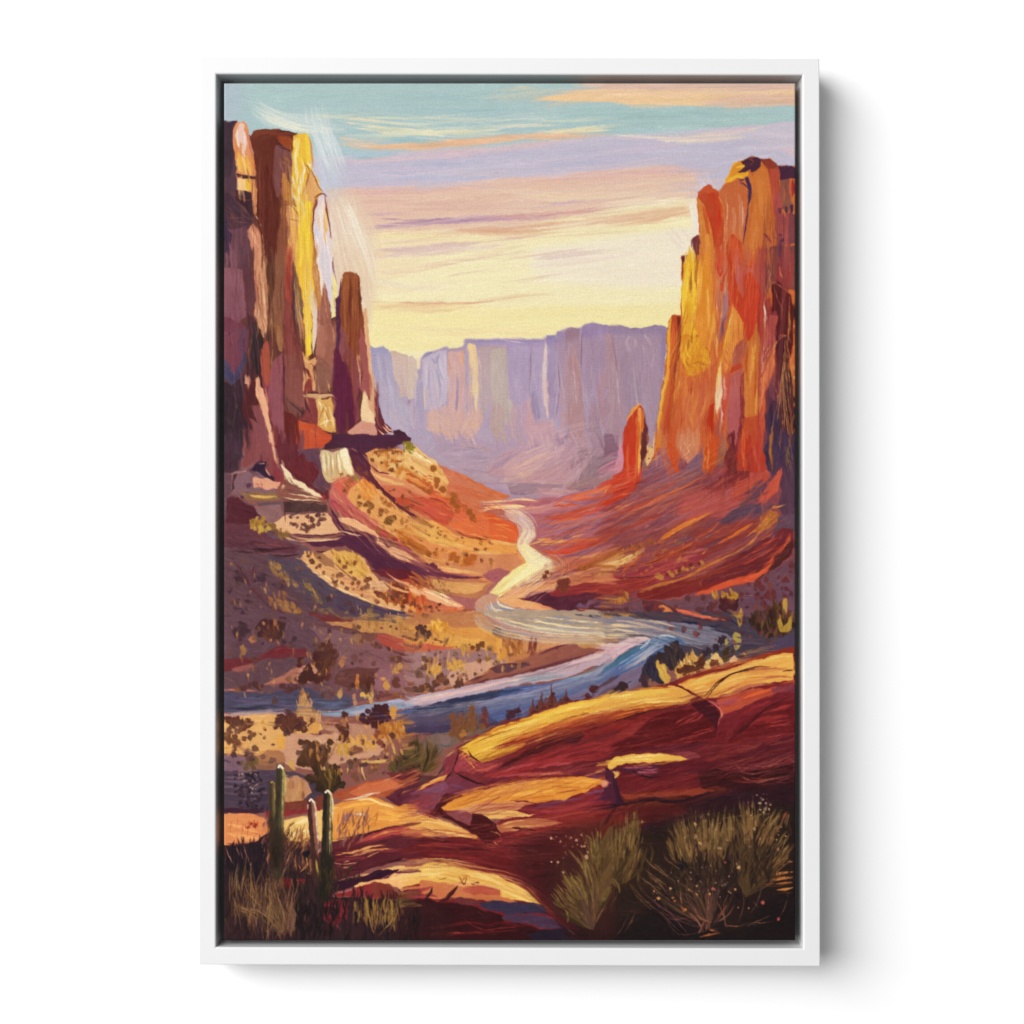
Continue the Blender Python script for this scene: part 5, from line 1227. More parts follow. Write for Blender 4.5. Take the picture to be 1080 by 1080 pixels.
bush('5a3028 6a3a28 4a2424 7a4a30',280,140,90,140,n=40,w=12,a0=-165,a1=-15)
P('b07848','285 10 300 0 310 30 305 60 290 50',t=.06)
D('4c3040','120 60 24 90 100 22 120 100 20 140 80 18 80 80 16 110 130 12 110 40 12 345 145 16 380 150 12 405 125 14 230 150 9')
P('b08450','108 165 125 150 140 180 138 210 125 215 110 195',t=.06)
P('c08058','150 130 170 110 195 120 190 145 165 150',t=.06)
bush('5a3020 6c3c20 7c4c24 42241c',560,320,100,190,n=46,w=16,a0=-150,a1=-30)
D('4c2420','530 220 30 560 180 28 600 200 34 620 220 28 540 250 34 480 300 34 460 340 30 500 330 34 540 340 30 580 330 24 440 240 20 430 270 14 440 350 22 590 160 24')
P('c8845c','640 260 670 210 690 230 680 260 660 295',t=.06)
P('d8a088','500 290 515 275 528 290 528 315 510 318',t=.04)
P('a87c58','465 205 485 200 485 235',t=.04)
L('6c2430',6,'575 280 578 355/595 270 596 360/545 290 540 340/700 290 790 290 870 290',k=.1)
P('5c343c','640 300 700 285 870 285 860 300 820 360 760 400 680 390 620 370',t=.06,a=0)
bush('4a2424 6a3c28 5a3028',790,410,80,120,n=24,w=12,a0=-140,a1=-50)
D('4a2428','760 370 24 800 380 26 820 350 18 830 370 14 720 380 16')
P('c07c40','738 318 757 318 758 400 738 402',t=.06,e=.5)
P('b89058','640 420 652 400 665 420 665 450 650 460 640 440',t=.06)
D('6c4450','615 290 14 670 320 14 735 230 18 765 250 13 835 262 14 600 420 18 550 430 16 700 400 14 770 210 12 620 430 14 520 400 16')
D('5c3438','130 395 20 110 400 14 190 375 20 210 390 18 225 380 10 160 380 14 340 385 18 380 400 22 410 390 18 360 410 14')
scat('6a4c50 7a5a58 5c4048','540 380 640 390 640 450 540 450',24,80,26,14,aj=30)
P('9a7458','720 110 740 100 780 110 790 150 760 160 725 140',t=.07,k=.2);D('7a4c44','790 110 22 815 125 20 770 140 12 830 150 8')
D('5c3434','960 350 22 955 375 18 940 370 12 970 380 14 960 235 20 975 240 18 940 245 12')
D('8a5c34','1070 400 20 1050 395 12 950 430 14')
scat('d8b060 c89c50 e0bc70','750 420 830 420 830 460 760 460',18,85,34,14,aj=15)
D('6a3c40','880 430 18 910 430 16 860 450 12')
P('c09048','885 380 905 350 925 380 915 410 895 400',t=.06);P('c89c58','960 270 985 250 1000 270 990 310 950 315 945 290',t=.06)
P('d0a040','1005 330 1030 315 1060 330 1080 320 1090 350 1040 360 1010 352',t=.06);P('d8a060','870 340 890 330 905 345 890 360',t=.05)
P('b88868','720 430 740 420 745 480 725 490',t=.05);L('8a3c38',5,'830 465 900 450 980 440 1085 430',k=.1)
scat('c09060 b08050 d0a070 a87448','410 470 450 420 480 450 540 560 500 600 420 570',60,-85,60,14,aj=18)
P('c89860','440 450 460 420 480 450 460 490 430 500',t=.07);D('c89860','435 500 16 450 530 20 480 520 18 510 540 16')
D('4c2824','330 560 28 360 580 30 400 590 28 420 580 24 370 530 22 310 590 20 350 615 18 430 610 22 460 620 18 390 550 20 300 610 12')
bush('5a3028 6a3c2c 3e2020',380,640,90,120,n=34,w=12,a0=-165,a1=-15)
D('5c3430','345 570 16 405 550 14 440 560 16 450 590 18 505 575 20 490 600 14')
P('d8a058','500 590 530 575 545 600 535 640 510 640 480 610',t=.06)
D('5c3028','50 570 24 80 580 24 110 590 22 150 590 24 60 600 16 130 610 18 40 560 14 155 570 14 95 560 14')
D('6a4430','40 650 20 50 680 22 80 660 16 95 690 18 130 670 16 110 625 14 160 640 14 185 650 14 30 670 16 60 635 10 240 665 10 245 620 8 155 665 8 75 690 14')
scat('7a5438 8a6040 5c3828','30 560 160 560 160 620 60 620 30 700',26,70,26,10,aj=35)
D('c88838','230 580 10 240 610 8')
P('e0a850','310 660 330 640 355 660 350 720 320 730 300 700',t=.06,k=.2)
D('4c2820','680 540 20 670 580 18 660 610 22 680 640 24 665 670 20 640 600 12 700 680 14 690 600 14')
P('a87058','650 570 670 560 690 580 685 610 660 600',t=.06)
D('4a2028','860 510 30 890 530 36 870 560 34 830 560 30 850 590 28 910 560 30 780 560 26 800 575 20 900 500 22 805 520 16 920 590 20 880 600 20')
D('44203c','870 540 24 900 570 20 780 555 16')
P('c89048','920 540 925 500 945 490 965 500 960 540 945 570',t=.06)
D('a86830','900 620 34 940 620 34 880 650 26 980 620 28 1010 600 28 1010 640 24 960 650 22 920 590 20 1000 570 18')
scat('b87c38 c88c40 a06028','850 590 1030 560 1030 670 870 670',50,85,50,14,aj=12)
D('7a3c30','870 690 18 890 710 14 905 730 10 850 660 14 860 640 14')
scat('d8a050 e0b058 c89048','700 660 840 650 840 720 700 740',34,80,44,15,aj=20)
scat('c8a038 b89030','630 700 700 700 700 750 640 760',16,80,34,16,aj=20)
D('7a5040','735 730 24 720 745 18 760 735 16 775 690 14 740 800 22 710 820 18 840 830 22 820 850 16 730 870 20 745 890 16 700 850 12 780 880 14 850 810 14')
P('d0a860','770 795 910 782 905 800 780 808',t=.05,a=-3);L('e0c080',9,'770 810 775 850 792 895/690 780 695 820 690 860/770 800 840 790 900 790',k=.1)
L('c8b868',10,'930 700 950 740 975 790/940 710 950 730',k=.1)
bush('4a3c20 503c24 3c2c1c 5c4428',1040,860,130,180,n=60,w=9,a0=-165,a1=-40)
bush('5a4c28 3c3020 6c5c34',960,860,70,120,n=26,w=9,a0=-160,a1=-40)
# agave clump + tree
D('4a3020','480 710 32 500 740 32 450 790 32 480 800 24 520 700 24 460 750 24 430 800 18 600 690 20 580 740 20 590 720 16 570 780 16 440 690 16')
bush('5a3820 4a2c1c 6a4828 3c2418',530,860,110,190,n=60,w=16,a0=-140,a1=-50,inner=.4)
D('3c2c1c','540 860 30 560 900 40 600 880 40 620 840 34 580 930 36 630 900 34 500 890 26 480 885 18 640 860 24 520 830 22 600 930 40 550 940 28 660 920 24')
bush('54401e 3e2c1a 6a5428 48341c',590,960,90,170,n=60,w=13,a0=-130,a1=-50)
L('4a3420',18,'460 880 500 890 540 900/530 780 540 850 560 900',k=.2)
L('d8c8b0',7,'505 660 535 670 550 700 555 750 550 780',k=.1)
L('8a6840',8,'560 700 555 740 545 790/640 680 610 740 580 800',k=.2)
L('8c6c34',6,'590 820 600 870 620 900/640 820 640 880/560 850 590 900',k=.1)
P('c8a058','370 800 385 780 395 810 415 840 405 850 380 830',t=.05)
D('6a5434','160 800 24 190 790 18 140 830 16 110 800 14 180 830 14');D('4c3440','170 780 16 100 800 12 150 870 10')
# ================================================================= RIVER (tile K) + banks
T(430,650,210)
P('a8988c','340 -30 1100 -30 1100 112 960 108 800 98 640 72 520 34 430 0',t=.05,a=8)
L('e8d8b0',12,'460 0 580 35 720 66 860 84 1085 95/600 10 760 40 900 60 1085 70',k=.3)
L('8a90a8',8,'520 0 680 20 860 36 1085 50/760 0 900 16 1085 30/640 44 800 62 1000 80',k=.3)
L('e4d0b0',8,'430 0 520 38 640 72 780 94 940 104 1085 108/700 0 860 20 1085 40',k=.2)
L('3c3860',10,'900 -10 1000 0 1085 8',k=.2)
P('b87c54','-20 -20 400 -20 480 60 640 100 800 110 960 110 1090 110 1090 180 900 230 700 290 500 330 300 380 100 420 -20 440',t=.06,a=-5)
P('dc9c50','-20 60 160 40 260 70 380 60 480 90 500 200 420 240 340 160 240 180 100 160 -20 180',t=.07,k=.2,a=10)
P('e0a850','120 130 200 90 300 120 400 130 460 160 460 190 380 180 300 170 200 160',t=.05,k=.3)
P('c8604c','-20 150 80 155 200 165 260 170 200 190 60 190 -20 210',t=.05,k=.1)
P('98788a','-20 200 120 190 260 180 340 200 400 180 480 200 540 240 520 260 440 280 420 310 320 350 200 390 60 420 -20 430 -20 240',t=.05,a=-10,k=.1)
P('c8a098','300 260 400 240 520 250 440 290 380 330 300 360 240 380 200 340 240 300',t=.05,k=.3)
P('b8905c','540 120 700 110 900 120 1000 110 1090 130 1090 180 960 220 800 200 680 200 600 160',t=.05,k=.3,o=.6)
P('cc9068','600 110 760 100 900 110 880 150 760 180 660 200 600 180',t=.05,k=.4)
P('945c54','620 240 700 200 800 170 900 150 960 180 1060 170 960 230 800 260 700 290 560 320 500 330 420 350 320 370 440 300 460 280 540 260',t=.06,a=-14,k=.2)
P('5c3c50','440 290 500 270 560 260 640 255 660 270 600 290 540 310 470 310',t=.05,a=-5)
L('4c2438',6,'440 300 480 272 540 262 600 262 660 255/300 370 360 340 430 320/340 360 400 330',k=.1)
L('6c3444',12,'700 215 780 180 880 150/640 300 760 270 860 240 960 215',k=.3)
L('5c2c3c',5,'100 415 300 375 520 330 700 290 900 235 1085 170/-10 445 100 422',k=.1)
P('b8a0b8','-20 445 100 425 300 385 520 340 700 300 900 245 1090 180 1090 250 980 290 860 340 640 370 440 410 200 470 -20 500',t=.05,a=-13,c2='b8a8c4')
L('d8b8c4',18,'100 450 300 410 520 360 700 320/860 270 980 230 1085 190/0 480 120 450 240 430',k=.3)
L('8a98a8',12,'480 380 600 350 740 330 860 320/600 370 740 340 860 330/560 350 700 320 820 310',k=.3)
L('a88ca0',12,'800 300 900 270 1000 240/600 340 760 300 900 250',k=.3)
L('e0c8c8',8,'0 460 160 430 300 400/960 250 1040 220 1085 205/540 360 640 335',k=.2)
P('4858a0','260 450 400 420 560 390 740 370 860 345 960 310 1090 250 1090 440 960 460 840 480 740 510 660 550 560 570 500 590 440 600 300 580 200 560 180 480',t=.06,a=-12,c2='5870a8',g=-20)
P('343860','-20 500 120 480 260 450 400 430 520 400 500 430 420 470 340 500 300 560 200 640 60 640 -20 600',t=.05,a=-8,k=.1)
P('4a3c64','-20 540 120 530 260 530 440 540 500 590 440 600 300 640 100 640 -20 640',t=.05,k=.2)
L('2c3c60',12,'280 450 400 425 520 410 640 400/360 440 440 425 560 405',k=.2)
L('6878c0',12,'480 450 600 430 740 400/360 470 480 450 560 440/600 400 760 380 860 360',k=.3)
L('5c8cb0',12,'780 370 900 340 1000 300 1085 260/860 350 960 320 1060 280',k=.3)
L('3c4c90',14,'440 480 560 460 700 440/300 500 440 500 560 480/620 470 760 450 860 430',k=.3)
L('7a70a0',22,'960 400 1040 380 1085 370/860 450 960 430 1060 410/600 530 700 500 760 490',k=.3)
P('8470a0','900 420 980 390 1090 350 1090 440 1000 450 900 460 840 470',t=.05,k=.4,o=.8)
P('74605c','160 640 240 630 300 620 440 610 540 600 420 640 300 680 200 720 180 760 60 760 60 680',t=.05,k=.2)
P('8a7078','160 650 240 650 220 700 190 720',t=.05,o=.6)
L('4a6478',8,'170 700 200 710 250 700',k=.2)
T(0,0,1080)
sweep('6c6c88 8c90a8 545470 a8a8b4 484460','640 664 700 672 760 684 800 690',60,22,.8,.4,.4)
sweep('d0bcc8 b8b0c4 98a4b8 e0d0d0 a89cb4','700 678 672 694 630 712 570 732 500 746 430 752 370 758',90,11,.8,.4,.3)
sweep('56649a 4a588c 6272a2 6c7aa6 465080','716 690 690 708 640 724 570 740 500 756 440 764',110,22,.8,.35,.3)
sweep('5c5474 6c6c90 4a4460 7c84a0','236 742 290 742 340 746 400 744',70,18,.8,.5,.4)
T(0,0,1080)
P('74728c','712 682 690 700 640 722 570 744 500 760 430 768 430 752 500 742 570 728 640 708 680 690',b=3,e=0,t=0,o=.30)
smear('712 678 700 700 640 724 570 746 500 762 430 770 430 742 500 738 570 722 640 700 680 684',240,-17,22,1.6,j=.02,aj=4,o=.5)
T(430,650,210)
# shrubs K
scat('e0a838 d09030 f0c050 c88028','100 20 210 30 220 80 120 80',24,55,44,14,aj=35)
D('4c3030','60 70 22 80 90 20 100 110 18 110 90 14 50 100 14 90 60 12 40 130 7 5 90 10')
D('6a4424','350 175 12 380 165 16 400 155 16 375 185 12 410 170 8')
D('5c3c24','485 90 26 500 100 18')
scat('a86c38 8a5430 c08044','500 80 620 110 620 220 540 210',60,80,44,12,aj=20)
scat('7a3c38 6a3030','640 120 695 130 690 210 650 210',14,100,50,12,aj=10)
scat('d89840 e8ac50','470 130 540 150 530 230 480 230',20,80,50,14,aj=15)
scat('d0a048 c89040 e0b050','100 230 170 230 170 330 100 330',26,-70,44,12,aj=25)
scat('d8a840 e0b050','205 250 300 240 300 290 210 290',16,80,34,16,aj=15)
D('6a4c50','85 235 16 120 245 14 85 280 18 60 320 20 45 330 12');D('80603c','385 245 16 435 230 16 430 240 10 310 170 12')
D('5c3c34','150 370 24 180 340 26 200 360 20 100 385 22 75 395 22 120 400 18 40 400 20 280 350 18 275 370 22 290 375 14 255 385 10 20 410 12')
D('7c4c3c','185 350 14 160 360 12 90 380 10 280 335 12 320 345 8 15 365 18')
L('7c4c3c',6,'130 125 180 140 220 160',k=.1)
scat('c8a050 b89048','280 160 300 220 320 200 300 160',8,85,40,14,aj=15)
bush('6a4430 7c5438 5c3830 8a5c3c',290,690,90,180,n=50,w=9,a0=-150,a1=-60)
bush('7a5838 8a6840 6a4838',350,650,60,180,n=30,w=9,a0=-125,a1=-60)
D('7a5038','240 550 22 250 590 24 290 560 18 340 540 22 350 580 22 270 620 22 410 560 20 420 590 18 330 600 22 400 600 18 240 640 20 410 520 14 340 500 14')
D('a8743c','300 640 18 290 650 14');D('6a3840','415 510 14 420 540 18 410 575 18 430 600 12')
D('4c2838','560 530 20 545 550 16 590 520 18 570 540 18 540 520 10 610 520 8');L('4c2838',8,'545 580 560 540/520 580 530 570',k=.1)
D('6a3840','510 580 12 530 575 12')
for (x,y,w,h) in ((680,545,26,100),(725,520,30,110),(780,500,34,130),(750,500,24,60),(860,480,34,80),(830,490,24,50),(970,445,30,25)):
    P('6e3c34',[x-w,y, x-w*.6,y-h*.4, x-w*.25,y-h*.55, x-w*.12,y-h, x+w*.1,y-h*.95, x+w*.2,y-h*.5, x+w*.7,y-h*.35, x+w,y],t=.07,e=1.2)
D('54282c','780 500 16 690 530 16 740 510 14 700 500 10 860 460 14 830 470 12 890 470 12 1015 400 24 1000 410 12 1030 395 12 980 440 14 790 430 10')
L('54282c',6,'1015 410 1000 440 985 455/780 400 780 500/725 420 730 510/860 410 865 480/675 450 690 530/840 480 890 470 940 450',k=.1)
bush('4c3c20 5c4828 34281a 6c5430 806440',70,860,150,230,n=110,w=8,a0=-170,a1=-20)
bush('604a2c 7c6844 40321e',40,820,70,190,n=40,w=7,a0=-130,a1=-50)
# ================================================================= RIGHT RIVER BEND (tile L)
T(640,650,210)
P('4c4054','-10 -20 200 -20 420 -20 660 -20 820 20 1030 60 1030 190 900 210 700 240 500 270 200 260 60 120 -10 100',t=.05,a=12)
L('2c2c54',12,'420 60 520 60 640 50/660 10 720 50/400 30 520 40',k=.2)
P('7c7890','-10 10 120 0 260 20 400 40 560 60 640 80 700 130 640 160 500 160 340 140 220 110 100 90 -10 60',t=.06,a=10,k=.2)
L('c0b0a8',14,'-10 25 120 30 240 60 380 100 500 140/-10 50 100 50 240 70/140 20 260 30 380 60',k=.35)
L('e0c8a0',14,'-10 70 80 78 180 90/-10 45 60 50 140 62/-10 100 60 105 130 108',k=.3)
L('d8a048',10,'60 -10 140 -2 200 15/0 0 60 5',k=.2)
L('5c6078',8,'300 60 420 90 520 120 640 130/340 40 480 70 600 90/260 40 380 70 480 110/420 120 520 150 600 150',k=.3)
L('8a90a8',6,'380 80 480 130 560 160/300 90 400 130 500 170 540 190',k=.3)
L('383450',12,'560 70 660 90 740 110/600 110 680 140/620 160 740 160 860 160',k=.3)
P('8a5038','-10 110 40 112 75 130 60 150 20 165 -10 175',t=.05,a=0)
L('a86c44',6,'-10 120 40 125 60 135',k=.1)
P('dcb8cc','-10 190 60 150 120 120 220 115 240 125 200 150 120 180 60 220 -10 255',t=.04,a=-30)
L('c0a0c8',9,'-10 230 60 190 140 150 200 130/0 190 70 145 130 122',k=.2)
L('6a5078',5,'-10 180 50 150 110 125',k=.1)
P('4870a0','-10 260 60 225 140 180 200 150 250 120 330 110 400 120 440 160 380 150 340 190 260 230 180 290 100 340 40 380 20 430 -10 430',t=.06,a=-35,c2='5c68a8',g=120)
L('3c6c84',12,'-10 290 60 250 140 200 210 150/0 270 80 220 160 170',k=.3)
L('7098c8',10,'240 130 200 180 120 230 40 280/300 120 260 170 180 220 100 270/200 200 140 240 60 290',k=.3)
L('c0c8dc',12,'280 110 330 105 380 120/240 120 220 150 180 180',k=.4)
L('4c5c90',12,'330 160 260 210 160 260 80 310/360 140 300 170/200 260 120 300 40 350',k=.3)
P('7c6c90','20 360 100 310 200 260 240 230 240 300 200 350 160 390 100 400 0 420',t=.05,a=-30,k=.3)
T(0,0,1080)
sweep('6c6c88 8c90a8 545470 9a9aac 484460','640 664 700 672 760 684 800 690',70,24,.8,.4,.4)
sweep('d0bcc8 b8b0c4 98a4b8 e0d0d0','704 677 690 684 670 698 648 708',30,8,.8,.5,.6)
sweep('56649a 6272a2 6c7aa6 465080 8090b0','712 686 700 696 680 708 650 722',50,14,.8,.4,.5)
T(640,650,210)
D('34304a','240 270 34 250 310 40 290 340 34 260 240 26 220 300 26 280 290 30')
D('3c2c34','295 220 26 340 200 28 375 160 26 370 190 30 400 200 26 385 230 30 340 240 30 360 270 28 280 250 20 415 220 18 330 180 16 300 360 14')
bush('3a3034 4c3c3c 2c2838',370,300,70,150,n=40,w=14,a0=-130,a1=-50)
bush('2c2840 3c3448',250,360,70,130,n=30,w=14,a0=-140,a1=-50)
P('c8a048','268 250 285 245 290 270 320 260 335 310 350 340 345 370 320 370 300 350 285 320',t=.07,k=.1)
L('d8b858',9,'275 260 300 310 320 350/300 265 320 300 335 350',k=.2)
scat('d8b068 e0bc78 c89850 b88840','380 290 430 220 480 200 540 220 520 310 440 340 380 350',80,80,44,12,aj=22)
D('5c3424','400 300 16 440 290 24 470 290 20 420 290 14 520 240 22 510 270 24 530 270 18 500 300 14 430 310 16 490 260 12')
D('d8b878','590 225 22 610 240 20 560 250 18 550 280 18 630 250 12 600 215 14')
D('5c3028','590 260 24 600 275 18 580 280 12')
D('3c2c3c','560 190 18 600 170 18 630 140 22 640 120 14 540 210 16 530 195 10 600 190 12')
D('4a3828','650 200 18 655 230 20 660 180 12 690 200 12 650 240 14');L('4a3828',8,'640 120 650 170 655 240',k=.1)
P('a89850','690 110 705 90 730 100 742 130 730 170 715 190 700 180 688 140',t=.07)
P('a89850','645 130 655 120 662 150 655 165 645 150',t=.06);P('d8a888','675 240 695 215 715 230 720 255 700 265 680 262',t=.05)
D('4c3028','740 220 14 760 200 10');P('a07850','745 210 755 195 765 225',t=.05)
D('4a3040','205 340 22 215 370 24 190 350 14 230 385 14');P('8a6050','225 350 245 340 250 380 235 380',t=.05)
D('3c2830','85 375 18 100 385 18 70 390 14 45 405 14 90 400 14 60 400 10');L('3c2830',5,'110 370 140 352',k=.1)
P('5c4030','560 380 900 150 1030 50 1030 180 900 200 760 240 640 270',o=0)
D('3c2820','820 20 40 850 60 40 900 40 46 940 20 40 960 70 30 900 90 30 860 20 30 990 20 24 1010 50 20')
scat('5a4028 3c2820 6a5030 4c3424','800 -20 1010 -20 1010 100 860 100',60,-80,60,12,aj=25)
P('a88838','930 20 950 15 965 60 990 30 1015 0 1015 60 990 90 950 90',t=.07,k=.3)
P('a08040','705 -10 720 -20 740 -10 742 40 725 65 712 30',t=.06)
P('544464','900 140 1030 90 1030 175 900 200 860 190',t=.05,k=.3)
L('604c64',14,'640 160 760 150 880 150/700 110 780 130 860 130',k=.4)
L('6a3c28',7,'870 110 900 160 900 185/930 100 915 150',k=.2)
# ================================================================= FOREGROUND ROCK (tiles K, L, N)
T(430,650,210)
P('7c2c38','-20 960 60 930 160 880 200 850 220 780 260 720 300 700 400 640 520 580 660 540 760 500 860 470 1000 450 1090 430 1090 1100 -20 1100',t=.06,a=-12)
P('8a3848','200 780 270 720 265 780 240 840 200 880 60 960 -20 1000 -20 960 120 900 190 860',t=.05,a=-40)
P('3c1c24','-20 860 60 870 160 870 200 800 200 840 160 880 60 930 -20 960',t=.05,k=.2,o=.6)
P('e8b838','275 725 320 690 420 640 520 590 660 550 760 510 900 470 1090 440 1090 520 1000 530 900 550 800 580 760 600 660 640 640 700 560 740 480 780 400 800 360 790 320 750 300 740',t=.06,a=-16)
L('f0c848',34,'360 720 460 670 580 620 700 580/700 560 820 520 940 490 1060 470',k=.3)
L('f4d868',14,'340 760 440 720 560 690 640 660/440 660 560 610 680 570 800 530/860 510 960 490 1080 465',k=.3)
L('c87c28',12,'320 690 420 640 560 590 700 550/400 790 480 770 580 730 640 690/600 640 700 600 780 580',k=.3)
L('8a4020',5,'500 700 600 660 720 615 840 570/830 570 900 545 960 525/440 725 520 715 600 700/480 690 560 660 640 640',k=.1)
L('d89838',14,'800 540 900 520 1000 500 1085 490/860 560 960 530',k=.3)
P('b05028','640 640 760 600 860 570 960 540 1090 510 1090 580 1000 590 900 620 800 640 700 670 640 690 600 700 460 730 540 680',t=.06,a=-15)
L('c8641c',14,'760 610 860 580 960 550/540 700 640 660 740 630',k=.3)
L('8c3424',16,'880 590 960 570 1085 540/720 650 820 620 900 600/1000 540 1085 525',k=.3)
P('7c2428','620 720 760 660 900 620 1090 570 1090 640 940 690 780 740 600 800 500 830 420 860 380 840 480 810 560 780',t=.06,a=-18)
P('4c1420','470 830 560 790 640 730 740 680 860 640 940 628 965 650 920 690 800 710 700 750 600 790 540 820',t=.05,a=-20,k=.1)
L('e0a860',9,'640 700 720 670 800 645 860 632',k=.1)
L('5c1820',6,'940 640 1020 610 1085 590/960 680 1040 650 1085 635/800 740 900 710 1000 680',k=.1)
P('982c34','560 840 700 760 860 720 1000 690 1090 660 1090 780 960 800 800 830 660 860 500 880 400 880 460 850',t=.06,a=-12,k=.2)
L('701c28',20,'700 790 820 750 960 720 1085 700/600 850 740 830 880 810 1000 790/840 780 940 750 1040 740',k=.3)
L('b84c58',16,'440 880 560 870 700 860 840 850/700 830 800 810 900 800/500 850 600 820 700 800',k=.35)
L('5c1828',14,'860 840 960 800 1085 790/960 860 1040 850/940 830 1085 800',k=.3)
P('a04050','260 760 300 750 340 780 400 800 520 800 480 830 400 860 380 850 350 860 300 850 250 850 245 820',t=.06,k=.1,a=30)
L('e8a050',5,'290 750 330 800 380 850/320 770 360 830 385 850/270 770 310 740/280 780 320 750/300 770 330 740/310 740 340 780 400 800',k=.1)
L('c86450',8,'320 820 380 840 460 820 520 800/340 790 400 830 440 850',k=.3)
L('5c2430',6,'320 730 340 760 370 785 390 795/275 725 260 780 240 830 240 850/280 720 320 690 380 660',k=.05)
L('4a1c30',9,'245 850 300 880 360 905 430 920/260 860 320 890 380 920/240 850 220 870 200 895',k=.05)
P('7c3450','200 890 240 850 300 880 400 920 440 930 380 960 300 980 240 970 180 960',t=.05,k=.1,a=20)
P('8a4c70','-20 1000 80 950 160 910 200 900 220 940 190 1000 140 1050 60 1080 -20 1060',t=.05,k=.2,a=-20)
L('a83c48',12,'-10 1030 80 1000 160 960/40 1060 100 1020 160 1000',k=.3)
L('6c5088',7,'80 1000 120 960 150 940/130 1000 170 950/220 920 280 930 320 940',k=.2)
P('dc9450','-20 970 60 930 160 890 210 865 200 900 140 910 60 950 -20 990',t=.06,a=-22,k=.1)
L('f0b868',7,'-10 965 60 935 150 905/100 910 170 880 210 866/200 770 240 740 270 725',k=.1)
P('5c1420','190 990 200 970 270 975 320 985 260 1010 200 1040 170 1060 130 1060 180 1020',t=.04)
P('6c1c34','400 920 520 880 660 870 860 860 1090 850 1090 900 900 880 760 890 640 910 520 940 420 960 300 990 380 940',t=.05,a=-6)
P('7c3c64','960 870 1090 860 1090 895 1040 890',t=.04)
P('e49a40','170 1050 260 1000 360 970 480 950 620 920 760 890 900 875 1000 885 1090 900 1090 940 1020 930 960 970 860 990 720 1010 600 1020 480 1020 360 1040 280 1060 210 1062',t=.06,a=-12)
L('f0b050',22,'440 990 560 960 700 930 840 900/300 1020 420 990 540 970/900 900 980 900 1060 905',k=.3)
L('d08030',12,'560 1000 700 990 860 970/700 900 820 890 960 890/800 960 860 950 920 945',k=.3)
L('7c3840',5,'240 1010 400 965 600 925 800 890/820 965 880 955 930 945/460 950 560 930 640 920',k=.1)
P('d8a078','250 1060 380 1030 500 1015 620 1020 700 1010 600 1060 560 1100 250 1100',t=.06,a=-5,k=.1)
P('9c3c48','560 1100 620 1050 720 1015 860 1000 960 980 1020 940 1090 930 1090 1100',t=.06,a=-8)
L('7c4c80',12,'900 990 980 970 1040 950 1085 945/640 1050 740 1030 860 1010',k=.3)
T(640,650,210)
P('78202c','-10 440 60 430 300 380 380 350 560 290 760 240 900 200 1030 170 1030 1100 -10 1100',t=.06,a=-14)
P('8a3020','370 370 440 340 560 290 700 260 860 210 1000 172 1030 170 1030 200 900 220 780 250 640 290 540 320 440 360',t=.05,a=-16)
P('e0a850','-10 435 100 415 240 395 370 380 420 400 470 430 500 440 460 460 440 480 340 490 220 500 100 520 -10 520',t=.06,a=-8)
P('e8ac50','390 375 480 340 620 310 760 260 900 220 980 200 1025 205 1025 350 940 360 860 370 760 390 680 420 600 440 530 450 480 420 420 390',t=.06,a=-14)
L('e8c050',34,'20 450 140 430 260 415 360 410/460 380 560 340 660 320',k=.3)
L('f0c868',16,'700 300 820 260 940 225 1020 220/60 480 200 460 360 440/560 330 680 310 800 280',k=.3)
L('f8e080',12,'200 470 320 470 420 460/480 400 520 390 560 380/0 445 80 435 160 425',k=.3)
L('c88030',12,'-10 500 100 500 240 480 400 470/160 400 300 390 360 390/700 350 800 340 900 330',k=.3)
L('d88848',24,'620 420 740 370 860 340 1000 320/760 320 880 300 1000 280',k=.4,o=.8)
L('b86c50',12,'600 450 700 420 800 380 940 370/560 440 640 410 740 370/640 440 740 390 860 360/760 300 860 285 980 290/840 340 940 330 1020 335',k=.3)
P('b8523c','600 460 700 430 800 400 880 395 960 370 1025 350 1025 400 900 430 800 470 720 510 630 540 620 500',t=.06,a=-18)
L('d86030',18,'740 450 820 420 900 400',k=.2)
P('5c1c3c','-10 -10 -10 -10',o=0) if False else None
P('803850','900 400 960 370 1025 365 1025 420 980 420 920 430',t=.05,k=.2,o=.8)
L('a85060',12,'560 460 620 480 700 450/600 480 660 480 740 440',k=.3)
P('b0501c','-10 520 100 520 240 500 380 490 300 510 180 530 60 570 -10 600',t=.06,a=-10)
L('d87c40',12,'-10 560 60 540 160 515 280 500',k=.2)
L('3c1014',8,'-10 600 60 570 180 530 300 508 400 500 470 475/-10 655 60 630 140 580 220 545',k=.05)
P('8c3030','-10 660 60 640 140 590 240 560 300 540 200 600 140 650 60 680 -10 720',t=.06,a=-25,k=.1)
P('8c2420','0 600 120 560 240 530 300 530 180 570 100 620 0 640',t=.05,a=-15,o=.7)
P('5c1018','140 660 240 560 340 520 440 510 540 520 560 560 600 600 600 660 500 690 360 700 240 720 60 750 -10 760 -10 730 80 690',t=.05,a=-20)
L('8c3034',10,'370 590 440 550 520 515/380 610 460 560/420 590 500 560 540 520/240 720 380 680 520 640 600 620',k=.2)
L('b85048',3,'420 590 480 550 530 520/370 590 410 565/280 720 420 690 560 670/400 690 500 650 600 610/460 640 540 620 600 600',k=.1)
P('4c1020','465 465 500 450 545 455 590 500 630 540 610 590 600 640 590 600 560 560 520 540 470 490',t=.04,a=50)
L('d87870',6,'545 455 600 490 632 530 615 570 608 600',k=.05)
L('5c1c20',8,'370 380 420 395 470 425 530 450/528 445 560 410 620 350 700 310 800 280 900 275/955 302 1025 292',k=.05)
P('6c1820','700 620 760 560 840 520 940 480 1025 450 1025 640 900 660 760 680 660 700',t=.06,a=-22)
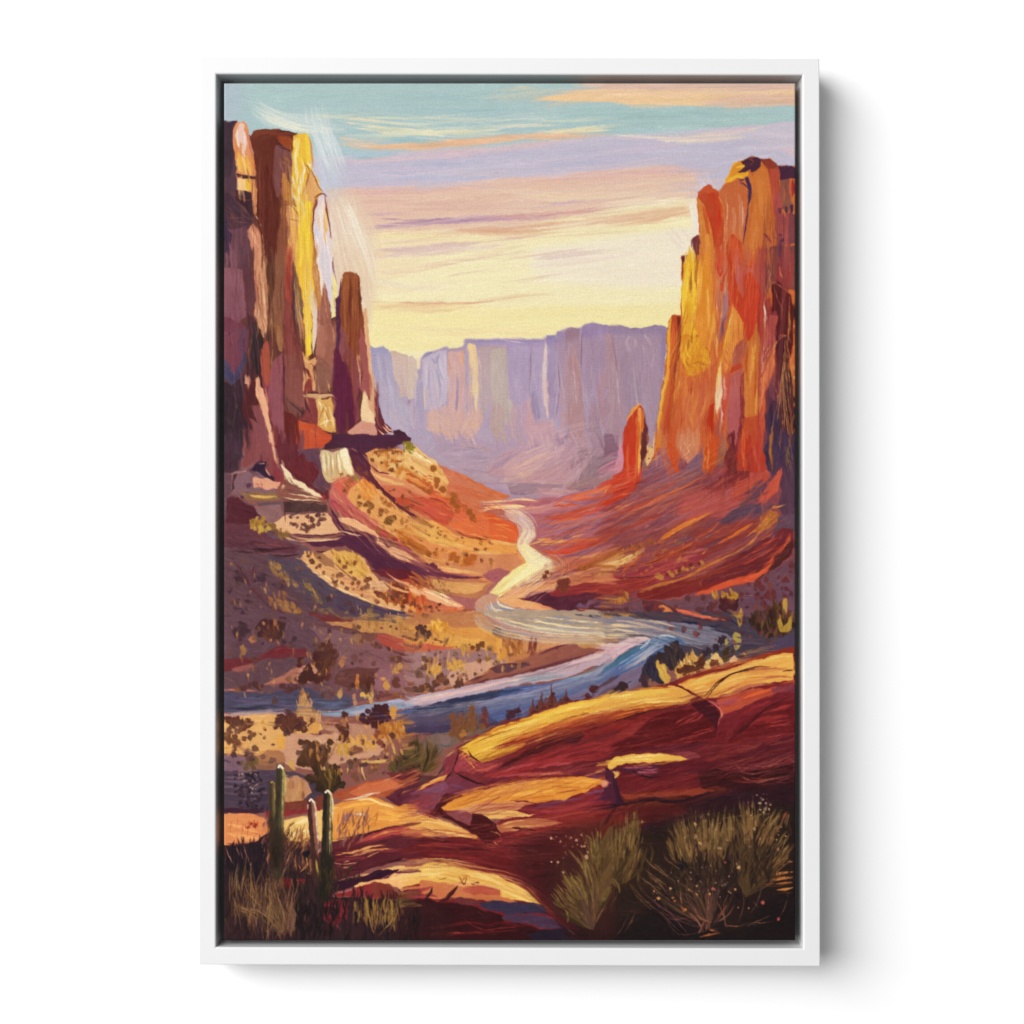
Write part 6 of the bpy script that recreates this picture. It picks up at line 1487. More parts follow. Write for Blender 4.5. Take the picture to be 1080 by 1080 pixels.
L('922c30',20,'760 600 860 560 1000 540/700 560 780 510 900 460/860 580 960 570/900 520 1020 480',k=.35)
L('b04c48',4,'800 590 900 580 1020 560/860 610 960 590 1020 570/760 680 880 660 1020 635/900 560 1000 545/820 540 920 510 1020 480/880 600 1020 590',k=.1)
L('4c1018',9,'660 690 720 640 800 570 880 500 960 460 1025 425/700 650 780 580 860 510/880 490 960 460',k=.05)
P('642030','-10 740 100 740 240 720 400 700 520 690 640 700 640 760 560 790 480 780 420 760 300 750 100 770 0 820',t=.05,a=-8,k=.2)
P('6c1e28','500 720 600 700 640 710 640 770 520 830 440 830 480 780',t=.05,k=.2,a=-10)
P('8a3c4c','340 755 440 740 500 750 520 770 440 790 400 770',t=.05,k=.2)
P('e8b850','-10 810 20 790 60 775 140 760 260 750 340 755 400 770 440 785 380 795 260 800 140 800 60 815 30 840 10 830',t=.06,a=-5)
L('f8d880',10,'40 800 120 780 240 770 340 775/200 760 280 755 360 765',k=.2)
P('601828','40 830 140 805 280 800 440 795 520 790 600 800 1025 640 1025 980 900 960 760 950 600 930 500 940 300 960 60 960 70 880 30 850',t=.05,a=-10)
P('6e1e28','60 860 200 870 340 870 480 860 500 940 380 960 200 970 80 970',t=.05,a=-8,k=.3,b=3)
P('542040','50 825 160 815 290 815 280 870 220 870 120 850',t=.05,a=10,k=.2)
L('a84c64',8,'80 830 180 825 260 820/160 850 220 855 280 850/180 835 240 840 290 830',k=.3)
L('2c0c1c',7,'130 845 160 855 200 875 260 880 300 875',k=.05)
L('742030',20,'300 840 420 830 520 820',k=.3)
P('3c1018','500 850 600 830 700 860 900 830 1025 800 1025 960 800 960 640 950 520 940',t=.05,a=-10,k=.2)
L('6c2428',12,'860 700 960 690 1020 680/600 830 700 800 800 770/820 760 940 730 1020 710/680 900 780 900 900 880',k=.4)
scat('8a4c44 a06050 7c3c38 9a5850','660 700 1020 640 1020 920 740 920 640 840',70,-14,180,2.2,aj=10,o=.6,curve=.2)
scat('5c1c20 4a1418','540 700 1020 660 1020 900 600 900',40,-12,160,7,aj=8,o=.4,curve=.1)
L('a86c58',2.5,'690 800 760 860 860 850 1020 790/760 825 880 815 1020 755/700 800 740 840 800 860 900 830/720 870 820 900 960 870/780 880 900 890 1020 860/860 820 960 800 1020 770',k=.05,o=.8)
P('60281c','100 970 240 960 400 960 500 945 600 930 660 940 560 1000 400 1030 240 1040 -10 1060 -10 1040',t=.05,a=-5)
P('8a3c28','80 975 300 960 500 940 600 950 480 980 300 985 100 1000',t=.05,a=-5,k=.2)
L('381424',16,'-10 1030 100 1025 200 1005 300 1000',k=.1,tp=0)
L('381424',20,'200 1005 260 995 320 1010 400 1010 480 990 560 965 620 945',k=.1,tp=2)
P('54161c','-10 1060 200 1040 400 1030 560 1000 700 960 900 960 1025 950 1025 1100 -10 1100',t=.05,a=-5)
P('4c1c48','-10 820 20 830 40 860 60 860 50 900 60 940 80 1000 100 1040 40 1030 30 1000 -10 1040',t=.05,a=80)
P('642454','30 870 65 865 50 920 60 980 40 1000 20 960',t=.05)
P('e08c80','-10 890 15 895 20 915 10 930 -10 935',t=.03)
P('dca860','30 850 60 855 70 870 40 895 45 865',t=.04)
# tile N
T(430,800,210)
P('78202c','560 110 900 100 1090 120 1090 1010 -20 1010 -20 430 200 440 400 400 500 350',t=.06,a=2)
P('8c2c38','640 290 760 250 900 230 1000 170 1090 180 1090 280 900 290 760 310 680 320',t=.05,a=-8,k=.2)
L('7c3c64',14,'700 260 860 235 960 220/640 280 760 260 860 240/960 200 1040 180 1085 175',k=.3)
L('a84048',20,'700 300 860 280 1000 240 1085 220/1000 220 1085 200',k=.4,o=.8)
P('e09438','180 270 260 215 360 185 480 165 620 135 760 110 900 100 1000 115 1085 122 1085 155 1040 150 960 190 860 230 760 240 700 255 640 235 540 240 400 245 320 270 240 285',t=.06,a=-12)
L('f0ac48',22,'360 215 480 190 620 165 760 140/540 210 680 190 800 180/840 130 940 125 1040 140',k=.3)
L('c87030',8,'600 230 700 215 800 210/800 195 860 185 930 175/960 180 1000 150 1060 135',k=.2)
L('7c3838',4,'800 195 860 185 935 172/240 235 360 190 520 155 700 122 860 104',k=.05)
P('d8986c','240 290 340 260 420 245 560 240 700 250 640 260 590 290 440 290 400 300 360 290',t=.06,a=-4,k=.1)
L('b86c58',12,'340 265 460 255 600 250/460 275 560 270 620 265',k=.3)
P('ecbc70','400 310 460 290 560 290 660 310 690 315 620 325 540 335 440 335',t=.05,a=0,k=.1)
P('8c4c58','220 290 300 290 360 320 360 360 340 380 260 340 210 310',t=.05,a=35)
P('4c1018','130 290 180 275 210 310 260 345 330 370 350 310 400 310 440 335 480 365 500 420 490 440 430 480 380 440 320 400 240 350 160 315 120 310',t=.05,a=30)
P('501420','190 200 270 200 300 210 240 235 180 270 130 310 150 260',t=.04)
P('b87050','480 370 560 345 700 330 840 340 860 360 760 375 640 385 560 405 500 410 480 390',t=.06,a=-3,k=.4)
L('dca868',8,'500 380 620 375 740 370/480 370 560 350 640 340/540 400 640 385 720 380/700 320 780 330 860 345',k=.4)
P('8a2c2c','700 320 900 290 1090 290 1090 380 900 390 760 400 640 420 560 425 700 380 860 360 780 340',t=.05,a=-3,k=.1)
P('82333a','-10 200 100 190 190 200 150 260 120 300 -10 290',t=.05,a=-20,o=.5)
L('2c0c1c',5,'940 275 1010 268 1085 262/260 88 320 115 380 140 420 150',k=.05)
L('c87858',4,'500 430 600 440 700 435 780 410 860 405/560 540 700 530 860 520/480 460 510 450/350 440 400 465 430 485 480 490',k=.1)
L('e8b070',4,'440 400 490 415 505 450/460 455 490 480/420 470 480 480',k=.05)
L('4c1018',14,'600 450 720 430 860 420/620 600 740 580 860 580/560 380 700 400/640 660 760 640 860 640/500 480 640 480 800 470',k=.35)
L('6c2428',24,'560 500 700 500 860 490/560 440 700 420 860 400/700 560 860 550',k=.4,o=.7)
L('a04c48',3,'560 520 700 540 860 540/540 500 640 520 760 520/640 620 760 610 860 600/640 580 700 640/560 600 620 640/600 540 700 545 900 545',k=.05,o=.7)
P('e8ac60','-10 290 60 310 130 330 200 350 280 380 360 420 390 445 300 435 180 430 60 430 -10 430',t=.06,a=18)
L('f4c880',14,'60 350 140 350 220 370 300 400/100 380 180 410 280 420 340 430',k=.3)
L('b87c50',8,'60 370 120 400 160 420 200 430/0 420 100 425/40 340 100 340 160 350',k=.3)
L('5c2420',4,'-10 360 40 335 100 320',k=.05)
P('6c1c24','-10 435 100 435 240 440 380 445 430 490 500 500 560 560 640 640 700 700 740 780 640 700 500 630 380 600 240 590 100 570 -10 590',t=.05,a=8)
L('8c2c30',18,'40 480 200 470 360 480/100 530 260 540 400 550/200 580 340 560 500 590',k=.3)
L('4c1018',14,'0 450 120 455 260 460/200 500 340 500 460 510/60 560 180 550 300 560',k=.3)
L('8a4048',22,'-10 540 60 560 130 570 200 580',k=.3)
P('8a4c50','-10 540 80 540 160 575 80 590 -10 590',t=.04,k=.3)
P('e8b85c','-10 600 60 590 120 575 200 580 260 600 330 612 400 630 470 635 520 660 580 690 640 720 700 770 740 805 640 790 520 770 440 720 300 710 200 700 60 680 50 700 0 720 -10 720',t=.06,a=14)
L('f4cc78',26,'60 620 140 600 220 610/300 630 400 650 480 680/540 680 620 730 700 780',k=.2)
L('f8d888',12,'20 650 100 640 200 630/340 640 440 660 540 710 620 750/500 720 600 760 680 790',k=.3)
P('c87850','60 670 150 680 260 690 300 700 400 690 500 720 505 760 600 790 500 790 400 780 300 775 200 770 100 770 60 720',t=.06,a=5,k=.1)
P('b85c48','300 710 400 700 500 720 500 750 400 750 300 740',t=.05,a=5,k=.3)
P('e0a068','200 690 260 680 360 680 360 700 280 710',t=.06,k=.3)
L('7c3830',8,'350 690 380 680 370 700/340 685 360 695/270 640 300 690 320 640',k=.1)
L('b87038',10,'270 690 300 660 320 635',k=.1)
L('a04048',18,'20 720 80 720 130 700/40 760 110 750 160 760',k=.3)
P('802c38','-10 710 50 690 60 720 40 780 -10 790',t=.05)
L('402020',16,'130 705 115 740 80 780',k=.05)
L('4c1c20',24,'270 695 240 730 200 770 150 790',k=.05)
L('5c3020',4,'0 625 30 650 50 670/0 700 40 690/160 665 190 660 210 650',k=.05)
P('3c0c14','-10 790 40 780 100 770 160 790 240 790 340 810 400 830 480 850 540 880 500 900 560 900 660 920 740 940 900 970 900 1010 -10 1010',t=.05,a=5)
P('6c3038','230 760 340 770 400 790 420 800 340 810 260 790',t=.05,k=.2)
P('3c3054','380 795 460 780 560 790 680 790 740 810 760 850 680 850 560 860 480 840 400 820',t=.04,a=8)
P('503458','500 865 600 860 740 860 800 890 860 930 740 935 660 910 560 895 520 890',t=.05,a=10)
P('2c1c34','780 870 860 930 960 960 960 1010 700 1010 640 960 740 940 840 930',t=.05,a=10)
L('60141c',14,'60 930 200 920 320 900 480 920/100 970 260 960 440 950 600 940/380 920 500 900 620 920',k=.3)
L('8a2c28',4,'300 880 360 920 440 940 560 910/100 960 240 955 400 950/420 940 560 925 640 920',k=.1)
L('d89858',5,'500 640 580 685 660 740 740 805 800 860/640 700 720 780/860 925 900 960 920 965',k=.05)
L('7c3c2c',12,'560 670 640 720 720 790 780 850',k=.1)
# ================================================================= bristle passes over the painted shapes
T(0,0,1080)
P('4a3440','236 560 300 590 360 630 430 655 430 700 340 720 236 730',b=9,e=0,t=0,o=.22)
P('b87850','330 655 440 660 540 668 590 690 500 722 400 735 340 725',b=9,e=0,t=0,o=.15)
P('b88460','236 755 330 752 420 768 430 800 330 810 236 800',b=8,e=0,t=0,o=.12)
# vegetation
dots('5a3e38 6a4a48 4a3034 7a5440','240 590 330 600 420 660 430 745 240 740',80,2.4,o=.8)
dots('5a3e38 6a4a48 4a3034','236 760 420 770 420 820 236 800',50,2.4,o=.8)
scat('b08048 c09050 987048 c89c60 8a6440','240 590 330 620 430 660 430 740 240 735',90,85,7,2.2,aj=18,o=.7)
scat('c08c50 d0a060 a87844','300 760 430 755 440 810 340 820',60,85,7,2.2,aj=18,o=.7)
dots('7a4c2c 8a5a30 6a3c24 9a6838','365 480 420 490 440 540 530 590 480 600 400 570 350 510',80,2.1,o=.8)
dots('7a4c38 8a5c40 6a3c34','330 595 400 620 460 640 500 645 440 650 350 620',50,2.0,o=.8)
dots('6a3438 5c2c38 7a4440','640 625 720 640 838 610 838 670 760 680 650 645',80,2.2,o=.8)
dots('6a4c40 7c5c4c 5a3c38','440 668 560 690 480 722 430 735 430 680',60,2.0,o=.8)
scat('c89c58 d8ac68 a87c44','440 660 570 685 540 710 440 730',60,84,7,2.0,aj=16,o=.7)
scat('b08040 c89048 9a6a38','600 612 680 575 740 560 730 590 640 620',50,-40,6,1.8,aj=40,o=.7)
# river ribbon, far to near
sweep('f0e8c0 e8dcc4 e0ccb8 f6f0cc','524 540 548 546 558 560 552 576 566 590 577 597 566 610 540 628 518 643',110,12,.8,.6,.4)
sweep('c8b4c4 d8c4c8 b8a4bc','524 538 550 544 560 560 554 574',40,14,.8,.6,.5)
sweep('f0dca8 e8c890 f4e8bc','572 585 590 598 574 612 545 632 520 648',40,26,.8,.45,.4)
sweep('b8acb0 d8ccc0 e8dcc0 9098b0 a8a0b4 f0e4c0','506 640 510 654 535 664 580 670 640 672 690 674 720 690',130,16,.8,.45,.4)
# rocks
sweep('f0cc70 e8b450 f4dc90 d89c3c c88434','486 800 530 780 590 762 650 742 715 728',90,16,.8,.55,.3)
sweep('6c2418 8a3c20 a85c28 4c1418','492 806 550 790 610 770 680 750 730 738',40,14,.7,.7,.3)
sweep('f0c878 e8a858 f6dc98 d88c48 c06838','715 728 760 712 800 702 838 700',90,30,.8,.55,.4)
sweep('8a3034 a04840 5c1820 7c2a2c b06048 681c24 983c38','470 850 540 815 620 785 700 772 838 742',230,56,.8,.5,.28)
sweep('7c2428 933434 54141c a85044 641c20','640 840 700 820 770 800 838 790',150,50,.8,.45,.35)
sweep('f0b860 e8a048 f6cc80 c87838 a85830','462 852 510 838 570 826 640 826',80,16,.8,.5,.35)
sweep('8a3034 6c1c24 a04c40 501018 b8705c','480 880 540 872 600 870 680 860',120,44,.8,.5,.35)
sweep('7c2a2c 5c1a20 98403a 48121a','440 900 500 896 570 905 640 900',120,34,.8,.5,.35)
sweep('f0c070 e8a858 d88c48 f6d490','340 880 380 868 430 862 500 882',70,16,.8,.5,.4)
sweep('f0c878 e8b060 f8dc98 c88850','410 925 450 916 500 924 550 938 590 968',80,20,.8,.5,.4)
sweep('8a3038 6a2030 a85048 4c1428 c07858','360 900 410 888 460 890 520 900',90,24,.8,.5,.4)
L('2c0c14',1.4,'640 826 646 818 652 808/744 740 756 725 772 712 800 705',k=.1,tp=3)
# slopes
sweep('a84c34 c86440 8a3c38 7c5468 d88850 6c3034 b05c50','560 590 640 565 740 525 838 465',300,80,.9,.45,.3)
sweep('8a2c2c a84038 6c2228 c86040 5c1c24 d87c44','600 625 680 610 770 580 838 540',200,44,.9,.5,.3)
sweep('b87088 c88474 a05c70 d89468','560 545 620 530 690 505 760 470',140,50,.8,.45,.3)
sweep('e8b878 d89858 c87c50 f0cc90 b87048','350 500 390 545 450 580 540 600',190,46,.8,.45,.3)
sweep('d86c40 e88450 b84c34 c86048','440 520 480 528 520 545 548 560',90,30,.8,.45,.4)
sweep('5c4050 6c4c58 4a3444 7a5860','236 600 300 630 380 660 430 670',120,90,.8,.4,.3)
sweep('5c2c44 6c3450 4a2038 74405c','380 570 420 585 450 600 500 612',60,24,.8,.5,.4)
# cliffs
sweep('f0c850 e8b038 f6e0a0 d89c3c 9a6434','306 145 314 220 318 300 325 375',110,22,.8,.5,.35)
sweep('5c2418 7a3828 8a5038 4a1c18 98583c','285 150 284 260 292 360 300 440',150,44,.8,.45,.35)
sweep('6a3c44 8a5058 4c2c38 7c4848','245 200 248 300 256 380 262 450',110,30,.8,.45,.35)
sweep('9a5a30 7c3c24 b07040 6c2c24','368 290 370 360 374 430',70,16,.8,.5,.4)
sweep('e8dce0 f4ece4 d8c4c4','338 215 346 270 354 330',30,8,.7,.6,.4)
sweep('e89838 d87c30 f0b448 b85824 c86830','740 320 732 360 720 400 708 462',160,34,.8,.45,.35)
sweep('c85e30 d87840 a84824 e09050 8a3a24','780 215 776 290 770 380 764 470',210,46,.8,.42,.35)
sweep('8a4444 6a2c34 a85848 5c2430','820 200 818 300 815 400 815 470',130,30,.8,.45,.35)
sweep('f4e4c0 f8d888 e8a860','762 380 758 420 757 450',20,6,.8,.6,.5)
# far mesas
for mx in range(398,700,22):
    sweep('c8b4bc b4a4bc d4b8ac 9c8cac a894a8','%d 380 %d 420 %d 462'%(mx,mx+1,mx+2),14,20,.8,.35,.6)
sweep('c8a8b0 b898ac d8b8b0 a490b0','520 500 560 480 610 462 650 455',90,40,.8,.4,.4)

# warm light on the slopes
T(0,0,1080)
P('d87838','350 480 430 490 520 520 560 550 550 600 460 595 400 560 350 520',b=10,e=0,t=0,o=.08)
P('c8683c','440 500 520 525 550 550 545 585 480 560',b=8,e=0,t=0,o=.05)
scat('e88c40 d87030 f0a850','450 515 530 545 545 590 470 575',40,15,14,1.4,aj=14,o=.5)

T(640,460,210)
L('dc7c34',15,'575 412 480 452 400 492 330 532 275 575/800 470 720 520 640 570',k=.2)
L('e8943c',9,'560 420 470 465 380 515 300 562/880 440 820 500 760 550',k=.2)
L('c87c3c',9,'860 500 760 600 640 660 540 710 420 770 300 810 170 850/540 700 420 770 300 800 180 840',k=.15)
D('b88440','280 760 15 302 770 13 345 745 13 385 735 12 420 720 11 440 725 10 520 690 13 470 710 10 360 755 11 40 885 14 72 890 15 110 862 12 600 860 12 640 862 12 690 852 12')
D('6c2c28','400 732 10 460 702 10 510 692 9 335 752 9 430 692 8')
D('8a5428','150 640 8 180 600 10 100 660 8 130 600 9 250 580 10 60 620 8 215 585 9 20 640 8')
L('f0d090',9,'0 690 60 680 110 655 170 635/20 720 80 690 140 650',k=.3)
L('4c2428',5,'0 780 80 770 200 765 300 750/180 700 260 680 340 640',k=.2)
L('e8704c',13,'378 942 430 950 490 972 560 988 655 1000',k=.1)
L('f09060',5,'400 945 470 965 560 982 640 992',k=.1)
T(430,460,210)
D('a8642c','940 715 13 975 705 12 1005 695 12 1035 685 12 1062 660 13 1078 632 12')
D('70382a','838 800 22 862 795 20 845 828 20 815 825 12 755 742 12 742 765 14')
D('9a5c28','240 350 15 262 380 16 330 412 15 350 440 14 190 292 14 242 322 15 110 300 12 50 540 16 60 612 18 100 640 16 12 580 14')
D('b0642c','240 650 18 265 665 16 322 680 20 350 662 16 150 640 12')
L('7c3828',4,'0 345 80 332 160 345 215 380 240 420 220 470/250 510 320 545 420 562 470 555/40 390 120 430 170 480',k=.1)
# ================================================================= FOREGROUND LEFT (tile M)
T(230,800,200)
P('38202a','-10 500 60 500 200 480 300 400 500 500 620 560 700 640 640 800 800 800 1090 810 1090 1100 -10 1100',t=.05)
P('e09060','-10 320 60 320 130 310 200 330 250 340 290 420 260 440 200 480 100 500 -10 500',t=.06,a=5)
L('f0a468',20,'30 380 120 400 220 430/30 430 120 450 220 460',k=.3)
L('b0603c',3,'130 370 120 440/160 380 150 460/60 360 55 420/100 340 90 400/180 430 230 440/90 440 100 490',k=.1)
L('7c4038',7,'30 490 120 495 200 480/40 500 100 500',k=.2)
P('8a3038','260 310 400 300 580 280 580 300 480 320 360 340 260 350',t=.05,a=-5)
P('48203c','-10 290 100 290 220 300 260 320 100 320 -10 315',t=.05)
P('e8c078','350 360 420 350 500 330 580 300 700 280 860 240 960 270 1090 320 1090 380 960 410 840 440 700 470 640 490 560 480 400 480 360 440',t=.06,a=-6)
P('e49a4c','640 300 760 260 860 235 960 270 1090 330 1090 380 960 400 880 430 820 450 700 460 640 480',t=.06,a=-8)
L('f4b04c',22,'700 290 800 265 900 260/900 300 980 320 1060 340/860 340 960 350 1060 350',k=.3)
L('f8e0a8',24,'420 380 480 360 540 340/400 440 480 430 540 420',k=.3)
L('f4d890',12,'760 325 800 325 840 335/560 470 640 480 740 465 820 455/780 240 860 240 920 265 1000 290',k=.2)
L('ecd8cc',8,'700 245 780 232 850 210 915 198/760 322 800 325 838 335',k=.1)
L('c07838',8,'860 360 900 320 880 400/700 330 690 400/740 290 720 400/680 310 670 380/840 410 880 370',k=.2)
P('602030','640 480 820 440 900 420 1090 370 1090 560 1000 600 860 640 760 680 640 700 640 600',t=.05,a=-14)
P('ac4848','860 440 960 410 1090 390 1090 430 960 450 860 490 760 500',t=.05,a=-12,k=.3)
L('dc9458',10,'640 560 760 540 860 510 960 500/760 560 860 530 1000 520/860 460 940 430 1040 415',k=.25)
L('e8b880',4,'650 540 760 545 860 510 940 495/800 590 880 550 960 520/700 570 800 555 900 520/760 500 860 480 960 460',k=.1)
L('7c2c38',14,'640 520 760 500 900 470 1060 440/900 540 1000 530 1080 510/640 590 740 580 860 570',k=.3)
L('48142c',9,'640 470 740 455 860 430 960 400 1085 370/900 620 1000 590 1085 560/700 650 800 640 900 620',k=.1)
P('f0b87c','760 700 840 670 940 640 1090 600 1090 720 1050 770 1000 740 960 720 880 710 820 740 760 740',t=.05,a=-16)
L('f8cc90',20,'860 700 940 670 1040 640/960 700 1040 680 1085 670',k=.3)
P('3c1030','640 720 740 690 820 680 920 640 1030 645 960 690 880 700 800 720 700 760 640 780',t=.04,a=-18,k=.1)
P('8c2c34','640 790 720 770 800 740 880 710 960 730 1010 780 1090 770 1090 810 860 810 760 800',t=.05,a=-6)
P('7c3c30','870 715 960 720 1010 770 1020 800 870 800',t=.05,o=.8)
L('c87888',4,'660 780 720 765 780 750/1000 690 1040 640/900 700 1000 660 1030 648',k=.05)
L('dcb088',5,'640 600 700 610 790 600/660 620 720 630 760 610/700 600 740 590',k=.2)
D('8a3028','200 390 12 180 380 8 160 400 8');L('b04830',6,'160 360 170 400/190 350 195 400/210 360 215 400/140 380 145 410',k=.1)
# scrub textures
scat('7c4848 5a3444 9c6050 b87858','240 380 300 330 360 380 340 640 260 620 220 500',70,-80,60,5,aj=20)
scat('5c3c30 8a5c40 b88458 4c3028','350 380 420 370 540 480 540 660 380 640 350 500',110,-75,70,6,aj=28)
scat('b07848 8a5c38 d8a868','400 440 520 430 540 500 440 520',36,-80,40,6,aj=25)
scat('7c5448 a87050 6a4038 8a6070','690 330 850 310 850 440 740 510 660 500',80,-75,60,6,aj=20)
D('1c1424','495 545 18 490 560 14 480 550 12')
L('c89068',5,'480 655 520 665/490 580 500 620 470 640/440 600 460 640',k=.1)
P('701c24','350 690 440 690 520 700 480 720 400 740 350 740',t=.06,k=.3)
P('7c2430','580 820 660 810 740 830 720 930 660 960 600 940 575 880',t=.07,k=.3,o=.9)
L('9c3440',8,'600 840 680 860/620 880 700 900/640 930 690 990/410 700 470 705',k=.3)
grass('1c1420 241826 2c1c28','30 520 260 480 260 640 200 700 30 700',130,90,9,aj=14)
grass('2c1c1c 3c2820 241a18','30 640 560 640 620 860 560 1030 30 1030',160,90,8,aj=30)
L('b88070',4,'30 510 45 560 70 610/50 560 60 600/110 520 125 580/130 500 140 540 160 590/170 600 175 640/90 510 100 540',k=.1)
grass('6a4c34 7c5c3c 5a4030 8a6848','60 830 200 760 340 660 400 820 380 1020 200 1010 100 900',120,90,4.5,aj=24)
for q in range(46):
    x=110+rng.random()*330; l=120+rng.random()*170; y=1020-rng.random()*240; s_=(rng.random()-.55)*1.3
    L(['7a5840','8c6a44','6a4a38','9a7850','5c4438'][int(rng.random()*5)],5,[x,y, x+s_*l*.3,y-l*.5, x+s_*l*.7,y-l] if False else '%d %d %d %d %d %d'%(x,y,x+s_*l*.25,y-l*.5,x+s_*l*.62,y-l),k=.1,o=.85)
bush('7a6244 8c7048 5c4834',350,1010,250,380,n=18,w=5,a0=-150,a1=-95,curve=.25,o=.7)
for q in range(90):
    x=50+rng.random()*430; y=760+rng.random()*260; l=60+rng.random()*130; s_=(rng.random()-.5)*1.1
    L(['6a4c38','7c6044','5a4030','8c7450','4c3428','705838'][int(rng.random()*6)],5.5,'%d %d %d %d %d %d'%(x,y,x+s_*l*.25,y-l*.5,x+s_*l*.65,y-l),k=.15,o=.8)
bush('6a4a40 7c5c48',400,1020,60,280,n=18,w=5,a0=-110,a1=-60,o=.8)
L('8c6c4c',6,'70 820 130 860 220 880 300 950/80 850 140 870 220 900/90 870 160 890 210 920/130 700 160 780 240 860/300 700 330 800 360 900 350 1000/420 740 400 860 380 1000',k=.2)
grass('241418 1c1014','440 860 640 860 640 1030 440 1030',70,80,9,aj=20)
grass('281418 1c1218 3c1c20','600 760 1080 800 1080 1040 600 1040',150,90,8,aj=14)
grass('7c6034 8a6c38 644c2e a08040','760 820 1030 820 1060 900 1000 960 760 930',90,80,7,aj=10)
L('907040',7,'850 870 860 950 880 1010/1020 830 1000 920 960 1000/880 1010 900 900 900 830/770 820 775 880/830 820 835 880 820 940/960 840 940 900 910 960/900 1020 960 960 1020 880/1080 900 1040 980/1085 950 1060 1000',k=.2)
grass('a08848 8a7440','1020 780 1085 780 1085 900 1030 900',24,60,6,aj=15)
# salt bush speckles
L('2c1c30',4,'130 110 160 180 150 260 160 300/90 180 150 210 220 180/100 240 160 260 240 240/140 200 180 150 220 130/110 150 150 180/160 230 220 260/80 260 130 290/180 100 160 150/170 280 230 300/190 190 240 200/200 160 250 150',k=.1)
dots('2c1c2c 3c2838','80 90 240 80 250 300 90 300',90,8,o=.8)
dots('b09c88 8a7c78','90 80 240 80 220 200 100 220',26,4,o=.9)
# cacti
def cactus(x,top,wd,bot,lean=0,dark='3a3420',mid='6a6a3c',lit='b0a860',tip='f4ecd0',side=1):
    P(dark,[x-wd,top+wd*1.2, x-wd*.8,top+wd*.3, x,top, x+wd*.8,top+wd*.3, x+wd,top+wd*1.2, x+wd+lean,bot, x-wd+lean,bot],t=.05,sm=1,e=.4)
    L(mid,wd*.7,'%f %f %f %f %f %f'%(x+wd*.2,top+wd,x+wd*.2+lean*.5,(top+bot)/2,x+wd*.1+lean,bot-(bot-top)*.25),k=.3,tp=2)
    L(lit,wd*.42,'%f %f %f %f %f %f'%(x+side*wd*.7,top+wd*.9,x+side*wd*.75+lean*.4,top+(bot-top)*.35,x+side*wd*.7+lean*.7,top+(bot-top)*.7),k=.25,tp=2)
    L(tip,wd*.45,'%f %f %f %f %f %f'%(x-wd*.5,top+wd*.5,x,top+wd*.1,x+wd*.65,top+wd*.9),k=0,tp=0)
cactus(296,135,17,600,6,dark='463a28',mid='625434',lit='94824c',tip='b0a05c')
P('3a2c1c','278 340 318 340 320 620 285 640',t=.05,k=.2,b=6)
cactus(343,42,23,640,-14,dark='3c3628',mid='4e4632',lit='9a9264',tip='f4f0e0')
P('33241a','318 400 348 380 352 480 340 660 285 660 300 480',t=.06,k=.3,b=8)
L('b8bc70',8,'352 60 370 100 370 180 362 240',k=.1)
L('8a8444',6,'365 240 358 320 352 400',k=.3)
L('f8f8ec',12,'330 62 338 48 350 52',k=0)
cactus(521,237,23,690,34,dark='4a2c2c',mid='8a5c4c',lit='e0c8bc',tip='f8ece4')
L('b0a04c',12,'545 580 555 640 560 680',k=.3)
L('e8d8c8',8,'532 250 545 300 548 380/500 262 496 300',k=.1)
cactus(615,187,25,760,-14,dark='2a241c',mid='463e2c',lit='b8ac84',tip='f4ecdc')
L('d8d0a8',9,'620 195 638 225 644 280 640 360',k=.1)
L('60583c',8,'640 360 638 460 632 560 625 640',k=.3)
P('28241a','585 540 650 540 640 700 600 840 560 900 560 700',t=.05,k=.3,b=8)
grass('3a2c1c 2c2018 4c3c24','560 660 800 600 800 700 620 780',50,60,7,aj=35)
# ================================================================= FOREGROUND RIGHT BUSHES (tiles N, O)
T(640,800,210)
P('341420','-60 420 200 330 400 260 560 210 700 180 860 170 1040 140 1040 400 1000 420 -60 560',t=.05,a=-5,k=.4,b=8)
P('5c1c1c','-60 280 200 275 400 260 470 290 300 340 100 400 -60 440',t=.05,a=-5,k=.4,b=6,o=.8)
P('7c1c1c','-60 310 60 310 120 330 60 380 -60 430',t=.06,k=.4,b=4,o=.7)
P('281816','-160 620 0 470 200 400 340 370 560 300 700 270 1040 260 1040 1000 -160 1010',t=.04,a=0,k=.4,b=8)
P('201416','100 720 1025 700 1025 1000 -10 1000 -10 800',t=.03,a=5)
L('3c2028',5,'0 830 160 840 320 850/200 390 340 400 480 380/60 350 200 360 340 350/40 780 140 790 260 790/150 460 260 470 340 460',k=.2,o=.8)
L('341c2c',12,'500 240 700 210 900 200/700 250 860 240 1020 230',k=.4,o=.7)
L('d08848',14,'865 645 940 632 1024 622/890 672 960 658 1024 648',k=.2)
L('c07838',9,'920 690 980 684 1024 680/890 665 960 655 1020 655/860 690 920 684',k=.2)
L('d8904c',11,'925 722 980 716 1024 706',k=.2)
L('7c3c24',4,'860 700 940 700 1020 690/800 710 860 690 940 680/930 740 1020 735/870 655 960 645',k=.2)
L('e0a868',7,'985 572 1000 566 1015 574',k=.1)
grass('2c2418 3c2c1c 1e1812','60 340 320 560 400 400 700 340 1000 300 1010 620 700 760 200 700',200,80,8,aj=25)
T(430,800,210)
P('3c1216','520 520 700 430 860 380 1120 320 1120 1020 960 1020 860 940 740 800 640 700',t=.05,k=.3,b=22,o=.6,a=5)
P('341418','700 640 860 520 1120 430 1120 1020 960 1020 860 930 780 830',t=.05,k=.3,b=22,o=.65,a=5)
P('3a161c','-60 800 40 780 160 800 260 860 200 1020 -60 1020',t=.05,k=.2,b=14,o=.7)
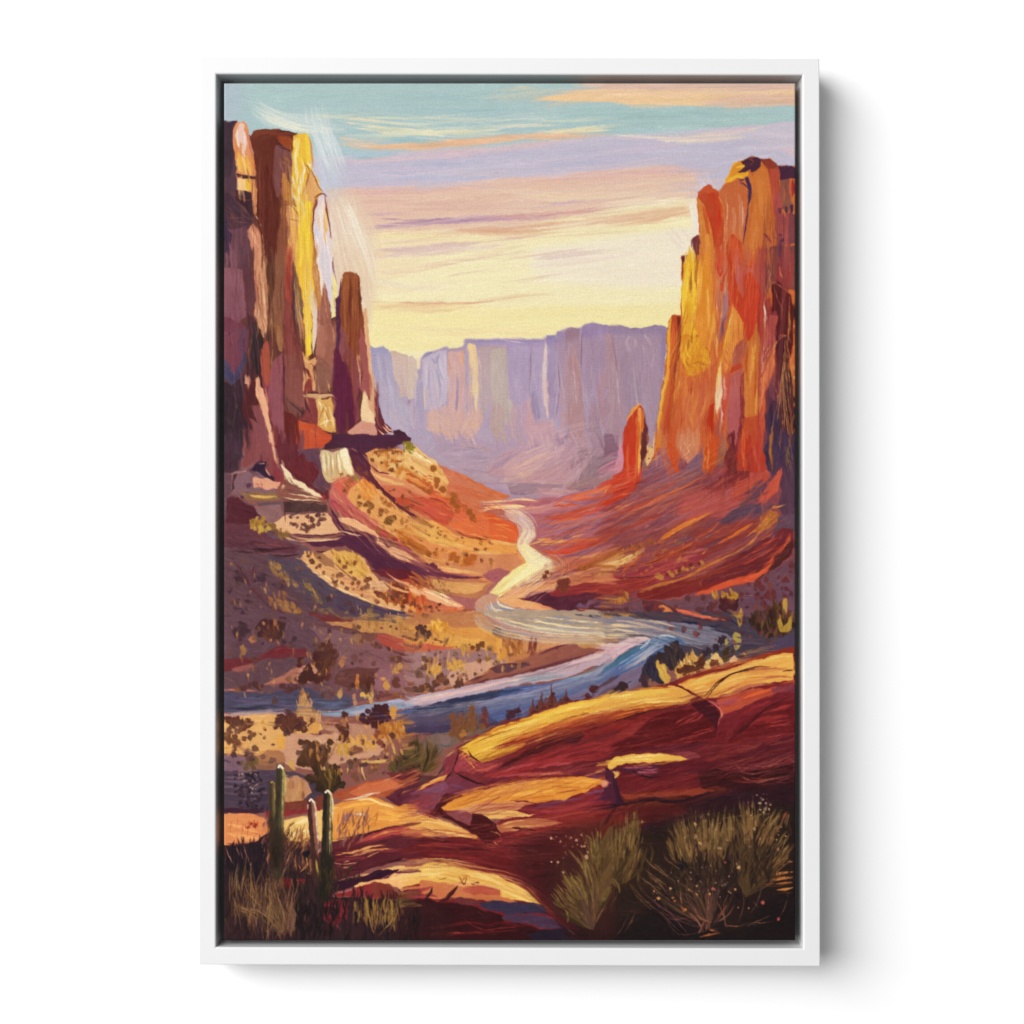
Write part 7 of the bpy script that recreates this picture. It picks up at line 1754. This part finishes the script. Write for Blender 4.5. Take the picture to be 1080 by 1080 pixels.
grass('241418 34181c 1c1014','-40 780 60 780 60 1020 -40 1020',40,90,8,aj=14)
bush('4a3c20 5c4c28 3c2c1c',1000,940,240,420,n=70,w=7,a0=-165,a1=-60,curve=.12)
def fans(lst,cols,w,jx=60,jy=46):
    cols=cols.split()
    for (x,y,dx,dy,n) in lst:
        for i in range(n):
            a=x+(rng.random()-.5)*jx; b=y+(rng.random()-.5)*jy; f=.5+.55*rng.random(); e_=dx+(rng.random()-.5)*34
            L(cols[int(rng.random()*len(cols))],w*(.6+.7*rng.random()),'%d %d %d %d %d %d'%(a,b,a+e_*f*.4,b+dy*f*.5,a+e_*f,b+dy*f),k=.3,o=.88)
FC='745e36 66522e 58442a 84704a 463622 604c2c'
fans(((980,880,-60,-90,12),(930,860,-90,-70,12),(900,790,-90,-80,12),(950,760,-70,-110,14),(900,720,-60,-80,8),(980,700,-50,-130,14),(1020,780,-20,-150,16),(1010,620,-40,-130,12),(1050,620,-10,-150,14),(1070,540,-10,-130,12),(1030,520,-30,-110,8),(1075,800,0,-160,14),(1080,680,10,-150,12)),FC,11)
bush('4c3834 6a4c40 5c4444',1010,940,180,380,n=30,w=4,a0=-155,a1=-70)
L('70602f',10,'880 620 900 700 940 800/960 420 1010 480 1050 560/1040 370 1050 450 1050 540/800 700 860 780 920 830/770 740 820 790 880 830/900 640 940 680 960 720/860 830 870 870 865 900/1000 520 1030 600 1040 680',k=.35)
L('58482a',15,'830 740 880 800/780 780 840 820/940 560 980 640 1010 700/870 500 920 560 960 600/1020 420 1030 520 1010 600/1060 500 1060 600 1080 700',k=.35)
L('8c7844',8,'890 640 910 700/920 640 950 720/810 690 850 740/1030 400 1035 440/970 420 1000 450',k=.2)
L('4c1c20',4,'560 720 640 740/820 480 860 500',o=0)
dots('e8b8a8 d8a090 e0c8b8 c89890','780 420 970 410 990 560 860 660 760 590',18,5,o=.8)
D('d8a898','972 545 12 1066 770 9 815 572 8 915 452 8 780 570 5 958 485 7 920 478 5 946 425 5 852 652 6 965 468 5')
L('a8705c',3,'1080 790 1050 840 1020 900/860 490 940 590 980 700/960 600 980 700/880 500 920 560 950 600/1000 760 1010 850 1000 900',k=.1)
T(640,800,210)
bush('4a3c20 5c4c28 3c2c1c',0,720,230,440,n=80,w=8,a0=-95,a1=-15,curve=.12)
fans(((0,700,-10,-130,12),(30,620,0,-150,14),(70,560,10,-140,14),(110,500,10,-130,12),(60,480,-10,-110,10),(145,450,6,-140,12),(130,600,30,-120,12),(180,560,30,-90,8),(90,680,40,-110,10),(20,520,-10,-100,8)),FC,11)
L('6c5c30',10,'150 290 150 380 140 470/60 380 50 470 30 560/110 380 130 440 120 520/150 450 150 530 120 600/100 400 80 480 60 560/40 440 20 500 0 560',k=.35)
L('86743e',6,'145 290 155 350/150 310 140 400/90 380 110 430/50 390 50 440/200 430 190 470',k=.2)
L('4c3c24',14,'230 470 250 520 230 600/200 500 190 600 140 660/170 560 140 640/180 620 170 680',k=.3)
L('6a5c34',12,'0 690 30 680 50 700/20 650 60 690 70 740/0 740 20 700',k=.3)
L('6a4c3c',4,'30 700 40 760 20 850/60 730 40 800/90 960 130 900 160 830/50 980 100 900 120 850/0 560 30 620/10 740 30 690',k=.1)
# big right shrub: fans
bush('46382a 58462c 3a2c20 322420',560,900,370,520,n=90,w=6,a0=-160,a1=-70,curve=.15)
bush('4a3a24 5c4a2c 644c2e 3c2e1e',760,760,250,460,n=110,w=7,a0=-120,a1=-20,curve=.12)
bush('5c3c3c 6a4644 4c3434 7a5448',560,940,430,420,n=34,w=4,a0=-165,a1=-60,curve=.3)
for (x,y,dx,dy,n) in ((430,560,-40,-240,18),(400,520,-50,-130,10),(500,560,-30,-220,16),(560,560,20,-240,20),(620,540,20,-200,14),(600,580,60,-200,12),(450,600,-60,-160,12),(670,460,0,-150,8),(560,480,-10,-160,10)):
    for i in range(n):
        a=x+(rng.random()-.5)*70; b=y+(rng.random()-.5)*50; f=.55+.5*rng.random()
        L(['78603a','866a40','644c2e','94784a','5c4a2c'][int(rng.random()*5)],10,'%d %d %d %d %d %d'%(a,b,a+dx*f*.4,b+dy*f*.5,a+dx*f,b+dy*f),k=.3,o=.9)
for (x,y,dx,dy,n) in ((780,480,-10,-240,16),(760,440,-40,-130,8),(830,470,60,-130,12),(880,480,80,-160,14),(860,400,90,-100,7),(930,600,80,-130,16),(900,620,90,-80,12),(820,400,0,-100,6),(960,380,20,-90,4)):
    for i in range(n):
        a=x+(rng.random()-.5)*50; b=y+(rng.random()-.5)*40; f=.55+.5*rng.random()
        L(['7a5c38','886a40','6a4e30','8c7044','5a4428'][int(rng.random()*5)],9,'%d %d %d %d %d %d'%(a,b,a+dx*f*.4,b+dy*f*.5,a+dx*f,b+dy*f),k=.3,o=.9)
L('a85040',7,'985 290 970 320 955 350/975 300 965 330',k=.1)
grass('241a14 2c2018 382a1c','740 540 880 520 900 640 800 700 740 640',60,60,6,aj=25)
D('14141c','420 590 22 410 560 14 500 660 14 395 600 12')
grass('2a1c1c 382424 1e1618','420 520 720 520 740 700 600 800 430 700',90,80,7,aj=20)
bush('6a4a40 7c5848 54403a',240,700,60,0.1,n=1,w=1) if False else None
L('6a5038',10,'205 550 260 600 320 640 380 680/200 600 260 650 330 700/340 520 370 560 400 580/310 520 330 560 380 590/230 640 290 690 330 740',k=.3)
L('7c6048',6,'210 545 250 590 300 620/250 570 330 640/180 640 220 680 300 720/370 590 400 610/220 670 280 730 350 780',k=.2)
L('544428',8,'120 680 170 760 250 835/130 690 190 760 270 830/175 620 170 680 200 740',k=.2)
L('70444c',4,'180 700 240 770 320 830 400 870 500 900/200 740 280 800 360 860 440 910/160 720 220 790 300 850 380 930 440 985/240 760 320 850 400 900/310 880 400 880 480 870/360 860 440 960',k=.1)
L('84584c',8,'440 840 480 870 520 930 530 960/470 800 500 860 560 900/650 800 630 850 580 900/560 720 555 800 550 870/600 780 640 860 650 930/700 800 660 860 600 900/540 880 520 920 500 960/450 850 500 900',k=.2)
L('9c6048',6,'480 860 540 890 590 900/660 780 640 830 600 870/400 730 410 800 420 850/640 910 700 920 740 915/550 900 540 950',k=.2)
L('a8683c',10,'505 980 560 965 630 955/560 940 600 945',k=.1)
L('80604c',3,'730 915 800 900 860 900 920 890/760 920 850 880 900 860/990 740 980 800 950 860 930 890/850 700 820 800 780 850/740 720 750 800 720 900/800 780 830 820/550 700 560 650/690 700 640 800 650 880',k=.1)
dots('d8b070 e0c0a0 c89868','400 280 960 260 960 460 620 520 420 480',30,3.6,o=.8)
dots('c8b0a8 d0a080 e0b8a0 a89888','240 600 720 580 720 800 460 820 240 780',36,3.6,o=.75)
D('d8b080','487 432 11 485 365 9 617 495 10 600 392 6 512 470 8 196 352 8 810 392 8 930 450 5 725 602 9 555 312 7 350 715 7 940 500 8 660 455 5')
D('c87c40','430 830 11 375 785 6 362 765 6');D('c05c5c','855 792 10 940 882 10 652 575 8 582 715 8');D('c87080','578 720 5')
D('d8a068','285 770 9 260 730 6 495 705 6 565 745 6 450 722 5 493 747 6 705 720 7 775 823 5 718 818 4 980 430 5')
dots('b8a890 d8c098','820 200 900 200 900 270 830 330',16,5,o=.95)
L('7c6c54',3,'890 230 870 280 850 350/840 210 840 260 820 320',k=.1)
T(430,800,210)
fans(((980,800,-50,-150,8),(920,760,-80,-110,8),(900,700,-60,-110,8),(960,640,-50,-140,10),(1020,560,-30,-160,10),(1060,500,-6,-150,10),(1000,700,-30,-170,8),(860,800,-60,-80,6),(1085,620,10,-190,8)),'8c7844 988250 7c6838 5c4a2a a08a54',5,80,60)
T(640,800,210)
fans(((40,540,0,-170,10),(90,480,10,-150,10),(140,420,10,-150,8),(160,520,30,-120,8),(440,470,-40,-150,10),(500,450,-20,-160,10),(560,440,0,-160,10),(620,440,20,-150,10),(660,430,10,-150,8),(780,380,-6,-170,10),(840,400,30,-130,8),(880,400,60,-130,8),(930,520,70,-110,8),(400,560,-50,-120,8)),'8a7446 967e4e 7a643a 5a4828 a28a58',5,80,60)
scat('1c1210 241814 2c1c18','380 420 960 420 980 620 760 700 460 640',70,-80,70,5,aj=25,o=.6)
T(0,0,1080)
P('5a3c24','600 872 650 860 690 880 690 960 640 985 580 960 580 930',b=10,e=0,t=0,o=.25)
P('54382a','700 860 830 850 836 930 780 985 690 960',b=10,e=0,t=0,o=.2)
# ================================================================= joins and brush unification
T(0,0,1080)
def join(x0,y0,x1,y1,ang,n,ln=20,w=2.4,o=.75,d=7):
    """strokes dragged across a join, colour taken from either side"""
    for i in range(n):
        f=rng.random(); x=x0+(x1-x0)*f+(rng.random()-.5)*d; y=y0+(y1-y0)*f+(rng.random()-.5)*d
        a=math.radians((ang(x,y) if callable(ang) else ang)+(rng.random()-.5)*14); sg=1 if rng.random()<.5 else -1
        dx,dy=math.cos(a)*sg,math.sin(a)*sg; l=ln*(.5+rng.random())
        sx=int(np.clip((x-dx*l*.55-X0)*S,0,W-1)); sy=int(np.clip((y-dy*l*.55-Y0)*S,0,H-1))
        _seed[0]+=1
        c=np.array([(x-X0)*S,(y-Y0)*S]); dd=np.array([dx,dy])*l*S
        _stroke(catmull(np.array([c-dd*.6,c+np.array([-dd[1],dd[0]])*.04*(rng.random()-.5),c+dd*.45]),4),w*S*(.5+rng.random()),img[sy,sx].copy(),3,.02,.35,o,None,_seed[0])
join(430,655,430,745,12,150,ln=8); join(430,745,430,800,-10,90,ln=10); join(440,480,440,620,28,170); join(431,800,431,850,-22,80)
join(431,850,431,960,-4,170); join(640,480,640,640,-22,220); join(640,600,640,690,4,110); join(640,690,640,740,-30,70)
join(640,740,640,860,-14,200); join(640,860,640,960,-60,90); join(236,460,330,460,88,90); join(650,460,836,460,90,200)
join(440,462,640,462,70,150,ln=14); join(440,652,640,652,8,90,ln=8); join(236,652,430,652,8,120,ln=8); join(650,650,780,650,8,80,ln=12); join(780,650,836,650,90,40,ln=9)
join(236,270,345,270,89,170); join(724,270,838,270,91,170)
smear('236 170 330 190 330 250 345 300 400 420 320 500 236 500',260,88,22,2.2,j=.03,aj=8,o=.5)
smear('750 220 838 200 838 560 680 480 750 330',320,92,26,2.2,j=.03,aj=8,o=.5)
smear('440 740 838 710 838 860 640 880 440 860',300,-14,30,2,j=.03,aj=7,o=.5)
smear('236 700 440 650 440 800 236 800',200,0,14,2,j=.03,aj=20,o=.45)

T(640,650,210)
P('581c3c','-10 830 12 822 30 850 48 862 42 910 52 960 62 1010 40 1030 20 1000 0 1010 -14 960 -4 900',t=.05,a=80)
P('441634','36 862 56 868 60 920 78 985 96 1030 66 1026 52 980 40 920',t=.05,a=80)
P('d8947c','-24 892 8 893 16 912 6 930 -24 936',t=.03,b=1)
P('e8b850','6 822 12 798 40 776 80 764 160 754 260 750 340 754 400 768 445 784 380 792 270 796 160 802 80 808 46 824 30 842 20 836',t=.06,a=-5)
L('f6da84',8,'24 812 40 794 90 778 160 768 260 760 340 762/60 790 140 784 240 778',k=.2)
P('dca860','30 848 60 852 70 868 46 892 42 862',t=.04)
L('2c0c18',5,'130 842 160 852 200 872 260 878 300 872/-60 1034 0 1030 100 1026 200 1006',k=.05)
L('a04c60',6,'90 826 180 822 260 818/170 848 230 852 290 846',k=.3)
L('4c1620',6,'372 378 420 395 470 425 528 448/530 442 562 408 622 350 702 310 802 280 900 274/660 688 720 638 800 568 880 498 960 458 1022 424',k=.05)
L('d88078',4,'548 456 602 492 630 530 614 568 608 598',k=.05)
T(430,650,210)
L('38101a',7,'320 728 342 762 372 787 392 796/275 727 262 780 242 832 240 848/245 850 300 882 362 908 430 924/262 858 322 888 382 920/190 900 215 872 240 850',k=.05)
L('6c2014',4,'430 728 520 700 640 668 760 632/460 712 560 690 660 660/340 700 460 650 600 605/820 572 900 548 1000 526',k=.1)
T(0,0,1080)
P('8a4434','640 560 760 480 838 490 838 600 760 640 640 640 560 620',b=10,e=0,t=0,o=.16)
flow_strokes(9000,7,1.7,.6)
flow_strokes(4000,5,1.2,.7,region='236 470 838 470 838 990 236 990',j=.03)
flow_strokes(5000,13,.75,.36,j=.07)
flow_strokes(6000,9,.7,.5,j=.13,region='236 470 838 470 838 990 236 990')
finish()
# ================================================================= SCENE (1 unit = 1 m; the picture is 603 x 904 mm of canvas)
import bpy, bmesh
C = bpy.data.collections.new('scene'); bpy.context.scene.collection.children.link(C)
MM = .001
CX, CY = 537.2, 539.5            # centre of the framed print in photo units
DIST = 1.75                      # camera to frame front
ZF = .060                        # frame front above the wall
ZC = .0555                       # canvas face above the wall

def link(name, mesh, mat, parent=None):
    o = bpy.data.objects.new(name, mesh); C.objects.link(o)
    if mat: mesh.materials.append(mat)
    if parent: o.parent = parent
    return o
def nodes(name):
    m = bpy.data.materials.new(name); m.use_nodes = True
    return m, m.node_tree.nodes, m.node_tree.links, m.node_tree.nodes['Principled BSDF']

# ---- materials
def mat_wall():
    m, n, l, b = nodes('white wall paint')
    b.inputs['Base Color'].default_value = (.9, .9, .9, 1); b.inputs['Roughness'].default_value = .9
    b.inputs['Specular IOR Level'].default_value = .1
    tc = n.new('ShaderNodeTexCoord'); t = n.new('ShaderNodeTexNoise'); t.inputs['Scale'].default_value = 260; t.inputs['Detail'].default_value = 4
    bp = n.new('ShaderNodeBump'); bp.inputs['Strength'].default_value = .02; bp.inputs['Distance'].default_value = .0004
    l.new(tc.outputs['Object'], t.inputs['Vector']); l.new(t.outputs['Fac'], bp.inputs['Height']); l.new(bp.outputs['Normal'], b.inputs['Normal'])
    return m
def mat_frame():
    m, n, l, b = nodes('white satin lacquer')
    tc = n.new('ShaderNodeTexCoord'); t = n.new('ShaderNodeTexNoise'); t.inputs['Scale'].default_value = 40; t.inputs['Detail'].default_value = 5
    r = n.new('ShaderNodeValToRGB'); r.color_ramp.elements[0].color = (FRAME_V*.985, FRAME_V*.985, FRAME_V*.985, 1); r.color_ramp.elements[1].color = (FRAME_V*1.01, FRAME_V*1.01, FRAME_V*1.01, 1)
    l.new(tc.outputs['Object'], t.inputs['Vector']); l.new(t.outputs['Fac'], r.inputs['Fac']); l.new(r.outputs['Color'], b.inputs['Base Color'])
    b.inputs['Roughness'].default_value = .45; b.inputs['Specular IOR Level'].default_value = .3
    return m
def mat_back():
    m, n, l, b = nodes('dark backing board'); b.inputs['Base Color'].default_value = (.22, .22, .22, 1); b.inputs['Roughness'].default_value = .9
    return m
def mat_canvas():
    """printed cotton canvas: colour painted per vertex by the brush engine, weave and ink grain from nodes"""
    m, n, l, b = nodes('printed canvas')
    at = n.new('ShaderNodeAttribute'); at.attribute_name = 'paint'
    tc = n.new('ShaderNodeTexCoord')
    def wave(axis, sc):
        w = n.new('ShaderNodeTexWave'); w.wave_type = 'BANDS'; w.bands_direction = axis; w.inputs['Scale'].default_value = sc
        w.inputs['Distortion'].default_value = .6; w.inputs['Detail'].default_value = 2; w.inputs['Detail Scale'].default_value = 1.5
        l.new(tc.outputs['Object'], w.inputs['Vector']); return w
    wx = wave('X', 290/6.2832*3.4); wz = wave('Y', 290/6.2832*3.4)
    mul = n.new('ShaderNodeMath'); mul.operation = 'MULTIPLY'; l.new(wx.outputs['Fac'], mul.inputs[0]); l.new(wz.outputs['Fac'], mul.inputs[1])
    gr = n.new('ShaderNodeTexNoise'); gr.inputs['Scale'].default_value = 560; gr.inputs['Detail'].default_value = 2; l.new(tc.outputs['Object'], gr.inputs['Vector'])
    # weave threads: faint horizontal slubs
    mp = n.new('ShaderNodeMapping'); mp.inputs['Scale'].default_value = (90, 900, 1); l.new(tc.outputs['Object'], mp.inputs['Vector'])
    sl = n.new('ShaderNodeTexNoise'); sl.inputs['Scale'].default_value = 1; sl.inputs['Detail'].default_value = 2; l.new(mp.outputs['Vector'], sl.inputs['Vector'])
    mp2 = n.new('ShaderNodeMapping'); mp2.inputs['Scale'].default_value = (900, 90, 1); l.new(tc.outputs['Object'], mp2.inputs['Vector'])
    sv = n.new('ShaderNodeTexNoise'); sv.inputs['Scale'].default_value = 1; sv.inputs['Detail'].default_value = 2; l.new(mp2.outputs['Vector'], sv.inputs['Vector'])
    def madd(a, k, c):
        x = n.new('ShaderNodeMath'); x.operation = 'MULTIPLY_ADD'; l.new(a, x.inputs[0]); x.inputs[1].default_value = k
        if isinstance(c, float): x.inputs[2].default_value = c
        else: l.new(c, x.inputs[2])
        return x.outputs[0]
    f = madd(gr.outputs['Fac'], GRAIN*1.5, 1-GRAIN*.75)
    f = madd(sl.outputs['Fac'], GRAIN*.6, f); f = madd(sv.outputs['Fac'], GRAIN*.4, f)
    f = madd(mul.outputs[0], GRAIN*.25, f)
    f = madd(f, 1., -GRAIN*.56)
    vm = n.new('ShaderNodeVectorMath'); vm.operation = 'SCALE'; l.new(at.outputs['Color'], vm.inputs[0]); l.new(f, vm.inputs['Scale'])
    l.new(vm.outputs['Vector'], b.inputs['Base Color'])
    bp = n.new('ShaderNodeBump'); bp.inputs['Strength'].default_value = .25; bp.inputs['Distance'].default_value = .0003
    l.new(mul.outputs[0], bp.inputs['Height']); l.new(bp.outputs['Normal'], b.inputs['Normal'])
    b.inputs['Roughness'].default_value = .75; b.inputs['Specular IOR Level'].default_value = .12
    return m
LP = (-5.6, 2.7, 7.0); LSX, LSY, LW = 6.4, 8.6, 1390
WS = .25
FRAME_V = .708; GRAIN = .22; INK = .765
M_wall, M_frame, M_back, M_canvas = mat_wall(), mat_frame(), mat_back(), mat_canvas()

# ---- photo units -> metres on a plane z above the wall, seen from the camera in front of the photo's centre
def px(u, v, z):
    k = (DIST+ZF-z)/DIST          # a photo unit is 1 mm at the frame's front plane
    return ((u-540)*MM*k, (540-v)*MM*k)

# ---- wall
me = bpy.data.meshes.new('wall'); bm = bmesh.new()
bmesh.ops.create_grid(bm, x_segments=2, y_segments=2, size=3.0); bm.to_mesh(me); bm.free()
wall = link('wall', me, M_wall); wall['kind'] = 'structure'

# ---- the framed print: an Empty at its back centre with frame rails, canvas and backing
pic = bpy.data.objects.new('framed_canvas_print', None); C.objects.link(pic)
bx, by = px(CX, CY, ZF); pic.location = (bx, by, 0)
pic['label'] = 'tall desert canyon print with river and cacti, in a white frame on the white wall'
pic['category'] = 'framed picture'
def loc(u, v, z):
    x, y = px(u, v, z); return (x-bx, y-by, z)
# corners of the frame (front face), slightly out of true as in the photograph
OUT = [(210.2, 59.4), (864.3, 61.4), (865.0, 1019.3), (209.5, 1017.5)]
INN = [(228.2, 78.2), (846.3, 79.3), (847.0, 1000.3), (227.8, 998.9)]
def rail(i):
    """one mitred rail: rounded arrises front-outside and front-inside, a rebate step for the canvas"""
    j = (i+1) % 4
    def ring(o, n):
        ox, oy, _ = loc(o[0], o[1], ZF); nx, ny, _ = loc(n[0], n[1], ZF)
        ox, oy, nx, ny = ox, oy, nx, ny
        dx, dy = nx-ox, ny-oy
        def at(f, z): return (ox+dx*f, oy+dy*f, z)
        r = .0010; fr = r/.0185
        prof = [(0, .003), (0, ZF-r), (fr*.3, ZF-r*.3), (fr, ZF)]
        ri = .0020; fi = ri/.0185
        prof += [(1-fi, ZF), (1-fi*.62, ZF-ri*.08), (1-fi*.28, ZF-ri*.32), (1-fi*.06, ZF-ri*.66), (1, ZF-ri), (1.02, .034), (1.02, .030), (1.75, .030), (1.75, .003)]
        return [at(f, z) for f, z in prof]
    a = ring(OUT[i], INN[i]); b = ring(OUT[j], INN[j])
    bm = bmesh.new()
    va = [bm.verts.new(p) for p in a]; vb = [bm.verts.new(p) for p in b]
    n = len(a)
    for k in range(n):
        bm.faces.new((va[k], va[(k+1) % n], vb[(k+1) % n], vb[k]))
    bm.faces.new(va); bm.faces.new(vb[::-1])
    bmesh.ops.recalc_face_normals(bm, faces=bm.faces)
    me = bpy.data.meshes.new('frame_rail'); bm.to_mesh(me); bm.free()
    o = link('frame_rail', me, M_frame, pic)
    o['label'] = ['top rail of the white frame', 'right rail of the white frame', 'bottom rail of the white frame', 'left rail of the white frame'][i]
    return o
for i in range(4): rail(i)

# ---- backing strip that closes the gap
x0, y0, _ = loc(222, 72, .004); x1, y1, _ = loc(853, 1007, .004)
bm = bmesh.new()
vs = [bm.verts.new(p) for p in [(x0, y0, .0305), (x1, y0, .0305), (x1, y1, .0305), (x0, y1, .0305)]]
f = bm.faces.new(vs)
r = bmesh.ops.extrude_face_region(bm, geom=[f]); bmesh.ops.translate(bm, verts=[v for v in r['geom'] if isinstance(v, bmesh.types.BMVert)], vec=(0, 0, .0015))
bmesh.ops.recalc_face_normals(bm, faces=bm.faces)
me = bpy.data.meshes.new('backing_board'); bm.to_mesh(me); bm.free(); link('backing_board', me, M_back, pic)

# ---- stretched canvas: fine grid carrying the painting, wrapped round the stretcher edges
def canvas():
    ax, ay, _ = loc(236.2, 87.7, ZC); cx_, cy_, _ = loc(838.9, 992.0, ZC)
    u = np.linspace(0, 1, W); v = np.linspace(0, 1, H)
    R = .0016; back = .0335
    prof = [(0, back), (0, ZC-R), (R*.13, ZC-R*.5), (R*.5, ZC-R*.13)]
    k = len(prof)
    Wd = cx_-ax; Hd = ay-cy_
    def axis(L, N):
        s = R+(L-2*R)*np.linspace(0, 1, N); z = np.full(N, ZC)
        p = np.array([q[0] for q in prof]); pz = np.array([q[1] for q in prof])
        idx = np.concatenate([np.zeros(k, int), np.arange(N), np.full(k, N-1)])
        return np.concatenate([p, s, (L-p)[::-1]]), np.concatenate([pz, z, pz[::-1]]), idx
    xs, zx, ix = axis(Wd, W); ys, zy, iy = axis(Hd, H)
    NX, NY = len(xs), len(ys)
    Xg, Yg = np.meshgrid(ax+xs, ay-ys); Zg = np.minimum(zx[None, :], zy[:, None])
    # a stretched cloth is never perfectly flat
    co = np.stack([Xg, Yg, Zg], -1).reshape(-1, 3).astype(np.float32)
    a = (np.arange(NY-1)[:, None]*NX+np.arange(NX-1)[None, :]).ravel()
    quads = np.stack([a, a+NX, a+NX+1, a+1], 1).astype(np.int32)
    me = bpy.data.meshes.new('canvas')
    me.vertices.add(len(co)); me.vertices.foreach_set('co', co.ravel())
    me.loops.add(quads.size); me.loops.foreach_set('vertex_index', quads.ravel())
    me.polygons.add(len(quads)); me.polygons.foreach_set('loop_start', np.arange(0, quads.size, 4, dtype=np.int32))
    me.polygons.foreach_set('use_smooth', np.ones(len(quads), bool))
    me.update(calc_edges=True)
    c = img[iy][:, ix]; lin = np.where(c <= .04045, c/12.92, ((c+.055)/1.055)**2.4)*INK
    rgba = np.ones((NY, NX, 4), np.float32); rgba[..., :3] = lin
    att = me.color_attributes.new('paint', 'FLOAT_COLOR', 'POINT'); att.data.foreach_set('color', rgba.ravel())
    o = link('printed_canvas', me, M_canvas, pic)
    o['label'] = 'painted desert canyon with red cliffs, winding river, shrubs and three cacti'
canvas()

# ---- light: a large unseen softbox lamp far to the upper left, fitted to the wall shadow, plus weak room fill
def area(name, pos, target, sx, sy, watts):
    d = bpy.data.lights.new(name, 'AREA'); d.shape = 'RECTANGLE'; d.size = sx; d.size_y = sy; d.energy = watts
    o = bpy.data.objects.new(name, d); C.objects.link(o); o.location = pos
    from mathutils import Vector
    o.rotation_euler = (Vector(target)-Vector(pos)).to_track_quat('-Z', 'Y').to_euler()
    return o
area('softbox_light', LP, (0, 0, 0), LSX, LSY, LW)
w = bpy.data.worlds.new('World'); bpy.context.scene.world = w; w.use_nodes = True
w.node_tree.nodes['Background'].inputs['Color'].default_value = (1, 1, 1, 1); w.node_tree.nodes['Background'].inputs['Strength'].default_value = WS

# ---- camera square to the wall
cam = bpy.data.cameras.new('camera'); co = bpy.data.objects.new('camera', cam); C.objects.link(co)
co.location = (0, 0, DIST+ZF); cam.sensor_width = 36; cam.lens = 36*DIST/1.08; cam.clip_end = 50; cam.clip_start = .05
sc = bpy.context.scene; sc.camera = co
sc.render.engine = 'CYCLES'
sc.view_settings.view_transform = 'Standard'; sc.view_settings.look = 'None'; sc.view_settings.gamma = 1; sc.view_settings.exposure = 0
sc.render.resolution_x = sc.render.resolution_y = 1024
